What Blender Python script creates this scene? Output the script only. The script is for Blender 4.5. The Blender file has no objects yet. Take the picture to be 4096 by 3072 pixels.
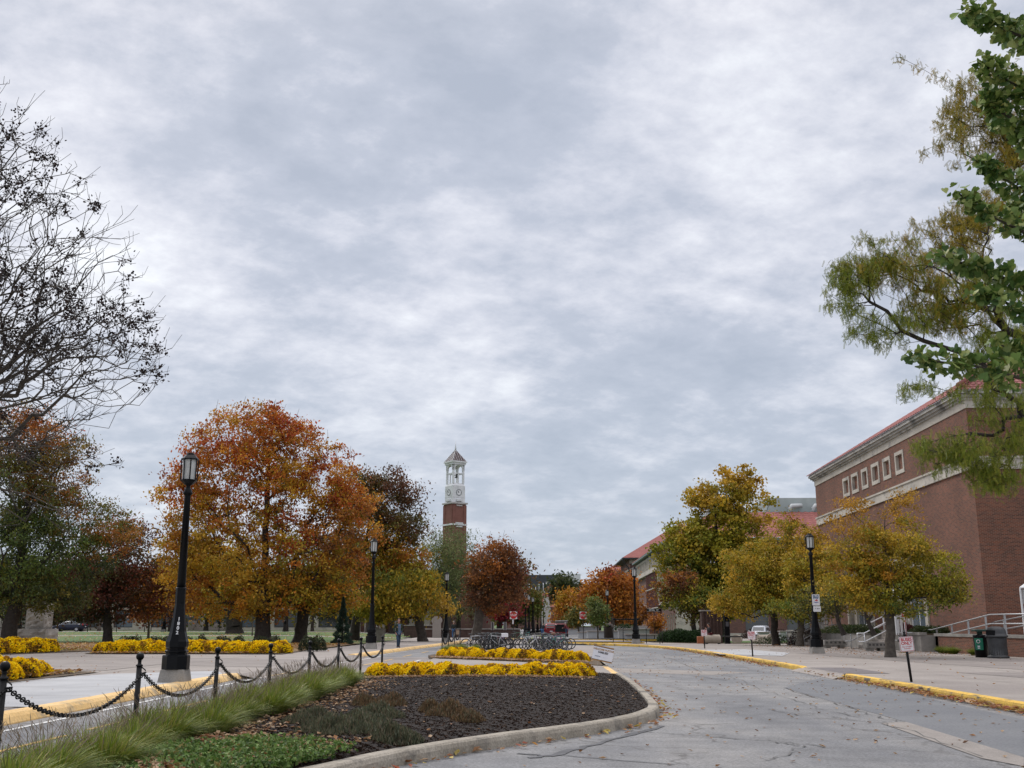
import bpy, math, random
import numpy as np
from mathutils import Vector, Matrix, Euler
R = math.radians
random.seed(7)
scene = bpy.context.scene
COL = scene.collection
# ------------------------------------------------------------------ camera
FPX, PITCH, CAMH = 1040.0, math.atan((625 - 384) / 1040.0), 1.5
cam = bpy.data.cameras.new('camera'); camo = bpy.data.objects.new('camera', cam); COL.objects.link(camo)
cam.sensor_width = 36; cam.lens = FPX / 1024 * 36; cam.clip_end = 6000; cam.clip_start = .1
camo.location = (0, 0, CAMH); camo.rotation_euler = (R(90) + PITCH, 0, 0)
scene.camera = camo
# ------------------------------------------------------------------ world (overcast) and light
SUN_EL, SUN_AZ = R(42), R(-35)
world = bpy.data.worlds.new('World'); scene.world = world; world.use_nodes = True
def build_world():
    nt = world.node_tree; N = nt.nodes; L = nt.links; N.clear()
    out = N.new('ShaderNodeOutputWorld'); bg = N.new('ShaderNodeBackground'); bg.inputs[1].default_value = 1.0
    L.new(bg.outputs[0], out.inputs[0])
    tc = N.new('ShaderNodeTexCoord'); sep = N.new('ShaderNodeSeparateXYZ'); L.new(tc.outputs['Generated'], sep.inputs[0])
    def m(op, a, b=None, c=None, clamp=False):
        n = N.new('ShaderNodeMath'); n.operation = op; n.use_clamp = clamp
        for i, x in enumerate((a, b, c)):
            if x is None: continue
            if isinstance(x, (int, float)): n.inputs[i].default_value = x
            else: L.new(x, n.inputs[i])
        return n.outputs[0]
    X, Y, Z = sep.outputs
    zz = m('ADD', m('MAXIMUM', Z, 0.0), 0.30)
    cmb = N.new('ShaderNodeCombineXYZ'); L.new(m('DIVIDE', X, zz), cmb.inputs[0]); L.new(m('DIVIDE', Y, zz), cmb.inputs[1])
    mp = N.new('ShaderNodeMapping'); L.new(cmb.outputs[0], mp.inputs[0])
    mp.inputs['Rotation'].default_value = (0, 0, R(-28)); mp.inputs['Scale'].default_value = (1.5, 1.75, 1); mp.inputs['Location'].default_value = (3.1, 1.7, 0)
    def noise(sc, det, rough, dist, w=0):
        n = N.new('ShaderNodeTexNoise'); n.inputs['Scale'].default_value = sc; n.inputs['Detail'].default_value = det
        n.inputs['Roughness'].default_value = rough; n.inputs['Distortion'].default_value = dist
        v = N.new('ShaderNodeVectorMath'); v.operation = 'ADD'; v.inputs[1].default_value = (w, w * .7, w * .3)
        L.new(mp.outputs[0], v.inputs[0]); L.new(v.outputs[0], n.inputs['Vector']); return n.outputs['Fac']
    big = noise(1.1, 3, .5, .1, 2.0); mid = noise(2.7, 10, .60, .10, 9.0); fine = noise(13, 8, .62, .1, 4.0); puff = noise(5.6, 8, .58, .1, 6.0)
    # large light and dark cloud masses, by direction
    blobs = None
    def ray(u, v):
        x = (u - 512) / FPX; y = (384 - v) / FPX
        d = Vector((x, math.cos(PITCH) - y * math.sin(PITCH), math.sin(PITCH) + y * math.cos(PITCH))); return d.normalized()
    for u, v, rad, k in SKYBLOBS:
        dn = N.new('ShaderNodeVectorMath'); dn.operation = 'DISTANCE'; L.new(tc.outputs['Generated'], dn.inputs[0]); dn.inputs[1].default_value = ray(u, v)
        dd = m('ADD', dn.outputs['Value'], m('MULTIPLY', m('SUBTRACT', mid, .5), .22))
        g = m('MULTIPLY', m('SUBTRACT', 1.0, m('DIVIDE', dd, rad), clamp=True), k)
        blobs = g if blobs is None else m('ADD', blobs, g)
    f = m('ADD', m('ADD', m('MULTIPLY', m('SUBTRACT', big, .5), .9), m('MULTIPLY', m('SUBTRACT', mid, .5), 1.25)), m('ADD', m('MULTIPLY', m('SUBTRACT', puff, .5), .85), m('MULTIPLY', m('SUBTRACT', fine, .5), .55)))
    f = m('ADD', m('ADD', f, .5), blobs, clamp=True)
    cr = N.new('ShaderNodeValToRGB'); L.new(f, cr.inputs[0]); e = cr.color_ramp.elements
    e[0].position = .02; e[0].color = (.400, .440, .525, 1)
    e[1].position = .97; e[1].color = (.86, .88, .92, 1)
    for p, c in ((.34, (.475, .510, .595, 1)), (.52, (.580, .603, .680, 1)), (.70, (.690, .705, .770, 1))):
        x = cr.color_ramp.elements.new(p); x.color = c
    sky = N.new('ShaderNodeTexSky'); sky.sky_type = 'NISHITA'; sky.sun_disc = False; sky.sun_elevation = SUN_EL; sky.sun_rotation = SUN_AZ
    sm = N.new('ShaderNodeMix'); sm.data_type = 'RGBA'; sm.blend_type = 'MULTIPLY'; sm.inputs[0].default_value = 1
    L.new(sky.outputs[0], sm.inputs[6]); sm.inputs[7].default_value = (.11, .11, .11, 1)
    mx = N.new('ShaderNodeMix'); mx.data_type = 'RGBA'; mx.inputs[0].default_value = .93
    L.new(sm.outputs[2], mx.inputs[6]); L.new(cr.outputs[0], mx.inputs[7])
    # overcast luminance: the high sky out of frame is brighter than the low sky
    mr = N.new('ShaderNodeMapRange'); mr.interpolation_type = 'SMOOTHSTEP'; L.new(Z, mr.inputs[0])
    mr.inputs[1].default_value = .50; mr.inputs[2].default_value = .95; mr.inputs[3].default_value = 1.0; mr.inputs[4].default_value = 2.65
    hz = N.new('ShaderNodeMapRange'); L.new(Z, hz.inputs[0]); hz.inputs[1].default_value = .0; hz.inputs[2].default_value = .30; hz.inputs[3].default_value = .45; hz.inputs[4].default_value = .0
    lo = N.new('ShaderNodeMix'); lo.data_type = 'RGBA'; L.new(hz.outputs[0], lo.inputs[0]); L.new(mx.outputs[2], lo.inputs[6]); lo.inputs[7].default_value = (.38, .465, .56, 1)
    sc = N.new('ShaderNodeVectorMath'); sc.operation = 'SCALE'; L.new(lo.outputs[2], sc.inputs[0]); L.new(mr.outputs[0], sc.inputs['Scale'])
    wm = N.new('ShaderNodeMix'); wm.data_type = 'RGBA'; wm.blend_type = 'MULTIPLY'; wr = N.new('ShaderNodeMapRange'); L.new(Z, wr.inputs[0]); wr.inputs[1].default_value = .5; wr.inputs[2].default_value = .8
    L.new(wr.outputs[0], wm.inputs[0]); L.new(sc.outputs[0], wm.inputs[6]); wm.inputs[7].default_value = (1.06, .985, .90, 1); L.new(wm.outputs[2], bg.inputs[0])
SKYBLOBS = [(740, 110, .20, .34), (480, 215, .10, .30), (420, 330, .12, .12), (100, 260, .16, .20), (610, 310, .07, .16), (380, 70, .22, -.12), (200, 120, .20, -.09),
            (560, 90, .14, -.10), (650, 360, .14, -.14), (880, 90, .10, -.05), (300, 230, .14, -.10), (620, 510, .18, -.10), (60, 90, .12, .10), (820, 300, .14, .10), (640, 180, .10, .1)]
build_world()
sun = bpy.data.lights.new('sun', 'SUN'); suno = bpy.data.objects.new('sun', sun); COL.objects.link(suno)
sun.energy = 1.25; sun.angle = R(18); sun.color = (1, .965, .92); suno.rotation_euler = (R(90) - SUN_EL, 0, R(180) - SUN_AZ + R(0))
scene.view_settings.view_transform = 'Standard'; scene.view_settings.look = 'None'; scene.view_settings.exposure = 0.22; scene.view_settings.gamma = 1
scene.cycles.max_bounces = 5; scene.cycles.diffuse_bounces = 3; scene.cycles.transparent_max_bounces = 4
# ------------------------------------------------------------------ geometry of the place
def ss(a, b, x):
    t = min(1, max(0, (x - a) / (b - a))); return t * t * (3 - 2 * t)
def gz(x, y):
    z = 0.0
    if x < -9: z += .5 * ss(70, 150, y) * ss(-9, -26, x)
    if x > 7: z -= .45 * ss(60, 135, y) * ss(7, 18, x)
    return z
def ray(u, v):
    x = (u - 512) / FPX; y = (384 - v) / FPX
    return Vector((x, math.cos(PITCH) - y * math.sin(PITCH), math.sin(PITCH) + y * math.cos(PITCH)))
def at(u, v, Y):
    d = ray(u, v); t = Y / d.y; return Vector((d.x * t, Y, CAMH + d.z * t))
def G(u, v, off=0.0):
    d = ray(u, v); z = off; p = None
    for _ in range(12):
        t = (z - CAMH) / d.z; p = Vector((d.x * t, d.y * t, z)); z = gz(p.x, p.y) + off
    return p
# ------------------------------------------------------------------ objects
def props(o, label=None, cat=None, group=None, kind=None):
    if label: o['label'] = label
    if cat: o['category'] = cat
    if group: o['group'] = group
    if kind: o['kind'] = kind
    return o
def thing(name, label, cat, loc=(0, 0, 0), rz=0, group=None):
    o = bpy.data.objects.new(name, None); COL.objects.link(o); o.location = loc; o.rotation_euler = (0, 0, rz)
    o.empty_display_size = .2
    return props(o, label, cat, group)
def dup(root, loc=None, rz=None, label=None, group=None, parent=None):
    c = root.copy(); COL.objects.link(c)
    if parent is not None: c.parent = parent
    if loc is not None: c.location = loc
    if rz is not None: c.rotation_euler = (0, 0, rz)
    if label: c['label'] = label
    if group: c['group'] = group
    for ch in list(root.children): dup(ch, parent=c)
    return c
class MB:
    def __init__(s): s.v = []; s.f = []; s.mi = []; s.M = None; s.m = 0; s.sm = []; s.smooth = False
    def vv(s, pts):
        b = len(s.v)
        for p in pts:
            p = Vector(p)
            if s.M is not None: p = s.M @ p
            s.v.append(p[:])
        return b
    def ff(s, f, b=0): s.f.append([i + b for i in f]); s.mi.append(s.m); s.sm.append(s.smooth)
    def quad(s, a, b, c, d): k = s.vv((a, b, c, d)); s.ff((0, 1, 2, 3), k)
    def box(s, x0, x1, y0, y1, z0, z1):
        k = s.vv([(x0, y0, z0), (x1, y0, z0), (x1, y1, z0), (x0, y1, z0), (x0, y0, z1), (x1, y0, z1), (x1, y1, z1), (x0, y1, z1)])
        for f in ((3, 2, 1, 0), (4, 5, 6, 7), (0, 1, 5, 4), (1, 2, 6, 5), (2, 3, 7, 6), (3, 0, 4, 7)): s.ff(f, k)
        return s
    def bbox(s, x0, x1, y0, y1, z0, z1, b=.01):   # box with chamfered upright and top edges
        pr = lambda i, z: [(x0 + i + b, y0 + i, z), (x1 - i - b, y0 + i, z), (x1 - i, y0 + i + b, z), (x1 - i, y1 - i - b, z), (x1 - i - b, y1 - i, z), (x0 + i + b, y1 - i, z), (x0 + i, y1 - i - b, z), (x0 + i, y0 + i + b, z)]
        k = s.vv(pr(0, z0) + pr(0, z1 - b) + pr(b, z1))
        for r in range(2):
            for i in range(8): s.ff((r * 8 + i, r * 8 + (i + 1) % 8, r * 8 + 8 + (i + 1) % 8, r * 8 + 8 + i), k)
        s.ff(range(16, 24), k); s.ff(tuple(range(7, -1, -1)), k); return s
    def prism(s, poly, z0, z1, bot=True):
        n = len(poly); k = s.vv([(p[0], p[1], z0) for p in poly] + [(p[0], p[1], z1) for p in poly])
        for i in range(n): s.ff((i, (i + 1) % n, n + (i + 1) % n, n + i), k)
        s.ff(range(n, 2 * n), k)
        if bot: s.ff(range(n - 1, -1, -1), k)
        return s
    def tube(s, pts, r, n=8, cap=True):
        pts = [Vector(p) for p in pts]; rr = r if isinstance(r, (list, tuple)) else [r] * len(pts); rings = []
        ref = None
        for i, p in enumerate(pts):
            t = (pts[min(i + 1, len(pts) - 1)] - pts[max(i - 1, 0)])
            t = t.normalized() if t.length > 1e-9 else Vector((0, 0, 1))
            if ref is None: ref = Vector((0, 0, 1)) if abs(t.z) < .9 else Vector((1, 0, 0))
            a = t.cross(ref)
            if a.length < 1e-4: a = t.cross(Vector((0, 1, 0)))
            a.normalize(); b = t.cross(a); ref = -b if False else ref
            rings.append(s.vv([p + (a * math.cos(2 * math.pi * j / n) + b * math.sin(2 * math.pi * j / n)) * rr[i] for j in range(n)]))
        sm = s.smooth; s.smooth = n > 4
        for q in range(len(rings) - 1):
            for j in range(n): s.ff((rings[q] + j, rings[q] + (j + 1) % n, rings[q + 1] + (j + 1) % n, rings[q + 1] + j))
        s.smooth = sm
        if cap: s.ff(range(rings[0] + n - 1, rings[0] - 1, -1)); s.ff(range(rings[-1], rings[-1] + n))
        return s
    def lathe(s, prof, n=16, c=(0, 0, 0), ph=0, smooth=True):
        rings = [s.vv([(c[0] + r * math.cos(ph + 2 * math.pi * j / n), c[1] + r * math.sin(ph + 2 * math.pi * j / n), c[2] + z) for j in range(n)]) for r, z in prof]
        sm = s.smooth; s.smooth = smooth
        for q in range(len(rings) - 1):
            for j in range(n): s.ff((rings[q] + j, rings[q] + (j + 1) % n, rings[q + 1] + (j + 1) % n, rings[q + 1] + j))
        s.smooth = sm
        s.ff(range(rings[0] + n - 1, rings[0] - 1, -1)); s.ff(range(rings[-1], rings[-1] + n)); return s
    def torus(s, c, R1, r, n=24, m=6, axis='y'):
        pts = []
        for i in range(n):
            a = 2 * math.pi * i / n
            for j in range(m):
                b = 2 * math.pi * j / m; q = R1 + r * math.cos(b); w = r * math.sin(b)
                if axis == 'y': pts.append((c[0] + q * math.cos(a), c[1] + w, c[2] + q * math.sin(a)))
                elif axis == 'z': pts.append((c[0] + q * math.cos(a), c[1] + q * math.sin(a), c[2] + w))
                else: pts.append((c[0] + w, c[1] + q * math.cos(a), c[2] + q * math.sin(a)))
        k = s.vv(pts); sm = s.smooth; s.smooth = True
        for i in range(n):
            for j in range(m): s.ff((i * m + j, ((i + 1) % n) * m + j, ((i + 1) % n) * m + (j + 1) % m, i * m + (j + 1) % m), k)
        s.smooth = sm; return s
    def ball(s, c, r, n=10, m=7):
        r = r if isinstance(r, (tuple, list)) else (r, r, r); rings = []
        sm = s.smooth; s.smooth = True
        for i in range(1, m):
            t = math.pi * i / m; rings.append(s.vv([(c[0] + r[0] * math.sin(t) * math.cos(2 * math.pi * j / n), c[1] + r[1] * math.sin(t) * math.sin(2 * math.pi * j / n), c[2] - r[2] * math.cos(t)) for j in range(n)]))
        k = s.vv([(c[0], c[1], c[2] - r[2]), (c[0], c[1], c[2] + r[2])])
        for q in range(len(rings) - 1):
            for j in range(n): s.ff((rings[q] + j, rings[q] + (j + 1) % n, rings[q + 1] + (j + 1) % n, rings[q + 1] + j))
        for j in range(n): s.ff((k, rings[0] + (j + 1) % n, rings[0] + j)); s.ff((k + 1, rings[-1] + j, rings[-1] + (j + 1) % n))
        s.smooth = sm; return s
    def build(s, name, mat, parent=None, uv=True):
        me = bpy.data.meshes.new(name); me.from_pydata(s.v, [], s.f)
        mats = mat if isinstance(mat, (list, tuple)) else [mat]
        for m_ in mats: me.materials.append(m_)
        me.polygons.foreach_set('material_index', s.mi); me.polygons.foreach_set('use_smooth', s.sm)
        if uv: uvm(me)
        me.update(); o = bpy.data.objects.new(name, me); COL.objects.link(o)
        if parent is not None: o.parent = parent
        return o
def uvm(me):
    if not len(me.polygons): return
    l = me.uv_layers.new(name='m').data; vs = me.vertices; buf = []
    for p in me.polygons:
        n = p.normal
        if abs(n.z) > .75:
            for i in p.vertices: c = vs[i].co; buf += [c.x, c.y]
        else:
            h = math.hypot(n.x, n.y); tx, ty = -n.y / h, n.x / h
            if abs(tx) > abs(ty): 
                if tx < 0: tx, ty = -tx, -ty
            elif ty < 0: tx, ty = -tx, -ty
            for i in p.vertices: c = vs[i].co; buf += [c.x * tx + c.y * ty, c.z]
    l.foreach_set('uv', buf)
def mesh_np(name, V, F, mat, parent=None, col=None, smooth=False):
    V = np.asarray(V, dtype=np.float32); F = np.asarray(F, dtype=np.int32); k = F.shape[1]
    me = bpy.data.meshes.new(name); me.vertices.add(len(V)); me.vertices.foreach_set('co', V.ravel())
    me.loops.add(F.size); me.loops.foreach_set('vertex_index', F.ravel()); me.polygons.add(len(F))
    me.polygons.foreach_set('loop_start', np.arange(0, F.size, k, dtype=np.int32))
    me.polygons.foreach_set('use_smooth', np.full(len(F), smooth, dtype=bool))
    if col is not None:
        a = me.attributes.new('Col', 'FLOAT_COLOR', 'POINT'); c = np.ones((len(V), 4), dtype=np.float32); c[:, :3] = col; a.data.foreach_set('color', c.ravel())
    me.materials.append(mat); me.update(calc_edges=True); me.validate()
    o = bpy.data.objects.new(name, me); COL.objects.link(o)
    if parent is not None: o.parent = parent
    return o
# ------------------------------------------------------------------ materials
MATS = {}
def mat(name, col=(.5, .5, .5), rough=.7, metal=0, emit=None, es=1, spec=None, alpha=None):
    if name in MATS: return MATS[name]
    m = bpy.data.materials.new(name); m.use_nodes = True; b = m.node_tree.nodes['Principled BSDF']
    b.inputs['Base Color'].default_value = (*col, 1); b.inputs['Roughness'].default_value = rough; b.inputs['Metallic'].default_value = metal
    if spec is not None: b.inputs['Specular IOR Level'].default_value = spec
    if emit: b.inputs['Emission Color'].default_value = (*emit, 1); b.inputs['Emission Strength'].default_value = es
    MATS[name] = m; return m
def nz(name, c1, c2, scale=3, rough=.8, bump=.0, det=6, c3=None, s2=None, metal=0, coord='Object', pos=(.35, .65), fine=None, bd=.02, spec=None):
    """two (three) colours mixed by noise, with optional fine grain and bump"""
    if name in MATS: return MATS[name]
    m = mat(name, c1, rough, metal, spec=spec); nt = m.node_tree; N = nt.nodes; L = nt.links; b = N['Principled BSDF']
    tc = N.new('ShaderNodeTexCoord'); n = N.new('ShaderNodeTexNoise'); n.inputs['Scale'].default_value = scale; n.inputs['Detail'].default_value = det; n.inputs['Roughness'].default_value = .62
    L.new(tc.outputs[coord], n.inputs['Vector']); cr = N.new('ShaderNodeValToRGB'); e = cr.color_ramp.elements
    e[0].position = pos[0]; e[0].color = (*c1, 1); e[1].position = pos[1]; e[1].color = (*c2, 1); L.new(n.outputs['Fac'], cr.inputs[0]); out = cr.outputs[0]; h = n.outputs['Fac']
    if c3:
        n2 = N.new('ShaderNodeTexNoise'); n2.inputs['Scale'].default_value = s2; n2.inputs['Detail'].default_value = 5; L.new(tc.outputs[coord], n2.inputs['Vector'])
        r2 = N.new('ShaderNodeValToRGB'); r2.color_ramp.elements[0].position = .54; r2.color_ramp.elements[1].position = .66; L.new(n2.outputs['Fac'], r2.inputs[0])
        mx = N.new('ShaderNodeMix'); mx.data_type = 'RGBA'; L.new(r2.outputs[0], mx.inputs[0]); L.new(out, mx.inputs[6]); mx.inputs[7].default_value = (*c3, 1); out = mx.outputs[2]
    if fine:
        n3 = N.new('ShaderNodeTexNoise'); n3.inputs['Scale'].default_value = fine[0]; n3.inputs['Detail'].default_value = 3; L.new(tc.outputs[coord], n3.inputs['Vector'])
        mr = N.new('ShaderNodeMapRange'); L.new(n3.outputs['Fac'], mr.inputs[0]); mr.inputs[1].default_value = .3; mr.inputs[2].default_value = .7; mr.inputs[3].default_value = 1 - fine[1]; mr.inputs[4].default_value = 1 + fine[1]
        sc = N.new('ShaderNodeVectorMath'); sc.operation = 'SCALE'; L.new(out, sc.inputs[0]); L.new(mr.outputs[0], sc.inputs['Scale']); out = sc.outputs[0]; h = n3.outputs['Fac']
    L.new(out, b.inputs['Base Color'])
    if bump: bp = N.new('ShaderNodeBump'); bp.inputs['Strength'].default_value = bump; bp.inputs['Distance'].default_value = bd; L.new(h, bp.inputs['Height']); L.new(bp.outputs[0], b.inputs['Normal'])
    return m
def brickmat(name, c1, c2, mort, scale=1, w=.215, h=.0677, ms=.011, off=.5, var=.5, rough=.85):
    if name in MATS: return MATS[name]
    m = mat(name, c1, rough); nt = m.node_tree; N = nt.nodes; L = nt.links; b = N['Principled BSDF']
    uv = N.new('ShaderNodeUVMap'); uv.uv_map = 'm'; br = N.new('ShaderNodeTexBrick'); L.new(uv.outputs[0], br.inputs['Vector'])
    br.inputs['Scale'].default_value = scale; br.inputs['Brick Width'].default_value = w; br.inputs['Row Height'].default_value = h; br.inputs['Mortar Size'].default_value = ms
    br.inputs['Mortar Smooth'].default_value = .2; br.inputs['Color1'].default_value = (*c1, 1); br.inputs['Color2'].default_value = (*c2, 1); br.inputs['Mortar'].default_value = (*mort, 1); br.offset = off
    n = N.new('ShaderNodeTexNoise'); n.inputs['Scale'].default_value = .35; n.inputs['Detail'].default_value = 6; L.new(uv.outputs[0], n.inputs['Vector'])
    mr = N.new('ShaderNodeMapRange'); L.new(n.outputs['Fac'], mr.inputs[0]); mr.inputs[1].default_value = .3; mr.inputs[2].default_value = .7; mr.inputs[3].default_value = .8; mr.inputs[4].default_value = 1.2
    sc = N.new('ShaderNodeVectorMath'); sc.operation = 'SCALE'; L.new(br.outputs['Color'], sc.inputs[0]); L.new(mr.outputs[0], sc.inputs['Scale']); L.new(sc.outputs[0], b.inputs['Base Color'])
    bp = N.new('ShaderNodeBump'); bp.inputs['Strength'].default_value = .5; bp.inputs['Distance'].default_value = .01; bp.invert = True; L.new(br.outputs['Fac'], bp.inputs['Height']); L.new(bp.outputs[0], b.inputs['Normal'])
    return m
def leafmat(name, trans=.28, rough=.55, gloss=.3):
    if name in MATS: return MATS[name]
    m = bpy.data.materials.new(name); m.use_nodes = True; nt = m.node_tree; N = nt.nodes; L = nt.links; b = N['Principled BSDF']; out = N['Material Output']
    at_ = N.new('ShaderNodeAttribute'); at_.attribute_name = 'Col'; b.inputs['Roughness'].default_value = rough; b.inputs['Specular IOR Level'].default_value = gloss
    L.new(at_.outputs['Color'], b.inputs['Base Color']); t = N.new('ShaderNodeBsdfTranslucent'); L.new(at_.outputs['Color'], t.inputs[0])
    mx = N.new('ShaderNodeMixShader'); mx.inputs[0].default_value = trans; L.new(b.outputs[0], mx.inputs[1]); L.new(t.outputs[0], mx.inputs[2]); L.new(mx.outputs[0], out.inputs[0])
    MATS[name] = m; return m
BLACK = mat('black_paint', (.005, .0055, .007), .34, spec=.16)
BLACKW = nz('black_iron', (.005, .005, .006), (.012, .012, .013), 20, .5, spec=.25)
STEEL = nz('galvanised_steel', (.36, .37, .38), (.46, .47, .48), 8, .42, metal=.7)
ALU = nz('aluminium', (.62, .63, .65), (.70, .71, .73), 8, .35, metal=.6)
CONC = nz('concrete', (.262, .232, .208), (.325, .290, .262), .5, .9, .15, fine=(22, .14), c3=(.255, .225, .205), s2=.13)
CONCD = nz('weathered_concrete', (.20, .19, .175), (.33, .31, .28), 1.2, .92, .3, fine=(40, .15))
CONCL = nz('new_concrete', (.37, .375, .385), (.43, .435, .44), .8, .9, .1, fine=(50, .07))
PAVE = nz('aged_pavement', (.215, .188, .172), (.275, .245, .222), .6, .9, .15, fine=(55, .12), c3=(.18, .158, .148), s2=.25)
KERBC = nz('kerb_concrete', (.25, .22, .175), (.38, .34, .28), 1.5, .92, .5, fine=(35, .22), c3=(.13, .12, .105), s2=2.2)
KERBY = nz('kerb_yellow_pale', (.72, .46, .17), (.80, .55, .25), 1.2, .8, .2, fine=(20, .16), c3=(.44, .33, .19), s2=1.8)
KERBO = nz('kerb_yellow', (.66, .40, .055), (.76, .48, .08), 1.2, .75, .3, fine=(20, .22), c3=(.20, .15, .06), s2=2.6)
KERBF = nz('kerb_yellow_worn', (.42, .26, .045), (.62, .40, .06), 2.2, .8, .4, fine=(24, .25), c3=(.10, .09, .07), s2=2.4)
LIME = nz('limestone', (.44, .40, .34), (.56, .52, .45), .7, .85, .1, c3=(.33, .31, .28), s2=1.1)
LIMEW = nz('weathered_limestone', (.33, .32, .29), (.52, .50, .46), 1.4, .88, .3, c3=(.16, .155, .145), s2=.9)
ROUGHST = nz('rough_stone', (.27, .255, .235), (.44, .42, .385), 1.4, .9, .9, c3=(.20, .19, .175), s2=.8, bd=.15)
BRICK = brickmat('red_brick', (.215, .067, .034), (.085, .031, .020), (.22, .150, .108), ms=.010)
BRICKF = brickmat('brown_brick', (.17, .072, .055), (.10, .045, .037), (.22, .16, .135), w=.3, h=.1)
BRICKT = nz('tower_brick', (.19, .080, .062), (.23, .10, .078), .6, .9, fine=(6, .1))
TILE = nz('clay_roof_tile', (.235, .075, .066), (.33, .125, .112), 1.2, .75, .3, fine=(8, .22))
TILEF = nz('clay_roof_far', (.25, .080, .068), (.31, .105, .09), .8, .8)
GLASS = mat('dark_glass', (.012, .016, .02), .08, spec=.8)
GLASSB = mat('bluish_glass', (.10, .13, .16), .1, spec=.8)
GLASSG = mat('grey_blind_glass', (.13, .14, .15), .3)
FROST = nz('frosted_glass', (.52, .53, .52), (.66, .66, .64), 5, .35)
WHITE = mat('white_paint', (.75, .76, .77), .5)
WHITEW = nz('worn_white_paint', (.62, .62, .60), (.74, .74, .72), 6, .6, c3=(.42, .41, .39), s2=9)
YELW = nz('worn_yellow_paint', (.60, .36, .10), (.70, .45, .14), 5, .7, c3=(.38, .32, .22), s2=6)
TARM = nz('tar_seal', (.055, .056, .060), (.10, .10, .105), 6, .7)
BARK = nz('bark', (.060, .048, .038), (.125, .105, .085), 6, .95, .8, c3=(.09, .085, .07), s2=3, bd=.05)
BARKD = nz('dark_bark', (.030, .024, .020), (.060, .050, .042), 6, .95, .8, bd=.05)
BARKG = nz('grey_bark', (.060, .050, .042), (.115, .098, .082), 5, .95, .8, bd=.05)
LEAF = leafmat('leaf'); LEAFN = leafmat('leaf_thick', .18, .5, .3)
PETAL = leafmat('petal', .25, .9, .0)
def asphalt():
    m = mat('asphalt', (.2, .2, .2), .85); nt = m.node_tree; N = nt.nodes; L = nt.links; b = N['Principled BSDF']; tc = N.new('ShaderNodeTexCoord'); V = tc.outputs['Object']
    def noise(s, d, r=.6, vec=None):
        n = N.new('ShaderNodeTexNoise'); n.inputs['Scale'].default_value = s; n.inputs['Detail'].default_value = d; n.inputs['Roughness'].default_value = r; L.new(vec or V, n.inputs['Vector']); return n
    def mapr(x, a, c, o1, o2):
        q = N.new('ShaderNodeMapRange'); L.new(x, q.inputs[0])
        for i, k in enumerate((a, c, o1, o2)): q.inputs[i + 1].default_value = k
        return q.outputs[0]
    mp = N.new('ShaderNodeMapping'); mp.inputs['Scale'].default_value = (.55, .18, 1); L.new(V, mp.inputs[0])
    big = noise(1.0, 5, .6, mp.outputs[0]); cr = N.new('ShaderNodeValToRGB'); e = cr.color_ramp.elements; L.new(big.outputs['Fac'], cr.inputs[0])
    e[0].position = .36; e[0].color = (.148, .150, .156, 1); e[1].position = .66; e[1].color = (.245, .236, .226, 1)
    k = cr.color_ramp.elements.new(.5); k.color = (.192, .191, .192, 1)
    g2 = noise(1.3, 6, .7); g2 = noise(1.3, 6, .7); gr = noise(26, 6, .85); out = N.new('ShaderNodeVectorMath'); out.operation = 'SCALE'; L.new(cr.outputs[0], out.inputs[0]); gm = N.new('ShaderNodeMath'); gm.operation = 'MULTIPLY'; L.new(mapr(gr.outputs['Fac'], .35, .65, .5, 1.5), gm.inputs[0]); L.new(mapr(g2.outputs['Fac'], .35, .65, .82, 1.16), gm.inputs[1]); L.new(gm.outputs[0], out.inputs['Scale'])
    # hairline cracks: thin voronoi edges, bent by noise, broken up by a mask
    dist = noise(.9, 4); add = N.new('ShaderNodeVectorMath'); add.operation = 'MULTIPLY_ADD'; L.new(dist.outputs['Color'], add.inputs[0]); add.inputs[1].default_value = (1.6, 1.6, 0); L.new(V, add.inputs[2])
    vo = N.new('ShaderNodeTexVoronoi'); vo.feature = 'DISTANCE_TO_EDGE'; vo.inputs['Scale'].default_value = .33; L.new(add.outputs[0], vo.inputs['Vector'])
    cm = noise(.35, 3); c1 = N.new('ShaderNodeMath'); c1.operation = 'MULTIPLY'; L.new(mapr(vo.outputs['Distance'], .004, .012, 1, 0), c1.inputs[0]); L.new(mapr(cm.outputs['Fac'], .42, .50, 0, .6), c1.inputs[1])
    mx = N.new('ShaderNodeMix'); mx.data_type = 'RGBA'; L.new(c1.outputs[0], mx.inputs[0]); L.new(out.outputs[0], mx.inputs[6]); mx.inputs[7].default_value = (.07, .065, .06, 1)
    L.new(mx.outputs[2], b.inputs['Base Color']); bp = N.new('ShaderNodeBump'); bp.inputs['Strength'].default_value = .35; bp.inputs['Distance'].default_value = .01; L.new(gr.outputs['Fac'], bp.inputs['Height']); L.new(bp.outputs[0], b.inputs['Normal'])
    return m
ASPH = asphalt()
LAWN = nz('lawn', (.050, .100, .018), (.080, .140, .028), .5, .95, .3, c3=(.17, .14, .05), s2=.12, fine=(6, .25))
LEAFL = nz('leaf_litter_ground', (.16, .095, .05), (.27, .17, .08), 1.5, .95, .5, fine=(9, .35), c3=(.12, .12, .045), s2=.35)
MULCH = nz('mulch', (.012, .008, .006), (.028, .018, .013), 7, .95, 1.0, fine=(38, .5), bd=.04)
SOIL = nz('soil_leaves', (.060, .042, .028), (.13, .09, .05), 5, .95, .8, fine=(28, .4))
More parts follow.
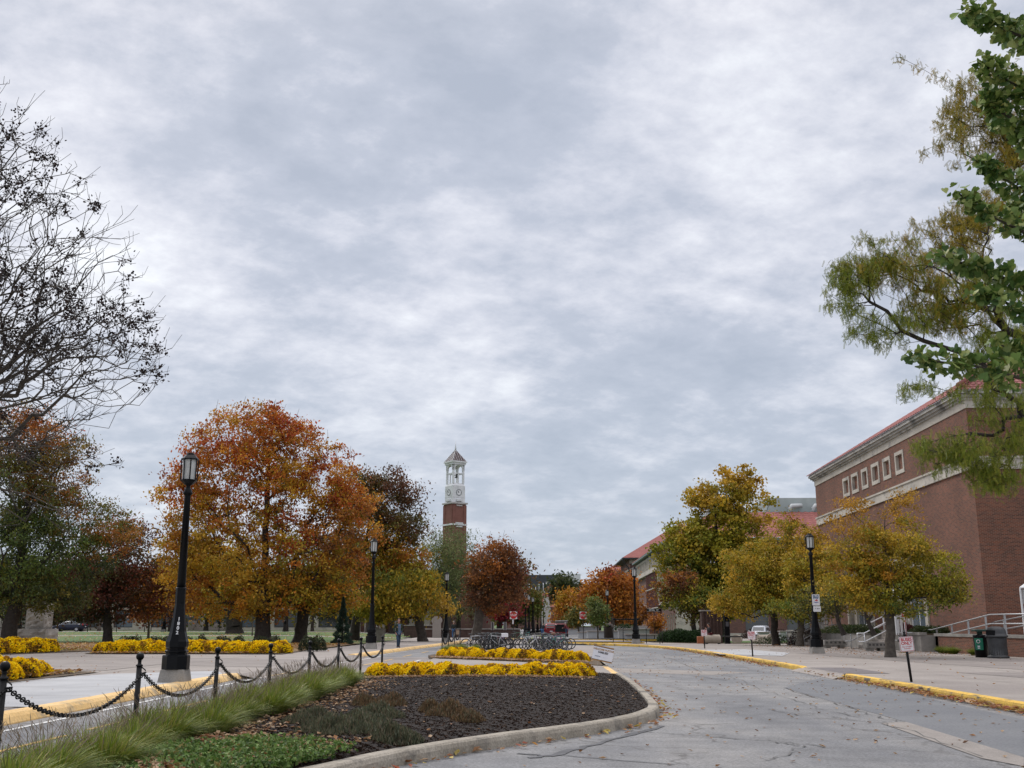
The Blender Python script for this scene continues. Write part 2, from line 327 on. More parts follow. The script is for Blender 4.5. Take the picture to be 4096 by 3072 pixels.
# ------------------------------------------------------------------ text (flat lettering, converted to meshes)
FONT_CACHE = {}
def text(s, size, m, parent, loc, rot=(R(90), 0, 0), name='lettering', bold=0.0, sx=1, align='CENTER'):
    cu = bpy.data.curves.new('t', 'FONT'); cu.body = s; cu.size = size; cu.align_x = align; cu.align_y = 'CENTER'; cu.offset = bold; cu.fill_mode = 'FRONT'; cu.space_line = .85
    o = bpy.data.objects.new('t', cu); COL.objects.link(o); dg = bpy.context.evaluated_depsgraph_get(); me = bpy.data.meshes.new_from_object(o.evaluated_get(dg)); bpy.data.objects.remove(o)
    me.name = name; me.materials.clear(); me.materials.append(m); q = bpy.data.objects.new(name, me); COL.objects.link(q); q.parent = parent; q.location = loc; q.rotation_euler = rot; q.scale = (sx, 1, 1)
    return q
# ================================================================== THE GROUND
def lerp_poly(pts, y):
    if y <= pts[0][1]: return pts[0][0]
    for a, b in zip(pts, pts[1:]):
        if y <= b[1]: return a[0] + (b[0] - a[0]) * (y - a[1]) / (b[1] - a[1])
    return pts[-1][0]
def strip(name, lp, rp, y0, y1, off, m, ny=None, nx=8, kind='structure', hf=None):
    ny = ny or max(2, int((y1 - y0) / 2)); b = MB()
    rows = []
    for i in range(ny + 1):
        y = y0 + (y1 - y0) * i / ny; xl = lerp_poly(lp, y); xr = lerp_poly(rp, y); xr = max(xr, xl + .001)
        rows.append(b.vv([(xl + (xr - xl) * j / nx, y, gz(xl + (xr - xl) * j / nx, y) + off + (hf(xl + (xr - xl) * j / nx, y, j / nx) if hf else 0)) for j in range(nx + 1)]))
    b.smooth = hf is not None
    for i in range(ny):
        for j in range(nx): b.ff((rows[i] + j, rows[i] + j + 1, rows[i + 1] + j + 1, rows[i + 1] + j))
    return props(b.build(name, m), kind=kind)
def sheet(name, poly, off, m, kind='structure'):
    b = MB(); k = b.vv([(p[0], p[1], gz(p[0], p[1]) + off) for p in poly]); b.ff(range(len(poly)), k); return props(b.build(name, m), kind=kind)
def line(b, pts, w, off=.008):
    """painted line or crack as a flat ribbon along ground points"""
    L = []
    for i, p in enumerate(pts):
        a = Vector(pts[max(i - 1, 0)][:2]); c = Vector(pts[min(i + 1, len(pts) - 1)][:2]); d = (c - a).normalized(); n = Vector((-d.y, d.x)); ww = w[i] if isinstance(w, list) else w
        L.append(b.vv([(p[0] + n.x * ww / 2, p[1] + n.y * ww / 2, gz(p[0], p[1]) + off), (p[0] - n.x * ww / 2, p[1] - n.y * ww / 2, gz(p[0], p[1]) + off)]))
    for i in range(len(L) - 1): b.ff((L[i] + 1, L[i + 1] + 1, L[i + 1], L[i]))
def kerb(name, pts, prof, mats, mids, step=.5, side=1, jit=.006):
    """sweep a kerb profile [(out, z)...] along pts; side=+1 puts the profile on the right of the path"""
    P = []
    for a, c in zip(pts, pts[1:]):
        n = max(1, int((Vector(c) - Vector(a)).length / step)); P += [Vector(a).lerp(Vector(c), i / n) for i in range(n)]
    P.append(Vector(pts[-1])); Q = [P[0]] + [(P[i - 1] + P[i] * 2 + P[i + 1]) / 4 for i in range(1, len(P) - 1)] + [P[-1]]
    b = MB(); rows = []; rg = random.Random(name)
    for i, p in enumerate(Q):
        t = (Q[min(i + 1, len(Q) - 1)] - Q[max(i - 1, 0)]).normalized(); n = Vector((t.y, -t.x)) * side; g = gz(p.x, p.y)
        rows.append(b.vv([(p.x + n.x * (o + rg.uniform(-jit, jit)), p.y + n.y * (o + rg.uniform(-jit, jit)), g + z * 1.0) for o, z in prof]))
    k = len(prof)
    for i in range(len(rows) - 1):
        for j in range(k - 1): b.m = mids[j]; f = (rows[i] + j, rows[i] + j + 1, rows[i + 1] + j + 1, rows[i + 1] + j); b.ff(f if side < 0 else f[::-1])
    b.m = mids[-1]; b.ff(range(rows[0], rows[0] + k)); b.ff(range(rows[-1], rows[-1] + k))
    return props(b.build(name, mats), kind='structure')
LK = [(-7.75, 3), (-7.75, 30), (-7.6, 40), (-7.2, 52), (-6.1, 68), (-4.8, 84), (-3.8, 104), (-3.4, 112)]     # left yellow kerb
RK = [(8.9, 3), (8.95, 18), (9.2, 24), (9.45, 31), (9.65, 36), (9.85, 40), (10.2, 51), (10.3, 64), (10.0, 70), (9.2, 75), (7.1, 80), (5.6, 83)]
b = MB()                                                                          # the ground, to the horizon
ys = list(range(-40, 200, 8)) + [220, 260, 320, 420, 600, 900, 1500, 3000]; xs = [-2500, -800, -300, -160, -100, -60, -40, -30, -26, -22, -18, -14, -11, -9, -5, 0, 5, 8, 11, 14, 18, 22, 30, 45, 70, 120, 250, 700, 2500]
rows = [b.vv([(x, y, gz(x, y) - .08) for x in xs]) for y in ys]
for i in range(len(ys) - 1):
    for j in range(len(xs) - 1): b.ff((rows[i] + j, rows[i] + j + 1, rows[i + 1] + j + 1, rows[i + 1] + j))
props(b.build('ground', LAWN), kind='structure')
strip('road', [(-8.2, 0)], [(12, 0)], 2, 84, 0, ASPH, nx=10)
strip('far_road', [(-3.4, 84), (-3, 150)], [(13, 84), (13, 150)], 84, 420, 0.0, ASPH, nx=6)
strip('pavement', [(x + .1, y) for x, y in RK], [(60, 0)], 2, 79, .12, CONC, nx=26)                 # right-hand plaza
strip('walkway', [(-4, 84)], [(60, 0)], 82.5, 106, .085, CONC, nx=26)
strip('plaza', [(-90, 0)], [(x - .1, y) for x, y in LK], 2, 62, .12, CONC, nx=30)                   # left-hand plaza
strip('path', [(-11.2, 62), (-10.9, 85), (-10.7, 118)], [(x - .1, y) for x, y in LK], 62, 132, .12, CONC, nx=6)
# aged aggregate panels and pale new concrete let into the plazas
sheet('pavement_panel', [(-8.3, 36), (-8.3, 44), (-22, 50), (-34, 50), (-34, 46), (-20, 42)], .126, PAVE)
sheet('pavement_panel', [(-8.5, 17), (-8.5, 21.2), (-16, 23), (-30, 23), (-30, 14), (-14, 14)], .126, PAVE)
sheet('pavement_panel', [(-12.6, 33.6), (-12.6, 40), (-26, 44), (-40, 44), (-40, 35)], .130, PAVE)
sheet('new_pavement', [(-8.25, 18.6), (-8.25, 30.8), (-9.0, 33), (-11.5, 31.0), (-13.0, 25.5), (-14.5, 20.4), (-11, 18.9)], .134, CONCL)
P2 = lambda *uv: [G(u / 4, v / 4, .12)[:2] for u, v in uv]
sheet('pavement_panel', P2((3560, 2642), (4096, 2680), (4096, 2640), (3560, 2612), (3080, 2596), (3080, 2606)), .127, PAVE)
sheet('pavement_panel', P2((3820, 2690), (4096, 2712), (4096, 2690)), .127, PAVE)
sheet('new_pavement', P2((2880, 2618), (3130, 2625), (3160, 2612), (2980, 2598), (2800, 2600)), .131, CONCL)
b = MB()
for y in range(12, 60, 3): line(b, [(x, y + (x + 20) * .05) for x in (-40, -30, -20, -12, -8.4)], .03, .139)
for x in (-12, -16, -20, -25): line(b, [(x, y) for y in range(8, 60, 6)], .03, .1392)
for y in range(12, 78, 3): line(b, [(x, y) for x in (lerp_poly(RK, y) + .35, 16, 24, 34)], .025, .1362)
for x in (12.2, 15.2, 18.2): line(b, [(x, y) for y in range(8, 78, 6)], .025, .1365)
props(b.build('pavement_joints', CONCD), kind='structure')
# driveway crossing: the bike lane and the walkway between the beds in bare concrete
strip('crossing', [(-7.7, 31), (-7.55, 40), (-7.3, 50)], [(-4.0, 31), (3.35, 35), (3.5, 42), (-3.6, 49.6), (-3.6, 52)], 31, 51, .006, PAVE, ny=20)
strip('bike_plaza', [(-3.4, 49.7), (-3.7, 60), (-3.2, 76)], [(-3.0, 49.7), (3.9, 50), (4.6, 60), (5.6, 70), (6.0, 76)], 49.7, 78, .02, CONC)
strip('walkway_crossing', [(-3.4, 31.2), (-3.4, 49)], [(3.2, 31.2), (3.35, 37), (3.35, 49)], 31.22, 49, .10, CONC)
strip('kerb_ramp', [(x - .12, y) for x, y in LK], [(x + .4, y) for x, y in LK], 30.9, 50.7, .0, PAVE, ny=20, nx=3, hf=lambda x, y, s: .122 - .113 * s)
# kerbs
PR_ROLL = [(0, -.05), (0, .02), (.06, .10), (.13, .15), (.42, .155), (.45, .12)]
kerb('kerb', [p for p in LK if p[1] <= 30] [:1] + [(-7.75, 31)], PR_ROLL, [KERBY], [0] * 6, side=-1)
kerb('kerb', [(-7.28, 50.5), (-7.2, 52), (-6.1, 68), (-4.8, 84), (-3.8, 104), (-2.2, 111), (1.5, 113)], PR_ROLL, [KERBY], [0] * 6, side=-1)
PR_UP = [(0, -.05), (.015, .10), (.035, .14), (.06, .152), (.20, .156), (.205, .10)]
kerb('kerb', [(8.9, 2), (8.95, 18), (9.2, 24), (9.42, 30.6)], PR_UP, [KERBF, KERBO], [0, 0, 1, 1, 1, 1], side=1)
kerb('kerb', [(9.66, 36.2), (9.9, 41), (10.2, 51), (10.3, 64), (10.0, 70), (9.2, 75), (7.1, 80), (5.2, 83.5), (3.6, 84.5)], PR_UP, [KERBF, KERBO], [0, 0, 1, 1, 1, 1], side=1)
b = MB(); b.quad((9.10, 30.6, .008), (9.58, 30.6, .128), (9.82, 36.2, .128), (9.34, 36.2, .008)); props(b.build('kerb_ramp', CONC), kind='structure'); b = MB(); b.quad((9.62, 31.4, .1285), (11.0, 31.4, .1285), (11.2, 35.6, .1285), (9.80, 35.6, .1285)); props(b.build('tactile_pad', nz('dark_tactile', (.13, .115, .115), (.18, .16, .16), 6, .9)), kind='structure')
b = MB()                                                                         # sloping ends of the two kerbs beside the ramp
for (x, y, d) in ((9.42, 30.6, 1), (9.66, 36.2, -1)):
    k = b.vv([(x, y, -.02), (x + .2, y, -.02), (x + .2, y, .156), (x, y, .14), (x + .05, y + d * .9, .01), (x + .25, y + d * .9, .01)])
    for f in ((3, 2, 5, 4), (0, 3, 4), (1, 5, 2)): b.ff(f, k)
props(b.build('kerb_end', KERBO), kind='structure')
# island bed in the middle of the drive
ISR = [(-3.9, 6), (-3.4, 7), (-2.95, 8), (-2.5, 9), (-2.1, 10), (-1.69, 10.9), (-1.29, 11.9), (-.65, 12.95), (0, 13.9), (.5, 14.5), (1.0, 15.1), (1.6, 16.0), (2.1, 17), (2.45, 18.1), (2.62, 19.2), (2.75, 21), (2.93, 24), (3.1, 27.9), (3.17, 31.0)]
def bed(name, poly, z, m): b = MB(); b.prism(poly, -.05, z); props(b.build(name, m), kind='structure')
kerb('kerb', ISR, [(0, -.05), (.012, .09), (.03, .135), (.06, .155), (.19, .16), (.20, .10)], [KERBC], [0] * 6, side=-1, jit=.008, step=.35)
kerb('kerb', [(3.38, 37.4), (3.7, 44), (4.0, 50)], [(0, -.05), (.02, .10), (.05, .13), (.2, .13), (.21, .05)], [KERBC], [0] * 5, side=-1)
kerb('kerb', [(3.20, 31.3), (3.38, 37.2)], [(0, -.02), (.02, .07), (.06, .10), (.25, .105), (.26, .05)], [KERBY], [0] * 5, side=-1)
def mulch_h(x, y, s):
    return .10 * math.sin(math.pi * min(1, max(0, s))) ** .6 + .012 * math.sin(x * 9 + y * 5) * math.sin(y * 7 - x * 3) + .008 * math.sin(x * 23 + y * 17)
def bed_h(x, y):
    xl = -4.9; xr = lerp_poly(ISR, y) - .19; s = (x - xl) / max(.1, xr - xl); return .12 + mulch_h(x, y, s)
strip('island_bed', [(-4.9, 0)], [(x - .18, y) for x, y in ISR], 6, 31.2, .12, MULCH, ny=160, nx=40, hf=mulch_h)
bed('bed', [(3.30, 37.6), (3.55, 44), (3.4, 48), (-3.5, 54.5), (-3.9, 50), (-3.5, 46.6), (-1, 44.3)], .13, SOIL)
sheet('bed', [G(99, 672.7, .12)[:2], (-12.9, 32.5), (-40, 31), (-40, 18), (-12.0, 18)], .145, SOIL)
sheet('bed', [(-24.7, 48), (-22.6, 57.4), (-50, 57.4), (-50, 46), (-26, 46)], .145, SOIL)
sheet('bed', [(-11.0, 51.4), (-11.2, 57.5), (-22, 57.5), (-20.9, 52.4)], .145, SOIL)
# lane paint and kerbside lines
b = MB()
line(b, [(-7.35, y) for y in range(3, 31, 3)] + [(-7.3, 33), (-7.2, 40), (-6.6, 49), (-6.4, 53)], .10)
line(b, [(-4.95, 20), (-4.6, 29)], .10); line(b, [(-4.5, 31), (-4.35, 36)], .12, .012); line(b, [(-4.25, 39), (-4.0, 47)], .12, .014); line(b, [(-3.85, 49.5), (-3.7, 54), (-3.6, 60)], .10)
line(b, [(-6.9, 53), (-6.3, 62), (-5.0, 75)], .08)
for k in range(5): line(b, [(-6.7 + k * .42, 24.7 + k * .6), (-6.45 + k * .42, 27.6 + k * .35)], .16) if k > 2 else None
props(b.build('road_marking', WHITEW), kind='structure')
b = MB()
for y in (9.2, 12.6, 16, 19.4, 22.8): line(b, [(-6.28 + .004 * y, y), (-6.2, y + 2.6)], .09)
for y0, y1, x in ((33.4, 37, -5.95), (41, 44, -5.6), (46, 48.2, -5.4), (52, 55, -5.2), (59, 62, -4.9), (66, 69, -4.5)): line(b, [(x - .06, y0), (x + .06, y1)], .10, .013)
line(b, [(-7.5, 31.2), (-7.2, 33.5), (-7.1, 36)], .10, .013); line(b, [(-6.5, 30.5), (-6.4, 32)], .10, .013)
props(b.build('road_marking', YELW), kind='structure')
# road repairs: tar-sealed cracks, a smooth patch and a pale concrete strip
GP = lambda pts: [G(u / 4, v / 4)[:2] for u, v in pts]
def jag(pts, n=5, a=.05, seed=1):
    rg = random.Random(seed); out = []
    for p, q in zip(pts, pts[1:]):
        for i in range(n): t = i / n; out.append((p[0] + (q[0] - p[0]) * t + rg.uniform(-a, a), p[1] + (q[1] - p[1]) * t + rg.uniform(-a, a)))
    return out + [pts[-1]]
b = MB()
c = jag(GP([(2080, 3016), (2196, 3025), (2344, 2988), (2529, 2939), (2650, 2905)]), 5, .04); rg = random.Random(4); line(b, c, [.05 + .10 * rg.random() for _ in c], .007)
c = jag(GP([(2120, 3033), (2220, 3020), (2400, 3036), (2700, 3060)]), 4, .03); line(b, c, [.10, .12] + [.03] * (len(c) - 2), .0075)
props(b.build('tar_seam', TARM), kind='structure')
b = MB()
CR = [([(2500, 2922), (2580, 2928), (2742, 2940), (2928, 2956), (3072, 2963), (3300, 2990)], .05), ([(2571, 2613), (2650, 2622), (2696, 2640), (2807, 2690)], .05), ([(2455, 2624), (2650, 2627), (2690, 2640)], .05),
      ([(3135, 2752), (3324, 2810), (3440, 2846), (3545, 2878), (3624, 2889)], .06), ([(3072, 2765), (3180, 2800), (3270, 2835), (3440, 2870)], .04), ([(2480, 2696), (2760, 2700), (2900, 2722)], .05), ([(2680, 2642), (2790, 2640)], .05),
      ([(2890, 2700), (2960, 2722), (3072, 2772)], .05), ([(3524, 2894), (3600, 2912), (3760, 2966), (3930, 3030)], .04), ([(3072, 2838), (3200, 2862), (3350, 2870), (3440, 2880)], .05), ([(3072, 3045), (3170, 3010), (3215, 2985)], .05), ([(3080, 2968), (3200, 2985), (3072, 2960)], .05),
      ([(2600, 2700), (2700, 2720), (2860, 2714), (2900, 2723)], .03), ([(2760, 2596), (2900, 2630), (3000, 2680)], .03)]
for i, (pp, w) in enumerate(CR):
    c = jag(GP(pp), 6, .07, i + 3); rg = random.Random(i); line(b, c, [w * rg.uniform(.1, .7) for _ in c], .0115 + i * .0002)
props(b.build('road_crack', nz('crack', (.08, .08, .08), (.17, .165, .16), 9, .9)), kind='structure')
sheet('road_patch', GP([(3135, 2752), (3282, 2712), (3600, 2768), (4096, 2880), (4096, 3030), (3624, 2889)]), .004, nz('smooth_asphalt', (.135, .140, .150), (.172, .176, .182), .6, .85, .1, fine=(26, .2)))
sheet('road_patch', GP([(3524, 2894), (3624, 2889), (4096, 3032), (4096, 3068), (3930, 3036)]), .0078, nz('pale_strip', (.235, .212, .19), (.30, .27, .245), 1.5, .9, .2, fine=(70, .18)))
sheet('road_patch', GP([(2571, 2608), (2696, 2598), (2820, 2616), (2700, 2624)]), .004, MATS['smooth_asphalt'])
sheet('road_patch', GP([(2440, 2672), (3000, 2690), (2850, 2700), (2460, 2690)]), .0045, MATS['pale_strip'])
# lawns, litter and the far streets on the left
strip('leaf_litter', [(-60, 0)], [(-11.3, 57), (-11.5, 80)], 57.3, 80, .15, LEAFL, nx=20)
strip('lawn', [(-160, 0)], [(-11.4, 79), (-10.9, 85), (-10.7, 108), (-11.5, 112)], 79.5, 112, .145, LAWN, nx=26)
strip('path', [(-160, 0)], [(-10.9, 0)], 112, 116, .13, CONC, nx=26)
strip('lawn', [(-160, 0)], [(-12, 0)], 116, 141, .145, LAWN, nx=26)
strip('side_street', [(-160, 0)], [(-14, 0)], 141, 162, .10, CONC, nx=26)
strip('lawn', [(-160, 0)], [(-20, 0)], 162, 190, .12, LAWN, nx=26)
strip('soil', [(12.5, 0)], [(30, 0)], 94, 103, .10, SOIL, nx=8)
strip('lawn', [(15, 0)], [(70, 0)], 103, 128, .10, LAWN, nx=16)
strip('side_street', [(13, 0)], [(80, 0)], 128, 150, .09, CONC, nx=16)
sheet('bed', [(14, 104), (21, 104), (21, 109), (15, 109)], .12, LAWN)
# traffic islands at the far end of the drive
def isl(cx, cy, rx, ry, ky=True):
    pl = [(cx + rx * math.cos(a), cy + ry * math.sin(a)) for a in [2 * math.pi * i / 20 for i in range(20)]]
    b = MB(); b.prism([(x, y) for x, y in pl], gz(cx, cy), gz(cx, cy) + .15); props(b.build('traffic_island', KERBO if ky else KERBC), kind='structure')
    b = MB(); b.prism([(cx + (x - cx) * .94, cy + (y - cy) * .9) for x, y in pl], gz(cx, cy) + .1, gz(cx, cy) + .2); props(b.build('bed', MULCH), kind='structure')
isl(11.0, 113, 5.0, 2.6); isl(7.5, 86.5, 3.2, .9)
# ------------------------------------------------------------------ fallen leaves
LP = np.array([(.34, .17, .07), (.42, .27, .15), (.28, .12, .05), (.50, .34, .20), (.46, .22, .05), (.20, .10, .05), (.52, .40, .10), (.34, .10, .05)])
def leaves_on(name, pts, size, pal, label, seed=1, lift=.25, flat=.35):
    rg = np.random.default_rng(seed); P = np.array(pts, dtype=float); n = len(P); s = size * rg.uniform(.55, 1.3, n)
    a = rg.uniform(0, 2 * np.pi, n); t = np.stack([np.cos(a), np.sin(a), rg.uniform(-flat, flat, n)], 1); bdir = np.stack([-np.sin(a), np.cos(a), rg.uniform(-flat, flat, n)], 1)
    P[:, 2] += s * lift
    V = np.empty((n, 6, 3)); k = rg.uniform(.1, .5, n)[:, None]; S = s[:, None]; up = np.array([0, 0, 1.0])
    V[:, 0] = P - t * S * .5; V[:, 1] = P - bdir * S * .32 + up * S * k * .6 - t * S * .1; V[:, 2] = P + bdir * S * .34 + up * S * k * .5 - t * S * .05; V[:, 3] = P + t * S * .5 + up * S * k * .5; V[:, 4] = P + bdir * S * .1 + t * S * .35 + up * S * k; V[:, 5] = P
    F = np.array([[0, 1, 5], [0, 5, 2], [1, 3, 5], [5, 3, 2]]); F = (np.arange(n)[:, None, None] * 6 + F[None]).reshape(-1, 3)
    c = np.asarray(pal)[rg.integers(0, len(pal), n)] * rg.uniform(.65, 1.25, (n, 1)); return props(mesh_np(name, V.reshape(-1, 3), F, LEAF, col=np.repeat(c, 6, 0)), label, 'leaves', kind='stuff')
rg = random.Random(11); pts = []
for y in np.arange(8, 34.8, .011):                                   # drift against the right kerb
    if rg.random() < .9 * min(1, (36 - y) / 14): x = lerp_poly(RK, y) - abs(rg.gauss(0, .16)) - .02; pts.append((x, y, abs(rg.gauss(0, .02))))
for y in np.arange(39, 70, .03): x = lerp_poly(RK, y) - abs(rg.gauss(0, .22)) - .02; pts.append((x, y, 0))
leaves_on('fallen_leaves', pts, .11, LP, 'brown leaves drifted against the right-hand yellow kerb', 2)
pts = []
for i in range(len(ISR) - 1):                                        # against the island kerb
    a, c = ISR[i], ISR[i + 1]
    for k in range(int(12 * (c[1] - a[1]))): t = rg.random(); g = abs(rg.gauss(0, .14)) + .02; pts.append((a[0] + (c[0] - a[0]) * t + g * .8, a[1] + (c[1] - a[1]) * t - g * .5, 0))
pts_r = []
for _ in range(900): y = rg.uniform(9, 60); x = rg.uniform(lerp_poly(ISR, y), lerp_poly(RK, y)); pts_r.append((x, y, 0.004))
leaves_on('fallen_leaves', pts, .10, LP, 'brown leaves caught against the island kerb', 3)
leaves_on('fallen_leaves', pts_r, .075, LP[[0, 1, 3, 3, 1, 0, 5]] * .85, 'single fallen leaves scattered over the grey asphalt drive', 33, .1, .2)
pts = []
for _ in range(420): y = rg.uniform(10, 60); pts.append((rg.uniform(9.8, 30), y, .135))
for _ in range(260): y = rg.uniform(12, 62); pts.append((rg.uniform(-26, -8.3), y, .135))
for _ in range(700): pts.append((rg.uniform(16, 21.5), rg.uniform(48, 76), .135))
leaves_on('fallen_leaves', pts, .085, LP[[0, 1, 2, 4, 5]], 'dry leaves lying on the concrete plazas', 4)
pts = []
for _ in range(230): y = rg.uniform(11, 27.5); x = rg.uniform(-3.6, lerp_poly(ISR, y) - .3); pts.append((x, y, bed_h(x, y)))
for _ in range(2600): y = rg.uniform(6, 26); x = -3.4 + rg.gauss(0, .35) + (.9 if y < 12 else 0) * rg.random(); x = min(x, lerp_poly(ISR, y) - .3); pts.append((x, y, bed_h(x, y)))
for _ in range(2400): y = rg.uniform(6.5, 12.3); x = rg.uniform(-3.4, lerp_poly(ISR, y) - .4); pts.append((x, y, bed_h(x, y) + .07))
for _ in range(1500): x = rg.uniform(-3.8, 2.1); y = 27.6 + rg.gauss(0, .2) ; pts.append((x, y, bed_h(x, y)))
leaves_on('fallen_leaves', pts, .065, LP[[0, 1, 3, 1, 3, 2]] * .9, 'pale brown leaves in the mulch bed along the grasses and flowers', 5)
pts = []
for _ in range(9000): y = 57.5 + 22 * rg.random() ** 1.2; x = rg.uniform(-46, -11.7); pts.append((x, y, .16 + gz(x, y)))
for _ in range(2500): y = rg.uniform(80, 130); x = rg.uniform(-60, -11.7); pts.append((x, y, .15 + gz(x, y)))
for _ in range(900): x = rg.uniform(-20.5, -11.4); pts.append((x, 52.0 + abs(rg.gauss(0, .5)), .15))
for _ in range(900): y = rg.uniform(20, 31.6); pts.append((-12.6 - abs(rg.gauss(0, .5)), y, .15))
leaves_on('fallen_leaves', pts, .17, LP[[0, 1, 4, 6, 3]], 'leaf fall under the trees on the left-hand lawn', 6)
pts = []
for _ in range(2200): t = rg.random(); pts.append((2.6 - 5.8 * t + rg.gauss(0, .15), 40.2 + 6.2 * t + rg.gauss(0, .3), .14))
leaves_on('fallen_leaves', pts, .12, LP[[0, 1, 3, 1]], 'brown leaves along the front of the farther flower bed', 8)
# bark chips over the mulch
def chips():
    rg = np.random.default_rng(5); n = 80000; y = 9 + 22 * rg.random(n) ** 1.35; xl = np.full(n, -4.4); xr = np.array([lerp_poly(ISR, q) - .24 for q in y]); x = xl + (xr - xl) * rg.random(n)
    z = np.array([bed_h(a, c) for a, c in zip(x, y)]) + .006; P = np.stack([x, y, z], 1); a = rg.uniform(0, np.pi, n); el = rg.uniform(-.5, .5, n)
    t = np.stack([np.cos(a), np.sin(a), el], 1); bb = np.stack([-np.sin(a), np.cos(a), rg.uniform(-.8, .8, n)], 1); L = rg.uniform(.006, .026, n)[:, None]; W = rg.uniform(.003, .007, n)[:, None]
    V = np.stack([P - t * L - bb * W, P + t * L - bb * W, P + t * L + bb * W, P - t * L + bb * W], 1).reshape(-1, 3); F = np.arange(n * 4).reshape(n, 4)
    c = np.array([(.017, .010, .007), (.032, .019, .013), (.085, .055, .038), (.009, .006, .005), (.022, .013, .009)])[rg.choice(5, n, p=[.34, .25, .07, .14, .2])]
    props(mesh_np('bark_mulch', V, F, PETAL, col=np.repeat(c, 4, 0)), 'dark bark chips covering the island bed', 'mulch', kind='stuff')
chips()
# ================================================================== TREES AND PLANTS
def grow(base, top, atts, tr, rg, bf=.35, step=.5, tipr=.008, lead=None, upw=.5, curve=.3, wig=.07):
    base = np.array(base, float); top = np.array(top, float); H = np.linalg.norm(top - base); n0 = max(3, int(H / max(step, .3)))
    P = []; par = []; pl = []; T = []
    for i in range(n0 + 1):
        t = i / n0; w = math.sin(t * 3.1) * H * .015; P.append(base + (top - base) * t + np.array([rg.normal() * w, rg.normal() * w, 0])); par.append(i - 1); pl.append(H * t * .25); T.append((top - base) / H)
    cap = len(atts) * 24 + n0 + 10; A = np.zeros((cap, 3)); Lp = np.zeros(cap); n = len(P); A[:n] = P; Lp[:n] = pl; first = int(n0 * .7)
    if lead is not None: atts = np.vstack([np.array(lead)[None], atts])
    od = np.argsort(np.linalg.norm(atts - top, axis=1))
    if lead is not None: od = np.concatenate([[0], od[od != 0]])
    for q in od:
        a = atts[q]; d = np.linalg.norm(A[first:n] - a, axis=1); c = d + bf * Lp[first:n] + upw * np.maximum(0, A[first:n, 2] - a[2]); j = first + int(np.argmin(c)); L = d[j - first]
        if L < .05 or n > cap - 30: continue
        k = min(20, max(1, int(L / step))); p0 = A[j]; c1 = p0 + T[j] * L * curve; prev = j
        for i in range(1, k + 1):
            t = i / k; p = (1 - t) ** 2 * p0 + 2 * t * (1 - t) * c1 + t * t * a
            if i < k: p = p + rg.normal(size=3) * step * wig
            A[n] = p; Lp[n] = Lp[prev] + L / k; par.append(prev); dd = p - A[prev]; T.append(dd / (np.linalg.norm(dd) + 1e-9)); prev = n; n += 1
    A = A[:n]; par = np.array(par); cnt = np.zeros(n); kids = np.zeros(n, int)
    for i in range(1, n): kids[par[i]] += 1
    cnt[kids == 0] = 1
    for i in range(n - 1, 0, -1): cnt[par[i]] += cnt[i]
    p = math.log(max(2, cnt[0])) / math.log(tr / tipr); r = tipr * cnt ** (1 / p); r[:n0 + 1] *= np.linspace(1.12, 1, n0 + 1); r[0] *= 1.35; r[1] *= 1.08
    return A, par, r, kids
def limbs(name, A, par, r, m, parent, thick=.03, dark=None):
    i = np.arange(1, len(A)); p = par[i]
    Vs = []; Fs = []; base = 0
    for sel, k in ((r[i] >= thick, 8), (r[i] < thick, 3)):
        c = i[sel]; 
        if not len(c): continue
        q = par[c]; d = A[c] - A[q]; L = np.linalg.norm(d, axis=1, keepdims=True) + 1e-9; d = d / L; ref = np.where(np.abs(d[:, 2:3]) > .9, np.array([[1., 0, 0]]), np.array([[0, 0, 1.]]))
        u = np.cross(d, ref); u /= np.linalg.norm(u, axis=1, keepdims=True) + 1e-9; v = np.cross(d, u); ang = np.arange(k) * 2 * np.pi / k
        ring = u[:, None] * np.cos(ang)[None, :, None] + v[:, None] * np.sin(ang)[None, :, None]; rq = np.minimum(r[q], r[c] * 1.6)[:, None, None]; rc = r[c][:, None, None]
        a = (A[q] - d * r[c][:, None] * .3)[:, None] + ring * rq; e = A[c][:, None] + ring * rc; V = np.concatenate([a, e], 1).reshape(-1, 3)
        j = np.arange(k); F = np.stack([j, (j + 1) % k, k + (j + 1) % k, k + j], 1)[None] + (np.arange(len(c)) * 2 * k)[:, None, None] + base
        Vs.append(V); Fs.append(F.reshape(-1, 4)); base += len(V)
    return mesh_np(name, np.vstack(Vs), np.vstack(Fs), m, parent, smooth=True)
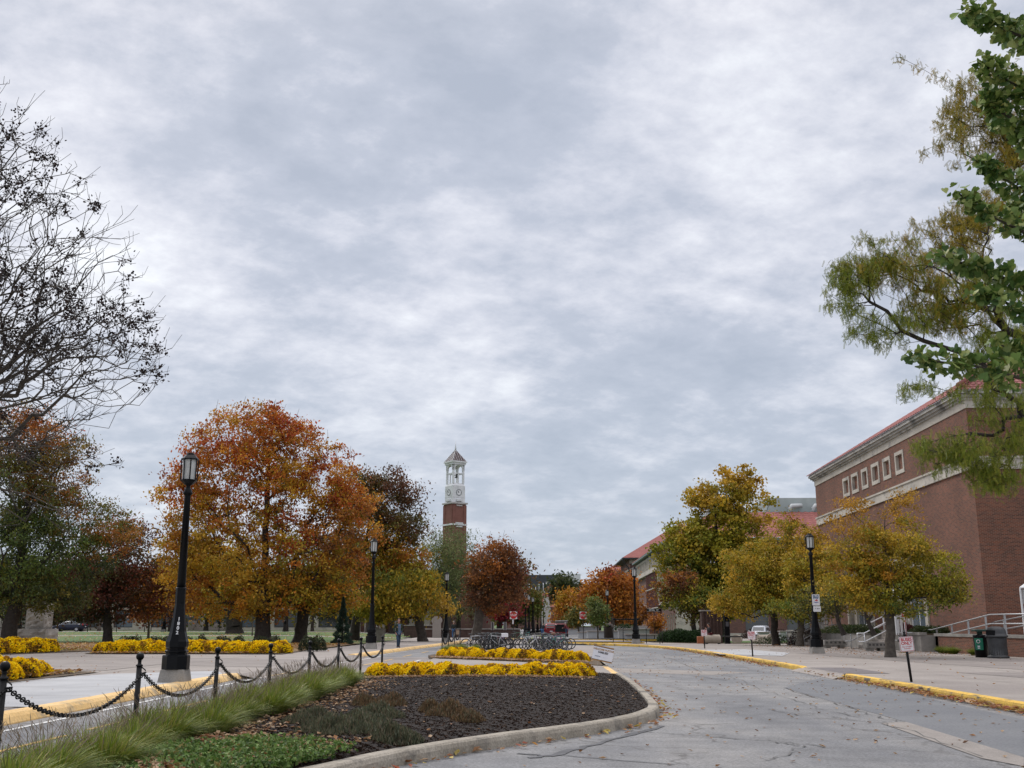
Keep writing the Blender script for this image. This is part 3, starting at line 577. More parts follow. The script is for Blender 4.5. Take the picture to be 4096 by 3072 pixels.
def leafmesh(name, C, size, col, parent, rg, m=None, asp=.5, droop=.35, up=.5, shape='diamond', dirs=None):
    """many small leaves: C centres (n,3), each a folded blade with its own direction"""
    n = len(C); s = (size * rg.uniform(.6, 1.3, n))[:, None]
    t = rg.normal(size=(n, 3)); t[:, 2] -= droop * 1.2
    if dirs is not None: t = t * .5 + dirs
    t /= np.linalg.norm(t, axis=1, keepdims=True); nn = rg.normal(size=(n, 3)); nn[:, 2] += up; b = np.cross(nn, t); b /= np.linalg.norm(b, axis=1, keepdims=True) + 1e-9; nn = np.cross(t, b)
    if shape == 'diamond':
        V = np.stack([C - t * s * .5, C + b * s * asp * .5 + nn * s * .10, C + t * s * .5, C - b * s * asp * .5 + nn * s * .10], 1); F = np.array([[0, 1, 2, 3]]); k = 4
    elif shape == 'fan':
        W = [(-.5, 0), (0.02, .46), (.32, .50), (.45, .18), (.33, .02), (.45, -.18), (.32, -.50), (.02, -.46)]
        V = np.stack([C + t * s * x + b * s * y + nn * s * .18 * abs(y) for x, y in W], 1); F = np.array([[0, 1, 2, 3], [0, 3, 4, 4], [0, 4, 5, 5], [0, 5, 6, 7]]); k = 8
        F = np.array([[0, 1, 2], [0, 2, 3], [0, 3, 4], [0, 4, 5], [0, 5, 6], [0, 6, 7]])
    elif shape == 'pinnate':
        q = []; F = []; k = 0
        for i in range(8):
            x = -.45 + i * .125; w = asp * (.5 if i else .35) * (1 - .25 * i / 7)
            for sg in (-1, 1):
                q += [(x, 0, -.02), (x + .015, sg * w * .6, 0), (x + .095, sg * w, -.05), (x + .09, sg * w * .35, 0)]; F.append([k, k + 1, k + 2, k + 3]); k += 4
        V = np.stack([C + t * s * x + b * s * y + nn * s * (z - .25 * (x + .4) ** 2) for x, y, z in q], 1); F = np.array(F)
    FF = (np.arange(n)[:, None, None] * k + F[None]).reshape(-1, F.shape[1])
    return mesh_np(name, V.reshape(-1, 3), FF, m or LEAF, parent, col=np.repeat(col, k, 0))
RED = [(.38, .055, .020), (.48, .095, .02), (.28, .035, .020), (.56, .16, .025)]
ORG = [(.52, .20, .022), (.46, .15, .02), (.60, .28, .03), (.36, .11, .02), (.55, .24, .02)]
YEL = [(.60, .38, .03), (.52, .30, .025), (.66, .42, .05), (.42, .26, .02), (.34, .25, .03)]
YGR = [(.34, .30, .025), (.42, .32, .03), (.26, .26, .025), (.50, .34, .03), (.20, .22, .02)]
GRN = [(.10, .16, .032), (.15, .20, .035), (.07, .12, .028), (.20, .22, .04)]
DGR = [(.045, .070, .022), (.06, .085, .028), (.03, .05, .018), (.09, .10, .03)]
PUR = [(.10, .040, .022), (.14, .05, .025), (.07, .05, .022), (.17, .065, .03), (.08, .08, .028)]
BRN = [(.20, .085, .035), (.26, .11, .04), (.15, .07, .035), (.32, .13, .04), (.12, .07, .04)]
DRD = [(.13, .028, .018), (.19, .04, .022), (.09, .025, .018), (.10, .055, .025), (.25, .06, .025)]
SGR = [(.15, .19, .07), (.19, .22, .08), (.12, .16, .06), (.23, .24, .09)]
OLV = [(.20, .17, .03), (.26, .20, .035), (.15, .14, .03), (.12, .13, .03)]
BRO = [(.36, .12, .02), (.44, .15, .025), (.28, .09, .02), (.50, .20, .03), (.24, .10, .03)]
def tree(name, label, cat, u, Y, lobes, tr=.3, leaves=9000, size=.2, twigs=260, bark=None, group=None, seed=1, clump=.5, asp=.55, droop=.35, top=None, bare=False, fork=.35, shape='diamond', base=None, tipr=.012, upw=.5, leafm=None, bf=.35, lead=True, bareup=0, step=None, dense=1.0, shell=.42, wig=.07, curve=.3, gaps=-.9, along=0):
    rg = np.random.default_rng(seed); s = 1040 / Y
    if base is None:
        d = ray(u, 640); x = d.x / d.y * Y; base = Vector((x, Y, gz(x, Y) + .05))
    else: base = Vector(base)
    C = []; W = []
    for lb in lobes:
        c = at(lb[0], lb[1], Y); rx, rz = lb[2] / s, lb[3] / s; ry = lb[6] if len(lb) > 6 else (rx + rz) * .5; C.append((c, rx, ry, rz, lb[4], lb[5] if len(lb) > 5 else 1.0, lb[7] if len(lb) > 7 else 0)); W.append(max(.05, rx * rz * (ry ** .5)) * C[-1][5])
    W = np.array(W) / sum(W); A = []; pal = []
    for w, (c, rx, ry, rz, pa, dn, off) in zip(W, C):
        n = max(4, int(twigs * w)); v = rg.normal(size=(n, 3)); v /= np.linalg.norm(v, axis=1, keepdims=True); rr = rg.random(n) ** shell; v = v * rr[:, None]
        q = v * np.array([rx, ry, rz]) + np.array([c.x, c.y + off, c.z]); A.append(q); pal += [pa] * n
    A = np.vstack(A); keep = A[:, 2] > base.z + 1.0; A = A[keep]; pal = [p for p, k in zip(pal, keep) if k]
    if not bare:
        sc_ = max(1.0, (A[:, 2].max() - A[:, 2].min()) / 5); q_ = A / sc_ * 2.6; nn_ = np.sin(q_[:, 0] * 1.3 + seed) * np.cos(q_[:, 1] * 1.1 + seed * 2) + np.sin(q_[:, 2] * 1.9 + q_[:, 0] * .7 + seed); kp = nn_ + rg.normal(size=len(A)) * .35 > gaps
        if kp.sum() > 30: A = A[kp]; pal = [p for p, k in zip(pal, kp) if k]
    zt = A[:, 2].max(); zb = A[:, 2].min(); cx = A[:, 0].mean(); cy = A[:, 1].mean()
    tp = top or (base.x * .75 + cx * .25, base.y * .75 + cy * .25, max(base.z + (zt - base.z) * fork * .6, min(zb + .6, base.z + (zt - base.z) * fork)))
    r = thing(name, label, cat, base, group=group); B = np.array(base)
    ld = (tp[0] * .4 + cx * .6, tp[1] * .4 + cy * .6, zt - (zt - tp[2]) * .22) if lead else None
    G_, par, rad, kids = grow(base, tp, A, tr, rg, bf=bf, step=step or max(.35, .045 * (zt - base.z)), tipr=tipr, upw=upw, lead=ld, wig=wig, curve=curve)
    if bareup:                                                     # bare shoots poking out of the top
        tp_ = np.where((kids == 0) & (G_[:, 2] > zb + (zt - zb) * .62))[0]; xa = []; xp = []; xr = []
        for j in rg.choice(tp_, min(bareup, len(tp_)), replace=False):
            L = rg.uniform(.35, 1.1); q = j
            for k_ in range(2): xa.append((G_[j] if k_ == 0 else xa[-1]) + np.array([rg.normal() * .10, rg.normal() * .10, .5]) * L); xp.append(q); xr.append((.014, .009)[k_]); q = len(G_) + len(xa) - 1
        if xa: G_ = np.vstack([G_, xa]); par = np.concatenate([par, xp]); rad = np.concatenate([rad, xr]); kids = np.concatenate([kids, np.ones(len(xa), int)])
    limbs('trunk', G_ - B, par, rad, bark or BARK, r)
    if bare: return r, G_, par, rad, kids, A
    # leaves in clumps round each twig end, plus some strung along the twigs
    per = max(1, int(leaves / len(A))); nA = len(A); jit = rg.normal(size=(nA, per, 3)) * clump * np.array([1, 1, .66]) * rg.uniform(.55, 1.25, (nA, 1, 1)); P = (A[:, None] + jit).reshape(-1, 3)
    if along:                                                      # leaves hang all along the thin shoots
        ix = np.where((rad < along) & (np.arange(len(G_)) > 3))[0]; near = np.array([np.argmin(((A - G_[i]) ** 2).sum(1)) for i in ix]); reps = max(1, int(leaves / len(ix))); P = (G_[ix][:, None] + rg.normal(size=(len(ix), reps, 3)) * clump).reshape(-1, 3); P[:, 2] -= size * .35; pr_ = []
        for q_ in np.repeat(near, reps): pp_ = pal[q_]; pr_.append(pp_[rg.integers(0, len(pp_))])
        cc_ = np.array(pr_) * rg.uniform(.7, 1.25, (len(P), 1)); leafmesh('crown', P - B, size, cc_, r, rg, m=leafm, asp=asp, droop=droop, shape=shape); return r
    base_c = []
    for i in range(nA):
        p = pal[i]; p = p((A[i][2] - zb) / (zt - zb + 1e-6), rg) if callable(p) else p; a_ = A[i] / max(.6, (zt - zb) * .11); k = int(rg.integers(0, len(p))) if rg.random() < .3 else int((math.sin(a_[0] + seed) + math.sin(a_[2] * 1.3 + 2) + math.sin(a_[1] * .9) + 3) / 6 * len(p) * 2.3) % len(p); c = np.array(p)[rg.integers(0, len(p), per)] * .38 + np.array(p[k])[None] * .62; base_c.append(c * rg.uniform(.75, 1.2))
    c = np.vstack(base_c) * rg.uniform(.72, 1.22, (len(P), 1)); ok = P[:, 2] > base.z + .4
    dirs = None
    leafmesh('crown', P[ok] - B, size, c[ok], r, rg, m=leafm, asp=asp, droop=droop, shape=shape)
    return r
def mixp(lo, hi, a=.35, b=.75):
    return lambda t, rg: (hi if rg.random() < ss(a, b, t) else lo)
# ---- left side -------------------------------------------------------------
BIGP = mixp(YEL + ORG[:2] + YGR[:1], RED + YEL[:2] + ORG, .15, .7); BIGP2 = mixp(YEL + ORG[:3], RED + YEL[:2] + ORG[:3], .2, .75)
tree('maple_tree', 'tall maple with red and orange leaves over a yellow lower crown', 'tree', 263, 80, [(248, 462, 74, 56, BIGP2), (268, 432, 52, 30, BIGP2), (196, 505, 46, 54, BIGP2), (310, 478, 50, 44, BIGP2, .9), (345, 505, 36, 38, BIGP2, .8), (258, 555, 92, 50, BIGP), (185, 565, 34, 38, BIGP2), (335, 535, 48, 40, mixp(ORG + BRN, RED + ORG)), (250, 600, 70, 20, YEL + ORG), (325, 585, 50, 26, YGR + ORG)],
     tr=.52, leaves=72000, size=.24, twigs=1700, seed=11, clump=.38, bareup=160, fork=.30, bark=BARKD, shell=.38)
tree('sweetgum_tree', 'rounded sweetgum with purple and green leaves beside the orange maple', 'tree', 354, 95, [(392, 498, 30, 30, PUR + BRN), (400, 525, 26, 34, PUR + OLV), (372, 478, 16, 14, OLV + BRN), (362, 505, 32, 32, OLV + BRN), (385, 560, 42, 32, YGR + ORG), (410, 570, 26, 18, YGR + BRO), (350, 560, 40, 30, OLV + YEL)],
     tr=.38, leaves=32000, size=.26, twigs=640, seed=12, clump=.48, bareup=60, bark=BARKD)
tree('oak_tree', 'bare-limbed brown tree with thin yellow leaves right of the maple trunk', 'tree', 299, 82, [(312, 585, 48, 26, YGR + BRN, .5), (340, 600, 30, 16, YEL + YGR, .6), (295, 575, 30, 18, YGR + ORG, .6)], tr=.46, leaves=4200, size=.28, twigs=300, seed=13, clump=.6, bark=BARKD, tipr=.02)
tree('maple_tree', 'dark maple with crimson and brown leaves left of the big maple', 'tree', 108, 85, [(110, 592, 60, 32, DRD + PUR), (132, 555, 36, 32, DRD + PUR + OLV), (165, 592, 34, 28, DRD + BRO), (70, 602, 46, 24, PUR + DGR), (120, 535, 20, 16, RED + DRD), (95, 570, 40, 30, PUR + DGR + DRD), (35, 600, 40, 24, DGR + PUR)],
     tr=.34, leaves=32000, size=.24, twigs=640, seed=14, clump=.5, bark=BARKD)
tree('pear_tree', 'broad green tree turning orange at its top behind the stone pillar', 'tree', 8, 60, [(12, 440, 58, 40, mixp(GRN + OLV, BRO + OLV + RED[:1], .2, .9)), (55, 470, 44, 44, mixp(DGR + OLV, BRO + OLV)), (12, 500, 62, 48, GRN + OLV + DGR), (78, 520, 38, 30, GRN + BRO + OLV), (30, 560, 80, 50, DGR + GRN), (112, 535, 30, 26, OLV + BRO + GRN), (60, 590, 40, 25, DGR + OLV), (-20, 590, 50, 30, GRN + YGR)],
     tr=.40, leaves=60000, size=.18, twigs=1100, seed=15, clump=.34, bark=BARKD, asp=.45)
tree('oak_tree', 'thick flared trunk with yellow-green leaves far back on the lawn', 'tree', 234, 125, [(228, 588, 40, 28, YGR + YEL), (200, 600, 26, 20, YGR + ORG), (250, 595, 28, 24, OLV + YEL), (232, 560, 35, 25, YGR + ORG)], tr=.85, leaves=6000, size=.45, twigs=160, seed=16, clump=.9, bark=BARKD)
tree('ginkgo_tree', 'spreading ginkgo with drooping yellow-green branches behind the walking man', 'tree', 423, 92, [(395, 602, 32, 20, YGR + YEL), (425, 594, 20, 22, YEL + YGR), (372, 606, 22, 20, YGR), (440, 604, 12, 14, YEL + [(.62, .40, .12)]), (402, 582, 30, 16, YGR + GRN)], tr=.36, leaves=12000, size=.26, twigs=220, seed=17, clump=.5, droop=1.2, bark=BARKD)
tree('locust_tree', 'feathery soft green tree below the clock tower', 'tree', 446, 132, [(446, 548, 18, 30, SGR), (460, 562, 18, 34, SGR), (430, 556, 14, 18, SGR + YGR), (462, 594, 30, 24, SGR), (440, 585, 25, 25, SGR + DGR), (478, 590, 14, 18, SGR)], tr=.40, leaves=15000, size=.34, twigs=260, seed=18, clump=.9, asp=.3)
tree('oak_tree', 'large rust-brown oak with a straight grey trunk right of the clock tower', 'tree', 475, 104, [(500, 556, 18, 20, BRO + BRN), (488, 572, 24, 26, BRN + BRO), (512, 575, 14, 28, BRN + DRD), (503, 596, 26, 18, BRN), (470, 600, 20, 12, BRN + PUR, .5), (482, 588, 20, 22, PUR + BRN), (492, 612, 10, 8, BRO)], tr=.42, leaves=15000, size=.27, twigs=520, seed=19, clump=.45, bareup=40, bark=BARKG)
tree('maple_sapling', 'small orange maple with a thin trunk beside the parked sedan', 'tree', 148, 95, [(150, 610, 15, 10, ORG + BRO), (138, 612, 10, 8, BRO), (158, 604, 12, 9, ORG + DRD)], tr=.10, leaves=1800, size=.26, twigs=60, seed=20, clump=.4)
tree('japanese_maple', 'crimson maple far behind the oak trunk', 'tree', 506, 165, [(506, 610, 12, 9, [(.26, .02, .03), (.34, .03, .035), (.2, .02, .03)])], tr=.2, leaves=1600, size=.5, twigs=50, seed=21, clump=.8)
tree('sapling', 'young yellow sapling on the lawn between two trunks', 'tree', 252, 112, [(252, 600, 6, 14, YEL + YGR)], tr=.06, leaves=900, size=.25, twigs=40, seed=22, clump=.35)
for i, (u, Y, w, h, p, lb) in enumerate([(18, 172, 40, 24, DGR, 'dark green tree far behind the stone wall'), (62, 176, 34, 22, DGR + BRN, 'dark brown-green tree behind the crimson maple'), (170, 150, 42, 26, DRD + DGR, 'dark tree between the crimson and orange maples'), (205, 168, 40, 30, OLV + DGR, 'olive tree behind the black street lamp'),
        (285, 152, 44, 26, OLV + YGR, 'yellow-green tree behind the orange maple'), (340, 160, 44, 30, DGR + OLV, 'dark tree behind the blue spruce'), (392, 150, 30, 22, OLV + DGR, 'dark tree behind the ginkgo'), (458, 158, 28, 20, PUR + DGR + BRN, 'purple-brown tree behind the feathery locust'), (500, 175, 30, 18, BRN + OLV, 'brown tree behind the rust oak'), (-25, 150, 45, 30, DGR, 'dark tree at the left edge')]):
    tree('shade_tree', lb, 'tree', u, Y, [(u, 592, w, h, p), (u + w * .4, 572, w * .6, h * .7, p)], tr=.32, leaves=4200, size=.62, twigs=110, seed=40 + i, clump=1.3, bark=BARKD, group='background trees on the left')
for i, (u, Y, p) in enumerate([(478, 240, OLV), (498, 250, BRN + OLV), (517, 255, DGR), (596, 262, OLV + ORG), (618, 250, BRO), (640, 245, DGR + BRO)]): tree('shade_tree', ['far olive tree behind the rust oak, left side', 'far brown tree behind the rust oak, right side', 'far dark tree beyond the lamp row', 'far olive-orange tree behind the ginkgo sapling', 'far rust tree beyond the orange maple', 'far dark tree beyond the black lamp'][i], 'tree', u, Y, [(u, 612, 13, 12, p)], tr=.3, leaves=1500, size=.9, twigs=50, seed=180 + i, clump=1.2, bark=BARKD, group='distant trees of the street')
for i, (u, Y) in enumerate([(83, 158), (98, 157), (312, 157), (347, 155), (367, 153)]):
    r_ = tree('small_tree', ['pale leafless tree left of the dark maple trunk', 'pale forked leafless tree by the far building', 'leafless tree between the lawn trunks', 'pale leafless tree by the blue spruce', 'pale leafless tree right of the spruce'][i], 'tree', u, Y, [(u, 606, 9, 9, BRN)], tr=.22, twigs=70, seed=60 + i, bare=True, bark=BARKG, tipr=.02, group='small leafless trees before the far building')[0]
# ---- centre background ---------------------------------------------------------
tree('maple_tree', 'broad bright orange maple left of the far lamp post', 'tree', 612, 150, [(612, 590, 24, 20, BRO + ORG), (600, 598, 20, 20, BRO + ORG), (628, 600, 13, 20, BRO + ORG), (610, 578, 12, 10, RED + BRO), (590, 606, 12, 14, ORG + YEL), (625, 612, 12, 8, BRO)], tr=.4, leaves=11000, size=.45, twigs=220, seed=70, clump=.8)
tree('pear_tree', 'golden orange oval tree right of the white obelisk', 'tree', 565, 188, [(569, 606, 11, 17, ORG + YEL), (569, 614, 12, 11, BRO + ORG), (580, 612, 8, 10, ORG)], tr=.3, leaves=5000, size=.55, twigs=120, seed=71, clump=.9)
tree('maple_tree', 'green tree with orange patches left of the white obelisk', 'tree', 534, 175, [(530, 605, 8, 13, OLV + GRN), (526, 602, 7, 10, BRO + GRN), (533, 598, 5, 7, OLV)], tr=.3, leaves=4200, size=.5, twigs=110, seed=72, clump=.9)
tree('evergreen_tree', 'dark round tree against the sky behind the orange oval tree', 'tree', 562, 265, [(562, 588, 12, 12, DGR), (556, 596, 8, 10, DGR + BRN)], tr=.3, leaves=2600, size=.9, twigs=80, seed=73, clump=1.3)
tree('evergreen_tree', 'smaller dark tree right of the dark round one', 'tree', 577, 270, [(578, 594, 9, 9, DGR)], tr=.3, leaves=1500, size=.9, twigs=50, seed=74, clump=1.2)
tree('ginkgo_sapling', 'young bright green tree beside the right-hand stop sign', 'tree', 598, 116, [(597, 610, 9, 12, GRN + SGR), (600, 618, 10, 7, GRN), (594, 602, 5, 5, GRN)], tr=.07, leaves=2600, size=.25, twigs=70, seed=75, clump=.4)
tree('willow_shrub', 'pale olive bushy tree behind the right-hand stop sign', 'tree', 579, 150, [(578, 616, 12, 8, SGR + OLV), (572, 620, 8, 6, OLV)], tr=.12, leaves=2000, size=.4, twigs=60, seed=76, clump=.6)
tree('hawthorn_tree', 'small orange tree in front of the finned hall', 'tree', 657, 122, [(657, 622, 7, 7, BRO + ORG), (652, 626, 5, 4, BRO)], tr=.1, leaves=1300, size=.25, twigs=40, seed=77, clump=.4)
tree('tree_of_street', 'rust tree behind the black lamp of the far crossing', 'tree', 640, 170, [(640, 618, 12, 9, BRO + BRN)], tr=.2, leaves=1200, size=.5, twigs=40, seed=78, clump=.8)['category'] = 'tree'
# ---- right side ------------------------------------------------------------------
tree('tulip_tree', 'tallest yellow tree of the right side with a golden top and green lower crown', 'tree', 722, 112, [(738, 482, 24, 17, YEL, .8), (718, 500, 34, 20, YEL + YGR, .8), (748, 500, 24, 18, YEL + YGR, .6), (700, 497, 22, 12, YEL, .6), (720, 525, 38, 20, YGR, .9), (705, 548, 40, 22, YGR), (676, 550, 26, 13, YGR, 1.2), (690, 535, 26, 18, YGR), (760, 520, 12, 8, YEL), (745, 545, 24, 24, YGR), (690, 575, 34, 24, YGR + GRN), (730, 570, 36, 34, YGR + GRN), (738, 603, 18, 18, YGR), (708, 596, 36, 18, YGR + OLV)],
     tr=.42, leaves=38000, size=.32, twigs=900, seed=80, clump=.46, bark=BARKD, fork=.25, asp=.8)
tree('maple_tree', 'green and rust tree standing close left of the tulip tree trunk', 'tree', 695, 107, [(690, 598, 30, 14, YGR + GRN), (680, 585, 18, 16, PUR + BRO), (700, 612, 22, 9, YGR + PUR), (662, 592, 8, 12, BRO + OLV)], tr=.24, leaves=6000, size=.3, twigs=160, seed=81, clump=.5, bark=BARKD)
tree('linden_tree', 'yellow linden behind the left bus sign, left of its twin', 'tree', 776, 78, [(752, 565, 34, 22, YEL + YGR), (790, 548, 30, 28, YEL + YGR), (792, 525, 11, 14, BRO + YGR, .5), (750, 598, 40, 20, YEL + YGR), (782, 600, 42, 20, YGR), (728, 603, 16, 14, YEL), (770, 578, 40, 30, YEL + YGR)],
     tr=.24, leaves=32000, size=.19, twigs=820, gaps=-.5, seed=82, clump=.32, bark=BARKD, fork=.28)
tree('linden_tree', 'yellow-green linden with a forked trunk left of the bus stop lamp', 'tree', 799, 73, [(815, 575, 34, 30, YGR + YEL), (820, 600, 32, 18, YGR), (812, 545, 18, 18, YEL, .7), (800, 608, 34, 12, YGR + GRN)], tr=.22, leaves=20000, size=.19, twigs=560, gaps=-.5, seed=83, clump=.32, fork=.25)
tree('linden_tree', 'nearest linden on the plaza with a full yellow-green crown', 'tree', 889, 47, [(888, 545, 42, 30, YGR + YEL), (862, 566, 40, 24, YEL + ORG[:1] + YGR), (860, 590, 38, 20, YGR + YEL), (918, 572, 44, 24, YGR), (948, 590, 32, 18, YGR + OLV), (905, 595, 50, 20, YGR + GRN), (850, 520, 30, 24, [(.48, .26, .03), (.40, .22, .03)], .30), (900, 505, 24, 22, [(.50, .27, .03), (.42, .25, .03)], .30), (835, 540, 12, 20, YEL, .4), (880, 610, 20, 10, YGR)],
     tr=.20, leaves=38000, size=.13, twigs=1000, gaps=-.5, seed=84, clump=.225, fork=.30, tipr=.007, bark=BARKG)
for i, (u, Y, w, h, p, lb) in enumerate([(812, 62, 14, 12, YGR + DGR, 'small green tree leaning left of the stairs'), (838, 59, 18, 14, DGR + OLV, 'dark crabapple tree by the left stair rail'), (868, 57, 24, 16, DGR + BRN + OLV, 'twisted crabapple tree before the limestone doorway')]):
    tree('crabapple_tree', lb, 'tree', u, Y, [(u, 598, w, h, p, .6), (u - 8, 608, w * .8, h * .6, p, .6)], tr=.11, leaves=1500, size=.13, twigs=140, seed=90 + i, clump=.3, bark=BARKD, tipr=.01, base=(at(u, 630, Y).x + .3, Y, 1.0), top=(at(u, 620, Y).x, Y, 1.7))
# ---- near trees that reach in from both sides -------------------------------------
def bare_tree():
    rg = np.random.default_rng(3); Y = 20
    r, A, par, rad, kids, T = tree('bare_tree', 'leafless tree reaching in from the left edge with clusters of dark berries', 'tree', -150, Y, [(-60, 300, 205, 195, BRN, 1, 3.8), (-40, 165, 112, 98, BRN, .6, 2.4), (45, 345, 122, 78, BRN, 1.0, 3), (0, 440, 110, 50, BRN, .4, 3), (30, 495, 88, 42, BRN, .33, 2)],
        tr=.30, twigs=3600, seed=8, bare=True, bark=BARKG, tipr=.0062, top=(-13.2, 20, 3.0), upw=.0, bf=.42, step=.4, base=(-13.8, 20, .12), wig=.035, curve=.30, shell=.6)
    B = np.array(r.location); tips = A[kids == 0]; tips = tips[tips[:, 0] > -11]; tips = tips[tips[:, 2] > 4.6]; g = np.sin(tips[:, 0] * 1.7 + 1) + np.sin(tips[:, 2] * 1.9) + rg.normal(size=len(tips)) * .8; tips = tips[g > .1]
    P = (tips[:, None] + rg.normal(size=(len(tips), 26, 3)) * .068).reshape(-1, 3); col = np.array([(.022, .012, .012), (.035, .018, .016), (.012, .009, .010)])[rg.integers(0, 3, len(P))]
    leafmesh('berries', P - B, .055, col, r, rg, asp=1.0, m=LEAFN)
    # fine side twigs
    ends = A[kids == 0]; d = ends - A[par[kids == 0]]; d /= np.linalg.norm(d, axis=1, keepdims=True); b = MB()
    for e, q in list(zip(ends - B, d)):
        for _ in range(2):
            L = rg.uniform(.12, .34); v = q + rg.normal(size=3) * .55; v[2] += .1; b.tube([e - q * .3 * rg.random(), e + v * L * .5 + rg.normal(size=3) * .03, e + v * L + np.array([0, 0, .05])], [.0058, .0050, .0042], 3, False)
    b.build('twigs', BARKD, r, uv=False)
bare_tree()
LOC = [(.34, .26, .025), (.27, .23, .025), (.42, .28, .03), (.18, .19, .022), (.30, .25, .025)]
LOG = [(.20, .25, .024), (.26, .30, .035), (.15, .20, .024), (.31, .31, .04)]
tree('honey_locust_tree', 'airy honey locust with feathery olive leaves reaching over from the right', 'tree', 1200, 24, [(985, 105, 42, 40, LOC, .8, 1.5), (950, 140, 34, 30, LOC, .5, 1), (920, 46, 42, 9, LOC, .45, .8), (1015, 150, 30, 40, LOC, .8, 1.2), (885, 262, 54, 28, LOG + LOC, .9, 1.3), (848, 285, 24, 34, LOG, .7, 1), (870, 320, 30, 20, LOG, .5, 1), (960, 385, 50, 20, LOG, .5, 1), (940, 250, 50, 40, LOC, 1, 1.6), (960, 300, 60, 36, LOG + LOC, .9, 1.6), (900, 330, 34, 20, LOG, .6, 1), (985, 215, 40, 26, LOC, .8, 1.3), (1000, 350, 40, 30, LOG, .7, 1.4),
     (915, 378, 20, 18, LOG, .4, .8), (1005, 415, 34, 25, LOG, .5, 1.1), (950, 452, 38, 22, LOG, 1.2, 1.0), (925, 478, 25, 16, LOG, .9, .8), (990, 470, 35, 24, LOG, .8, 1.0), (1015, 440, 20, 30, LOG, .6, 1)],
     tr=.20, leaves=27000, size=.17, twigs=1700, seed=31, clump=.08, gaps=-1.0, along=.014, wig=.03, curve=.2, shape='pinnate', asp=.32, droop=1.5, bark=BARKD, base=(15.5, 24.5, .12), top=(14.4, 24.2, 6.3), tipr=.006, upw=.1, bf=.3, step=.35, leafm=LEAFN, shell=.5)
def ginkgo():
    rg = np.random.default_rng(9); Y = 10.5; r = thing('ginkgo_tree', 'near ginkgo branch ends with dense green fan-shaped leaves down the right edge', 'tree', (10.6, 10.6, .12)); B = np.array(r.location)
    PX = lambda u, v, y=Y: np.array(at(u, v, y)); br = []
    trunk = [np.array([10.6, 10.6, .12]), np.array([10.4, 10.5, 2.5]), np.array([10.35, 10.5, 5.0]), np.array([10.2, 10.5, 7.5]), np.array([10.2, 10.5, 9.0])]
    b = MB(); b.tube([p - B for p in trunk], [.24, .19, .16, .12, .06], 10)
    tips = [((966, 8), (1100, 90), .17, 9.8), ((978, 60), (1100, 150), .20, 10.4), ((983, 98), (1100, 190), .20, 10.6), ((1000, 118), (1100, 240), .15, 10.9), ((975, 158), (1110, 260), .15, 10.3), ((958, 192), (1110, 300), .15, 10.1), ((942, 256), (1110, 330), .17, 10.6), ((980, 292), (1110, 360), .14, 10.2), ((912, 356), (1110, 400), .19, 10.4), ((1005, 30), (1110, 100), .18, 11.2), ((1010, 200), (1110, 320), .13, 11.2), ((1000, 345), (1110, 410), .17, 10.9)]
    C = []; D = []
    for (tu, tv), (su, sv), w, y in tips:
        p3 = PX(tu, tv, y); p1 = PX(su, sv, y); z0 = max(1.5, p1[2] - .5); p0 = np.array([10.3, 10.5, z0]); pts = []
        for i in range(15):
            t = i / 14; q = (1 - t) ** 2 * p0 + 2 * t * (1 - t) * p1 + t * t * p3; pts.append(q + rg.normal(size=3) * .015)
        b.tube([q - B for q in pts], [.045 * (1 - i / 15) + .006 for i in range(15)], 6)
        n = int(760 * w / .17)
        for _ in range(n):
            t = .30 + .70 * rg.random() ** .85; i = min(13, int(t * 14)); f = t * 14 - i; q = pts[i] * (1 - f) + pts[min(14, i + 1)] * f; o = rg.normal(size=3); o /= np.linalg.norm(o); rad = w * 1.45 * (1.15 - .50 * t ** 3) * (.55 + .45 * abs(math.sin(t * 22 + w * 50))) * rg.random() ** .4
            C.append(q + o * rad * np.array([1, 1, .85])); D.append(o)
    b.build('trunk', BARK, r, uv=False); C = np.array(C); D = np.array(D); pal = np.array([(.14, .21, .05), (.10, .17, .04), (.19, .27, .07), (.27, .33, .10), (.07, .13, .035), (.33, .36, .12)])
    leafmesh('crown', C - B, .088, pal[rg.integers(0, 6, len(C))] * rg.uniform(.8, 1.2, (len(C), 1)), r, rg, m=LEAFN, shape='fan', dirs=D * .8, droop=.1, up=.8)
ginkgo()
# ---- spruce --------------------------------------------------------------------
def spruce():
    rg = np.random.default_rng(6); Y = 78; p = at(342, 642, Y); r = thing('spruce_tree', 'small conical blue-green spruce on the leaf-strewn lawn', 'tree', (p.x, Y, gz(p.x, Y) + .15)); H = 3.35; b = MB(); b.tube([(0, 0, 0), (0, 0, H * .95)], [.09, .015], 7); b.build('trunk', BARKD, r, uv=False)
    C = []; D = []
    for _ in range(9000):
        h = rg.random() ** 1.35; rad = (1 - h) * .88 * (.35 + .65 * rg.random() ** .5) * (.82 + .18 * math.sin(h * 38)) + .02; a = rg.random() * 6.283; C.append((math.cos(a) * rad, math.sin(a) * rad, .1 + h * (H - .1) - rad * .12)); D.append((math.cos(a), math.sin(a), .35))
    c = np.array([(.030, .060, .040), (.045, .080, .055), (.022, .045, .030), (.06, .10, .07)])[rg.integers(0, 4, len(C))]; leafmesh('crown', np.array(C), .13, c, r, rg, asp=.28, dirs=np.array(D) * 1.6, droop=0)
spruce()
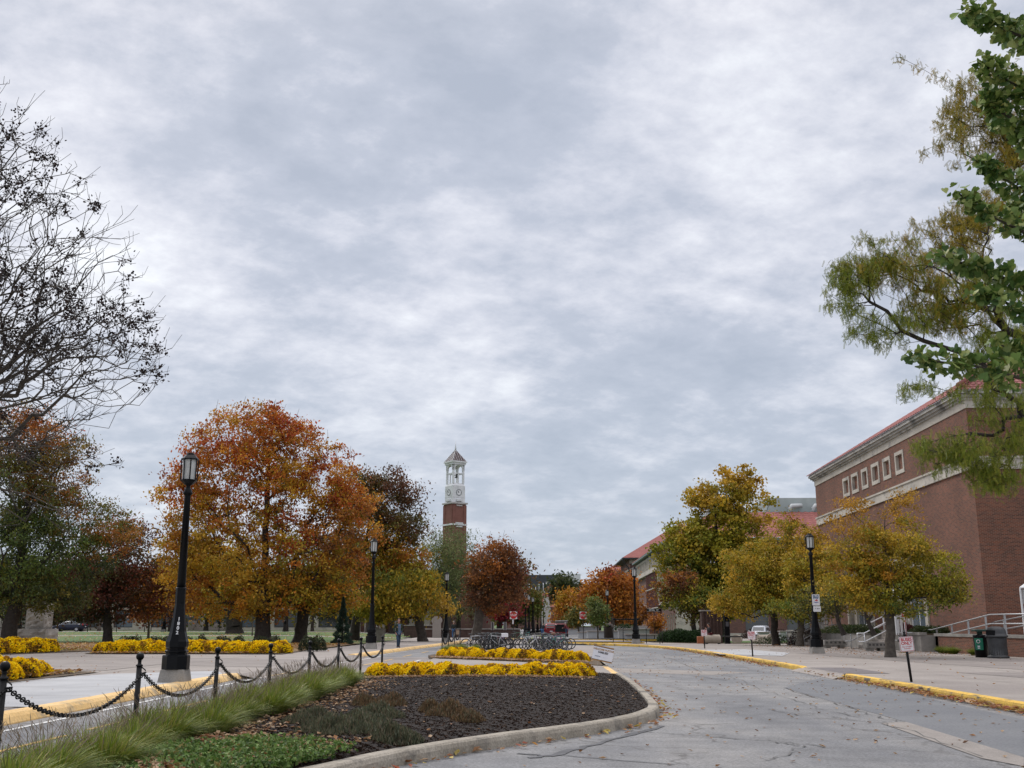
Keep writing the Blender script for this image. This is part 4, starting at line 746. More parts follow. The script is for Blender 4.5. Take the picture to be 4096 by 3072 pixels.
# ---- shrubs and hedges --------------------------------------------------------------
def shrub(name, label, p, rx, ry, rz, pal, n=1500, size=.07, seed=1, group=None, cat='shrub', stems=True):
    rg = np.random.default_rng(seed); r = thing(name, label, cat, p, group=group); v = rg.normal(size=(n, 3)); v /= np.linalg.norm(v, axis=1, keepdims=True); v *= (rg.random(n) ** .25)[:, None]; v[:, 2] = np.abs(v[:, 2]) * 1.0
    bump = 1 + .10 * np.sin(v[:, 0] * 5 + seed) * np.cos(v[:, 1] * 4 + seed * 2) + rg.normal(size=n) * .035; C = v * bump[:, None] * np.array([rx, ry, rz]); C[:, 2] += .03
    leafmesh('foliage', C, size, np.array(pal)[rg.integers(0, len(pal), n)] * rg.uniform(.7, 1.3, (n, 1)), r, rg, asp=.6, dirs=v * .6, droop=0)
    b = MB()
    for i in range(5): a = i * 1.26; b.tube([(0, 0, -.02), (math.cos(a) * rx * .3, math.sin(a) * ry * .3, rz * .5), (math.cos(a) * rx * .6, math.sin(a) * ry * .6, rz * .8)], [.02, .012, .006], 5, False)
    b.build('stems', BARKD, r, uv=False); return r
BOX = [(.030, .042, .016), (.045, .058, .020), (.022, .030, .013), (.06, .06, .025)]
for i, (u, v, w) in enumerate([(127, 652, 14), (134.5, 651, 12.5), (154, 649, 11), (168, 649, 12), (184, 649, 12), (201, 649, 9), (222, 649, 11), (238, 649, 9), (260, 650, 10), (274, 649, 10), (308, 650, 11), (317, 652, 11)]):
    p = at(u, 649, 57.2 if i > 1 else 54.0); p.z = .15; k = w / 17 * .52 + .18
    shrub('boxwood_shrub', ['large round dark shrub at the left end of the flower row', 'second dark round shrub beside the flower row end', 'dark shrub behind the flowers, left of the near lamp post', 'dark shrub close behind the near lamp post, left side', 'dark shrub just right of the near lamp post', 'low reddish shrub right of the near lamp', 'rounded shrub midway along the long flower row', 'low shrub right of the midway shrub', 'low brown shrub left of the maple trunk', 'shrub at the foot of the maple trunk', 'dark shrub just right of the maple trunk', 'last dark shrub at the right end of the flower row'][i],
          p, .62 * w / 12, .45, .8 if i < 2 else .78, BOX if i % 3 else BOX + [(.10, .05, .03)], 1500, .085, 100 + i, 'dark shrubs behind the long flower row')
shrub('boxwood_shrub', 'dark green shrub in the near flower bed beside the first bollard', (-12.9, 23.3, .14), .55, .5, .55, [(.035, .055, .025), (.05, .075, .03)], 3500, .06, 130)
HEDG = [(.025, .055, .014), (.035, .075, .018), (.018, .04, .012)]
for i, (u, Y, rx) in enumerate([(672, 104, 1.5), (681, 103.4, 1.6), (691, 104.5, 1.7), (702, 105.5, 1.6), (712, 106.5, 1.5)]):
    p = at(u, 635, Y); p.z = gz(p.x, Y) + .1; shrub('yew_hedge', ['left end mound of the clipped green hedge', 'nearest mound of the clipped green hedge', 'middle mound of the clipped green hedge', 'fourth mound of the hedge by the two trunks', 'right end mound of the hedge under the tulip tree'][i], p, rx, 1.1, 1.15 + .1 * (i % 2), HEDG, 3000, .16, 140 + i, 'clipped yew hedge mounds', 'hedge')
for i, (u, Y, rx, rz, pal, lb) in enumerate([(845, 64.5, 1.5, .5, DGR, 'dark clipped yew on the terrace left of the middle stairs'), (858, 63, 1.5, .5, DGR, 'dark clipped yew on the terrace behind the stair rail'), (915, 60, 1.0, .45, DGR, 'dark yew under the tall doorway window'), (932, 58.5, 1.4, .42, DGR, 'dark yew at the top of the ramp rail'), (806, 76, 1.5, 1.2, [(.05, .02, .02), (.08, .03, .03), (.03, .02, .018)], 'dark maroon barberry bush left of the stairs'), (905, 60, .5, .55, [(.10, .03, .035), (.14, .04, .045)], 'small maroon bush by the light pylon'), (790, 84, 3.0, .75, HEDG, 'low green hedge behind the linden trunks')]):
    p = at(u, 630, Y); p.z = 1.0 if i in (0, 1, 2, 3, 5) else gz(p.x, Y) + .12; shrub('yew_shrub', lb, p, rx, .6, rz, pal, 2600, .10, 150 + i)
for i, (u, Y) in enumerate([(779, 148), (756, 150), (812, 148)]): p = at(u, 632, Y); p.z = gz(p.x, Y) + .1; shrub('barberry_shrub', ['bare maroon shrub right of the minivan', 'maroon shrub left of the minivan', 'maroon shrub by the hall wall behind the linden'][i], p, 2.2, 1, 1.3, [(.10, .06, .05), (.07, .04, .035)], 1200, .22, 160 + i)
# ---- mums: one low mound each, four shapes copied about ----------------------------
MUMS = []
def mum(k):
    rg = np.random.default_rng(200 + k); r = thing('chrysanthemum', 'x', 'flower', (0, 0, -50)); n = 1300
    v = rg.normal(size=(n, 3)); v[:, 2] = np.abs(v[:, 2]) * .9 + .02; v /= np.linalg.norm(v, axis=1, keepdims=True); bump = 1 + .08 * np.sin(v[:, 0] * 7 + k * 2) * np.sin(v[:, 1] * 6 + k) + rg.normal(size=n) * .03; C = v * bump[:, None] * np.array([.36, .36, .40]) + np.array([0, 0, .02])
    fade = (np.sin(v[:, 0] * 4 + k * 3) + np.sin(v[:, 1] * 5 + v[:, 2] * 3 + k) + rg.normal(size=n) * .5) > .75
    c = np.array([(.92, .66, .012), (.95, .74, .03), (.88, .58, .010), (.80, .48, .012)])[rg.integers(0, 4, n)]; c[fade] = np.array([(.34, .17, .03), (.26, .15, .04), (.45, .24, .03)])[rg.integers(0, 3, fade.sum())]
    leafmesh('blossoms', C, .052, c, r, rg, m=PETAL, asp=1.0, dirs=v * .0 + rg.normal(size=(n, 3)), droop=0)
    n2 = 900; v = rg.normal(size=(n2, 3)); v[:, 2] = np.abs(v[:, 2]); v /= np.linalg.norm(v, axis=1, keepdims=True); C = v * np.array([.32, .32, .35]) * rg.uniform(.8, 1.02, (n2, 1)); c = np.array([(.05, .075, .022), (.035, .055, .018), (.09, .085, .03)])[rg.integers(0, 3, n2)]; leafmesh('foliage', C, .06, c, r, rg, asp=.6); return r
for k in range(5): MUMS.append(mum(k))
def mums(pts, label, group, sc=1.0, seed=1):
    rg = random.Random(seed)
    for p in pts:
        src = rg.choice(MUMS); o = dup(src, (p[0], p[1], p[2]), rg.uniform(0, 6.28), label, group); k = sc * rg.uniform(.8, 1.16); o.scale = (k * 1.08, k * 1.08, k)
def row(a, c, n, rows, dy, z, jx=.12, back=(0, 1)):
    out = []; rg = random.Random(int(a[0] * 10 + n))
    for r_ in range(rows):
        for i in range(n): t = (i + .5 * (r_ % 2)) / max(1, n - .5); out.append((a[0] + (c[0] - a[0]) * t + back[0] * dy * r_ + rg.uniform(-jx, jx), a[1] + (c[1] - a[1]) * t + back[1] * dy * r_ + rg.uniform(-jx, jx), z))
    return out
mums(row((-3.55, 28.4), (1.85, 28.4), 11, 3, .6, .08), 'mound of yellow chrysanthemums in the near row across the island bed', 'chrysanthemum mounds in the near island row', .90, 1)
mums(row((-2.95, 46.9), (2.45, 41.0), 13, 3, .8, .10, back=(.25, .9)), 'mound of yellow chrysanthemums in the farther island row before the bicycles', 'chrysanthemum mounds in the farther island row', .92, 2)
mums([(x, y, .15) for x, y, _ in row((-13.1, 29.8), (-12.7, 24.0), 9, 6, .68, .15, back=(-1, .12))], 'mound of yellow chrysanthemums in the left bed nearest the chain fence', 'chrysanthemum mounds in the near left bed', 1.05, 3)
mums(row((-25.9, 48.6), (-24.0, 56.0), 9, 6, .92, .15, back=(-1, .1)), 'mound of yellow chrysanthemums in the bed before the stone wall', 'chrysanthemum mounds before the stone wall', 1.5, 4)
mums(row((-20.3, 53.4), (-11.5, 52.5), 20, 3, .7, .15), 'mound of yellow chrysanthemums in the long row behind the near lamp', 'chrysanthemum mounds in the long left row', 1.28, 5)
for r_ in MUMS:
    for c_ in list(r_.children): bpy.data.objects.remove(c_)
    bpy.data.objects.remove(r_)
# ---- ornamental grass ---------------------------------------------------------------
GRS = []
def grass_clump(k, n=1500, H=.42, rad=.17):
    rg = np.random.default_rng(300 + k); a = rg.uniform(0, 6.283, n); lean = rg.random(n) ** .6; L = H * rg.uniform(.6, 1.25, n); d = np.stack([np.cos(a), np.sin(a)], 1); B = np.zeros((n, 3)); B[:, :2] = d * (rad * rg.random(n) ** .7)[:, None]
    V = []; w = rg.uniform(.006, .0105, n)[:, None]; side = np.stack([-np.sin(a), np.cos(a), np.zeros(n)], 1); segs = 5; yaw = rg.normal(size=n) * .5; d2 = np.stack([np.cos(a + yaw), np.sin(a + yaw)], 1)
    for i in range(segs + 1):
        t = i / segs; out = (lean * L * (.25 * t + .75 * t * t))[:, None]; z = L * (t - .55 * lean * t ** 2.2); p = B.copy(); p[:, :2] += d2 * out; p[:, 2] += z * .95; ww = w * (1 - .85 * t); V.append(p - side * ww); V.append(p + side * ww)
    V = np.stack(V, 1); F = np.array([[2 * i, 2 * i + 1, 2 * i + 3, 2 * i + 2] for i in range(segs)]); F = (np.arange(n)[:, None, None] * 2 * (segs + 1) + F[None]).reshape(-1, 4)
    g = np.array([(.17, .23, .030), (.23, .28, .04), (.11, .17, .025), (.30, .29, .06), (.38, .33, .11), (.20, .25, .035)]); c = g[rg.choice(6, n, p=[.27, .25, .18, .14, .06, .10])] * rg.uniform(.8, 1.2, (n, 1))
    r = thing('ornamental_grass', 'x', 'grass', (0, 0, -60)); mesh_np('blades', V.reshape(-1, 3), F, LEAF, r, col=np.repeat(c, 2 * (segs + 1), 0))
    b = MB()
    for _ in range(34):
        q = rg.uniform(0, 6.283); h = H * rg.uniform(1.0, 1.45); o = rg.uniform(.08, .42); p0 = Vector((math.cos(q) * .1, math.sin(q) * .1, .05)); p1 = Vector((math.cos(q) * o * .5, math.sin(q) * o * .5, h * .6)); p2 = Vector((math.cos(q) * o, math.sin(q) * o, h * .88)); p3 = Vector((math.cos(q) * (o + rg.uniform(-.02, .10)), math.sin(q) * (o + .03), h)); b.tube([p0, p1, p2], [.0018, .0016, .0014], 3, False); b.tube([p2, (p2 + p3) / 2, p3], [.0022, .0032, .0012], 3, False)
    b.build('seed_heads', nz('seed_head', (.16, .12, .085), (.26, .20, .14), 12, .9), r, uv=False); return r
for k in range(4): GRS.append(grass_clump(k))
rg = random.Random(5); pos = []
for i in range(21): y = 6.6 + i * .98; pos.append((-4.12 + rg.uniform(-.10, .10), y, .10))
for i in range(17): y = 7.1 + i * 1.02; pos.append((-3.78 + rg.uniform(-.12, .12), y, .12))
for (x, y, z) in pos:
    o = dup(rg.choice(GRS), (x, y, z), rg.uniform(0, 6.28), 'clump of green ornamental grass with dark seed heads in the long row along the chain fence', 'ornamental grass clumps along the chain fence'); k = rg.uniform(1.0, 1.3); o.scale = (k, k, k * rg.uniform(.9, 1.05))
for i, (x, y) in enumerate([(-3.1, 57), (-2.6, 58), (-3.3, 59), (-2.0, 58.6), (-2.9, 60), (-3.4, 55.6)]):
    o = dup(rg.choice(GRS), (x, y, .1), rg.uniform(0, 6.28), 'small grass clump beside the far flower bed, left of the bicycles', 'grass clumps at the far flower bed'); o.scale = (1, 1, .9)
for i, (x, y) in enumerate([(21.6, 53.8), (21.5, 52.4), (21.6, 50.0), (21.7, 48.8)]):
    o = dup(rg.choice(GRS), (x, y, .1), rg.uniform(0, 6.28), 'green grass tuft at the foot of the brick planter wall', 'grass tufts along the planter wall'); o.scale = (1.25, 1.25, .95)
for r_ in GRS:
    for c_ in list(r_.children): bpy.data.objects.remove(c_)
    bpy.data.objects.remove(r_)
# ---- heather cushions in the mulch and the ground cover ----------------------------
def heather(label, lob, pal, seed, n=9000):
    rg = np.random.default_rng(seed); c0 = G(*lob[0][:2], .15); r = thing('heather', label, 'shrub', (c0.x, c0.y, .12)); C = []; 
    for (u, v, ru, ry) in lob:
        c = G(u, v, .2); s = 1040 / c.y; m = int(n * ru / sum(l[2] for l in lob)); a = rg.uniform(0, 6.283, m); q = rg.random(m) ** .5; x = c.x + np.cos(a) * q * ru / s; y = c.y + np.sin(a) * q * ry; z = .15 + .27 * (1 - q ** 2.2) * (.75 + .25 * np.sin(x * 9) * np.cos(y * 8)) * rg.uniform(.55, 1.1, m); C.append(np.stack([x, y, z], 1))
    C = np.vstack(C) - np.array(r.location); leafmesh('foliage', C, .085, np.array(pal)[rg.integers(0, len(pal), len(C))] * rg.uniform(.7, 1.25, (len(C), 1)), r, rg, asp=.17, dirs=np.tile([[0, 0, 1.6]], (len(C), 1)), droop=-.2)
HGR = [(.095, .105, .060), (.13, .135, .075), (.065, .075, .045), (.15, .12, .075)]; HBR = [(.16, .095, .05), (.20, .125, .06), (.10, .07, .04), (.11, .10, .055)]
heather('wide low grey-green heather cushion in the mulch behind the kerb', [(345, 730, 55, .9), (375, 718, 35, .8), (310, 722, 30, .6), (395, 738, 28, .4)], HGR, 401, 17000)
heather('brown low heather patch in the mulch right of the grey-green cushion', [(448, 715, 26, .6), (468, 720, 18, .45), (430, 712, 14, .4)], HBR, 402, 7000)
heather('small brown heather patch behind the grey-green cushion', [(390, 706, 20, .6), (365, 705, 14, .5)], HBR, 403, 4500)
def cover():
    rg = np.random.default_rng(31); n = 42000; y = rg.uniform(6.2, 13.2, n); xr = np.array([lerp_poly(ISR, q) for q in y]) - .25; x = -3.7 + (xr + 3.7) * rg.random(n); m = (np.sin(x * 2.3 + 1) + np.sin(y * 1.9) + np.sin(x * 5 + y * 4) * .6 + rg.normal(size=n) * .7) > .0; far = (y < 11.6 + .5 * np.sin(x * 2)) & (x > -3.5); ok = m & far; x, y = x[ok], y[ok]
    C = np.stack([x, y, .16 + .09 * rg.random(len(x)) + np.array([bed_h(a, c) - .12 for a, c in zip(x, y)])], 1); p = np.array([(.10, .18, .035), (.16, .25, .06), (.065, .12, .03), (.20, .28, .09), (.24, .19, .06)]); c = p[rg.choice(5, len(C), p=[.3, .25, .25, .12, .08])] * rg.uniform(.7, 1.25, (len(C), 1))
    o = leafmesh('ground_cover', C, .05, c, None, rg, asp=.6, up=1.5, droop=0); props(o, 'low green ground cover with fallen leaves in the near corner of the island bed', 'ground cover', kind='stuff')
cover()
# ================================================================== BUILDINGS
def wall(mb, p0, p1, z0, z1, ops=(), depth=.15, m_wall=0, m_rev=1):
    """wall from p0 to p1 (outer side on the right of p0->p1) with real openings (s0, s1, za, zb) and reveals"""
    p0 = Vector((*p0, 0)); p1 = Vector((*p1, 0)); d = (p1 - p0); L = d.length; d /= L; n = Vector((d.y, -d.x, 0))
    S = sorted({0, L, *[o[0] for o in ops], *[o[1] for o in ops]}); Z = sorted({z0, z1, *[o[2] for o in ops], *[o[3] for o in ops]})
    P = lambda s, z, o=0: p0 + d * s - n * o + Vector((0, 0, z))
    for a, b in zip(S, S[1:]):
        for c, e in zip(Z, Z[1:]):
            if any(o[0] <= (a + b) / 2 <= o[1] and o[2] <= (c + e) / 2 <= o[3] for o in ops): continue
            mb.m = m_wall; mb.quad(P(a, c), P(b, c), P(b, e), P(a, e))
    mb.m = m_rev
    for a, b, c, e in ops:
        mb.quad(P(a, c), P(a, c, depth), P(a, e, depth), P(a, e)); mb.quad(P(b, c, depth), P(b, c), P(b, e), P(b, e, depth))
        mb.quad(P(a, c), P(b, c), P(b, c, depth), P(a, c, depth)); mb.quad(P(a, e, depth), P(b, e, depth), P(b, e), P(a, e))
    mb.m = 0; return P, L
def window(P, a, b, c, e, parent, frame=WHITE, glass=GLASS, depth=.13, fr=.06, bars=(1, 1), name='window'):
    q = MB(); t = .04
    def bar(s0, s1, z0, z1, o0=depth - t, o1=depth):
        k = q.vv([P(s0, z0, o0), P(s1, z0, o0), P(s1, z1, o0), P(s0, z1, o0), P(s0, z0, o1), P(s1, z0, o1), P(s1, z1, o1), P(s0, z1, o1)])
        for f in ((0, 1, 2, 3), (0, 4, 5, 1), (1, 5, 6, 2), (2, 6, 7, 3), (3, 7, 4, 0)): q.ff(f, k)
    bar(a, a + fr, c, e); bar(b - fr, b, c, e); bar(a + fr, b - fr, c, c + fr); bar(a + fr, b - fr, e - fr, e)
    for i in range(1, bars[0]): s = a + (b - a) * i / bars[0]; bar(s - fr * .4, s + fr * .4, c + fr, e - fr, depth - t * .6)
    for i in range(1, bars[1]): z = c + (e - c) * i / bars[1]; bar(a + fr, b - fr, z - fr * .35, z + fr * .35, depth - t * .5)
    w = q.build(name, frame, parent); g = MB(); g.quad(P(a, c, depth - .005), P(b, c, depth - .005), P(b, e, depth - .005), P(a, e, depth - .005)); g.build('pane', glass, w); return w
def tile_slope(mb, o, sdir, up, L, H, in0, in1, pitch=.3, amp=.06, rows=24):
    """corrugated clay tile slope: o corner, sdir along the eave, up vector up the slope; hips cut in by in0/in1 per unit"""
    o = Vector(o); sdir = Vector(sdir); up = Vector(up).normalized(); nrm = sdir.cross(up).normalized(); ns = int(L / pitch * 4); R_ = []
    for j in range(rows + 1):
        for half in (0, 1):
            t = H * j / rows; lo = t * in0; hi = L - t * in1
            R_.append(mb.vv([o + sdir * min(max(L * i / ns, lo), hi) + up * t + nrm * (amp * (.5 + .5 * math.cos(i * math.pi / 2)) + (.035 if half else 0)) for i in range(ns + 1)]))
    for j in range(len(R_) - 1):
        for i in range(ns): mb.ff((R_[j] + i, R_[j] + i + 1, R_[j + 1] + i + 1, R_[j + 1] + i))
TR_ = R(-2.0)                                                     # the street runs two degrees to the right of the view
# ---- brick hall on the right ----------------------------------------------------
def hall():
    r = thing('brick_hall', 'large red brick hall with a clay tile roof and limestone bands at the right edge', 'building', (23.62, 53.0, -.1), TR_); Lf = 31.5; Wd = 46; H = 13.25
    b = MB(); s_of = lambda u, v: (lambda k: (24 - 53 * math.tan(R(2))) / (k - math.tan(R(2))))(ray(u, v).x / ray(u, v).y) - 53
    win = []
    for a, c in ((848, 854.5), (857, 864), (867.5, 874), (878, 886), (890, 898), (903, 912)): win.append((s_of(c, 480), s_of(a, 480), 10.82, 11.98))
    por = (s_of(936, 600) + .2, s_of(853, 600), 1.0, 5.9)
    # left face runs from far (Lf) to the corner (0): outer side faces the drive
    ops = [(Lf - e, Lf - a, c - .12, d + .12) for a, e, c, d in win] + [(Lf - por[1], Lf - por[0], 0, 5.9)]
    P, L = wall(b, (0, Lf), (0, 0), 0, 12.0 + .6, ops, .22); wall(b, (0, 0), (Wd, 0), 0, 12.6); wall(b, (Wd, Lf), (0, Lf), 0, 12.6); b.build('wall', [BRICK, LIME], r)
    for a, e, c, d in win:
        s0, s1 = Lf - e, Lf - a; q = MB(); f = .20
        for (x0, x1, z0, z1) in ((s0, s0 + f, c - .12, d + .12), (s1 - f, s1, c - .12, d + .12), (s0 + f, s1 - f, c - .12, c + .12), (s0 + f, s1 - f, d - .1, d + .12)):
            k = q.vv([P(x0, z0, -.05), P(x1, z0, -.05), P(x1, z1, -.05), P(x0, z1, -.05), P(x0, z0, .2), P(x1, z0, .2), P(x1, z1, .2), P(x0, z1, .2)])
            for ff in ((0, 1, 2, 3), (0, 4, 5, 1), (1, 5, 6, 2), (2, 6, 7, 3), (3, 7, 4, 0)): q.ff(ff, k)
        w = q.build('window', LIME, r); g = MB(); g.quad(P(s0 + f, c + .12, .14), P(s1 - f, c + .12, .14), P(s1 - f, d - .1, .14), P(s0 + f, d - .1, .14)); g.build('infill', BRICK, w)
    # limestone bands and cornice, wrapped round the corner
    def band(name, z0, z1, o, m=LIME):
        q = MB(); q.m = 0
        for (x0, x1, y0, y1) in ((-o, .0, -o, Lf + o), (0, Wd, -o, 0)): q.box(x0, x1, y0, y1, z0, z1)
        return q.build(name, m, r)
    band('stone_band', 9.40, 9.50, .10); band('stone_band', 9.50, 9.95, .06); band('stone_band', 9.95, 10.06, .13)
    band('frieze', 12.6, 13.02, .05); band('cornice', 13.02, 13.14, .16, LIMEW); band('cornice', 13.14, 13.28, .30, LIMEW); band('cornice', 13.28, 13.44, .42, LIMEW); band('gutter', 13.44, 13.52, .40, mat('gutter_metal', (.55, .55, .54), .4, .3))
    q = MB(); sl = math.radians(31); c, s = math.cos(sl), math.sin(sl); Hs = 9.5
    tile_slope(q, (-.5, Lf + .5, 13.46), (0, -1, 0), (c, 0, s), Lf + 1.0, Hs, c, c); tile_slope(q, (-.5, -.5, 13.46), (1, 0, 0), (0, c, s), Wd + .5, Hs, c, 0)
    q.tube([(-.5, -.5, 13.72), (-.5 + Hs * c, -.5 + Hs * c, 13.8 + Hs * s)], .12, 6); q.build('roof', TILE, r)
    # tall limestone doorway with two glazed bays and brick panels between
    s0, s1 = Lf - por[1], Lf - por[0]; q = MB(); W_ = s1 - s0; bays = [(s0 + .08 * W_, s0 + .22 * W_), (s0 + .76 * W_, s0 + .92 * W_)]
    P2_, _ = wall(q, (.20, Lf - s0), (.20, Lf - s1), 0, 5.9, [(a - s0, c - s0, .9, 5.0) for a, c in bays], .2); 
    for x in (s0 + .01, s0 + .27 * W_, s0 + .71 * W_, s1 - .35):
        k = q.vv([P(x, 0, -.10), P(x + .34, 0, -.10), P(x + .34, 5.9, -.10), P(x, 5.9, -.10), P(x, 0, .2), P(x + .34, 0, .2), P(x + .34, 5.9, .2), P(x, 5.9, .2)])
        for ff in ((0, 1, 2, 3), (0, 4, 5, 1), (1, 5, 6, 2), (2, 6, 7, 3), (3, 7, 4, 0)): q.ff(ff, k)
    q.build('doorway', [LIME, LIME], r)
    for a, c in bays: window(P, a, c, .9, 5.0, r, WHITE, GLASSB, .36, .09, (2, 1))
    q = MB()
    for i in range(3):
        for j in range(3):
            a = s0 + W_ * (.335 + i * .125); z = 1.3 + j * 1.35; k = q.vv([P(a, z, .185), P(a + W_ * .10, z, .185), P(a + W_ * .10, z + 1.0, .185), P(a, z + 1.0, .185)]); q.ff((0, 1, 2, 3), k)
    q.build('brick_panel', BRICK, r)
hall()
# ---- hall with copper eaves and dark fins, across the square -------------------
def fin_hall():
    r = thing('science_hall', 'long brick and limestone hall with dark fins, copper eaves and a red tile roof', 'building', (24.8, 160, -.5), TR_); Ls = 66; Wf = 64; H = 14.5
    b = MB(); gl = []
    ops = [(4 + i * 6.15, 7.4 + i * 6.15, .9, 4.7) for i in range(9)]; up = [(4 + i * 6.15, 6.8 + i * 6.15, 7.2 + j * 4.0, 9.6 + j * 4.0) for i in range(9) for j in range(2)]
    P, L = wall(b, (0, 0), (Wf, 0), 0, H, ops + up, .3); wall(b, (0, Ls), (0, 44), 0, H); wall(b, (Wf, 0), (Wf, Ls), 0, H); wall(b, (Wf, Ls), (0, Ls), 0, H)
    ops2 = [(2.0 + i * 2.9, 3.6 + i * 2.9, 1.2 + j * 3.1, 3.6 + j * 3.1) for i in range(7) for j in range(4)]; P2_, _ = wall(b, (0, 22), (0, 0), 0, H, ops2, .3); b.build('wall', [BRICKF, LIME], r)
    for o in ops: window(P, *o, r, mat('grey_frame', (.12, .13, .14), .5), GLASSG, .25, .12, (2, 1))
    for o in up: window(P, *o, r, WHITE, GLASS, .25, .12, (2, 2))
    for o in ops2: window(P2_, *o, r, WHITE, GLASS, .25, .1, (1, 1))
    q = MB(); q.box(-.4, Wf, -.45, -.02, 5.3, 5.75); q.box(-.3, Wf, -.3, -.02, 5.75, 6.1); q.box(-.2, 3.2, -.2, -.02, 0, 5.3); q.box(0, Wf, -.15, -.02, 0, .8); q.box(-.45, -.02, 0, Ls, 5.3, 5.75); q.box(-.2, Wf, -.25, -.02, 6.1, 6.9); q.build('stone_band', LIME, r)
    q = MB(); q.box(.3, .6, 22, 44, 0, H); q.build('glazing', nz('brown_glass', (.055, .020, .016), (.075, .028, .022), .4, .35), r)
    q = MB()
    for i in range(19): q.box(-.55, .3, 22.2 + i * 1.18, 22.42 + i * 1.18, 0 if i % 6 else 0, 11.2)
    q.build('fins', nz('brown_metal', (.13, .045, .036), (.18, .065, .05), 2, .5), r)
    q = MB()
    for i in range(8): q.box(-.6, -.02, 1.2 + i * 2.8, 1.75 + i * 2.8, 5.8, H - .9)
    q.build('piers', LIME, r)
    q = MB(); q.box(-.7, .28, 22, Ls, 11.2, 11.5); q.box(-.6, .28, 22, Ls, 13.9, 14.3)
    for i in range(30): q.box(-.6, .28, 22.3 + i * 1.5, 22.8 + i * 1.5, 12.2, 13.9)
    q.box(-.5, .28, 22, Ls, 11.5, 12.2); q.build('frieze', LIME, r)
    q = MB()
    for i in range(19): 
        for z in (2.2, 4.9, 8.3): q.ball((-.62, 22.3 + i * 1.18, z), .11, 6, 4)
    q.build('lamps_studs', mat('pale_stud', (.7, .68, .62), .5), r)
    q = MB(); q.box(-1.3, .2, -1.2, Ls + 1, H, H + .35); q.box(.2, Wf, -1.2, .2, H, H + .35); q.build('eaves', nz('copper_green', (.085, .13, .12), (.14, .19, .175), 2, .6), r)
    q = MB(); sl = R(29); c, s = math.cos(sl), math.sin(sl); tile_slope(q, (-1.2, Ls + 1, H + .36), (0, -1, 0), (c, 0, s), Ls + 2.2, 9.6, c, c, 1.0, .12, 14); tile_slope(q, (-1.2, -1.2, H + .36), (1, 0, 0), (0, c, s), Wf + 2, 9.6, c, 0, 1.0, .12, 14); q.build('roof', TILEF, r)
    ph = nz('penthouse_metal', (.36, .40, .39), (.44, .48, .47), .6, .6); q = MB(); q.box(16, 46, 8.5, 26, 18.0, 22.0); q.box(46, 60, 8.5, 26, 18.0, 21.6); q.box(7.0, 9.0, 12, 15, 19, 24.4); q.build('penthouse', ph, r)
    q = MB()
    for i in range(9): q = MB(); x = 19.5 + i * 3.1 + (i % 2) * .6; q.tube([(x, 8.4, 19.0), (x, 7.7, 19.2), (x, 7.5, 20.2), (x + .3, 7.6, 20.6), (x + 2.0, 8.0, 20.7)], .36, 8); q.build('duct', mat('duct_metal', (.50, .52, .52), .5), r)
    q = MB(); q.box(45.5, 47.5, 10, 12, 22.6, 25.0); q.build('vent_hood', nz('copper_green', (.12, .17, .15), (.2, .25, .23), 2, .6), r)
    q = MB(); q.tube([(43.2, 11, 22.5), (43.2, 11, 25.6)], .07, 5); q.tube([(41.6, 11, 25.2), (43.2, 11, 25.0)], .06, 5); q.build('antenna', STEEL, r)
fin_hall()
def hip_roof(mb, x0, x1, y0, y1, z, ov, rise):
    x0 -= ov; x1 += ov; y0 -= ov; y1 += ov; w = min(x1 - x0, y1 - y0) / 2; k = mb.vv([(x0, y0, z), (x1, y0, z), (x1, y1, z), (x0, y1, z), (x0 + w, y0 + w, z + rise), (x1 - w, y0 + w if y1 - y0 >= x1 - x0 else y0 + w, z + rise), (x1 - w, y1 - w, z + rise), (x0 + w, y1 - w, z + rise)])
    for f in ((0, 1, 5, 4), (1, 2, 6, 5), (2, 3, 7, 6), (3, 0, 4, 7), (4, 5, 6, 7), (3, 2, 1, 0)): mb.ff(f, k)
def far_hall(label, x, y, w, l, h, rise, ov=1.8):
    r = thing('brick_hall', label, 'building', (x, y, -.5), TR_); b = MB(); ops = [(1.5 + i * 3.2, 2.6 + i * 3.2, 2 + j * 4, 4.6 + j * 4) for i in range(int(l / 3.3)) for j in range(3)]
    wall(b, (0, 0), (w, 0), 0, h); P, _ = wall(b, (0, l), (0, 0), 0, h, ops, .3); wall(b, (w, 0), (w, l), 0, h); wall(b, (w, l), (0, l), 0, h); b.build('wall', [BRICKF, LIME], r)
    for o in ops[:60]: window(P, *o, r, WHITE, GLASS, .25, .12, (1, 2))
    q = MB(); q.box(-.15, w, -.15, -.01, h - 2.4, h - 2.0); q.box(-.15, w, -.15, -.01, 1.6, 2.0); q.box(-.2, -.01, -.15, l, h - 2.4, h - 2.0); q.box(-.1, w, -.1, -.01, h - .9, h); q.build('stone_band', LIME, r)
    q = MB(); hip_roof(q, 0, w, 0, l, h + .3, ov, rise); q.build('roof', TILEF, r); q = MB(); q.box(-ov, w + ov, -ov, l + ov, h + .0, h + .29); q.build('soffit', mat('dark_eaves', (.03, .032, .034), .6), r)
    q = MB(); q.tube([(-ov, -ov * .6, h), (-ov * .6, -ov * .4, h - 1.0), (-.3, -.3, h - 2.0), (-.3, -.3, 0)], .12, 6); q.build('downpipe', mat('dark_eaves'), r)
far_hall('brick hall with a red hip roof and dark deep eaves beyond the finned hall', 26.2, 234, 26, 30, 16.2, 9)
far_hall('farthest brick hall with a red roof peeking out left of the hip-roofed one', 27.4, 300, 24, 30, 16.6, 7)
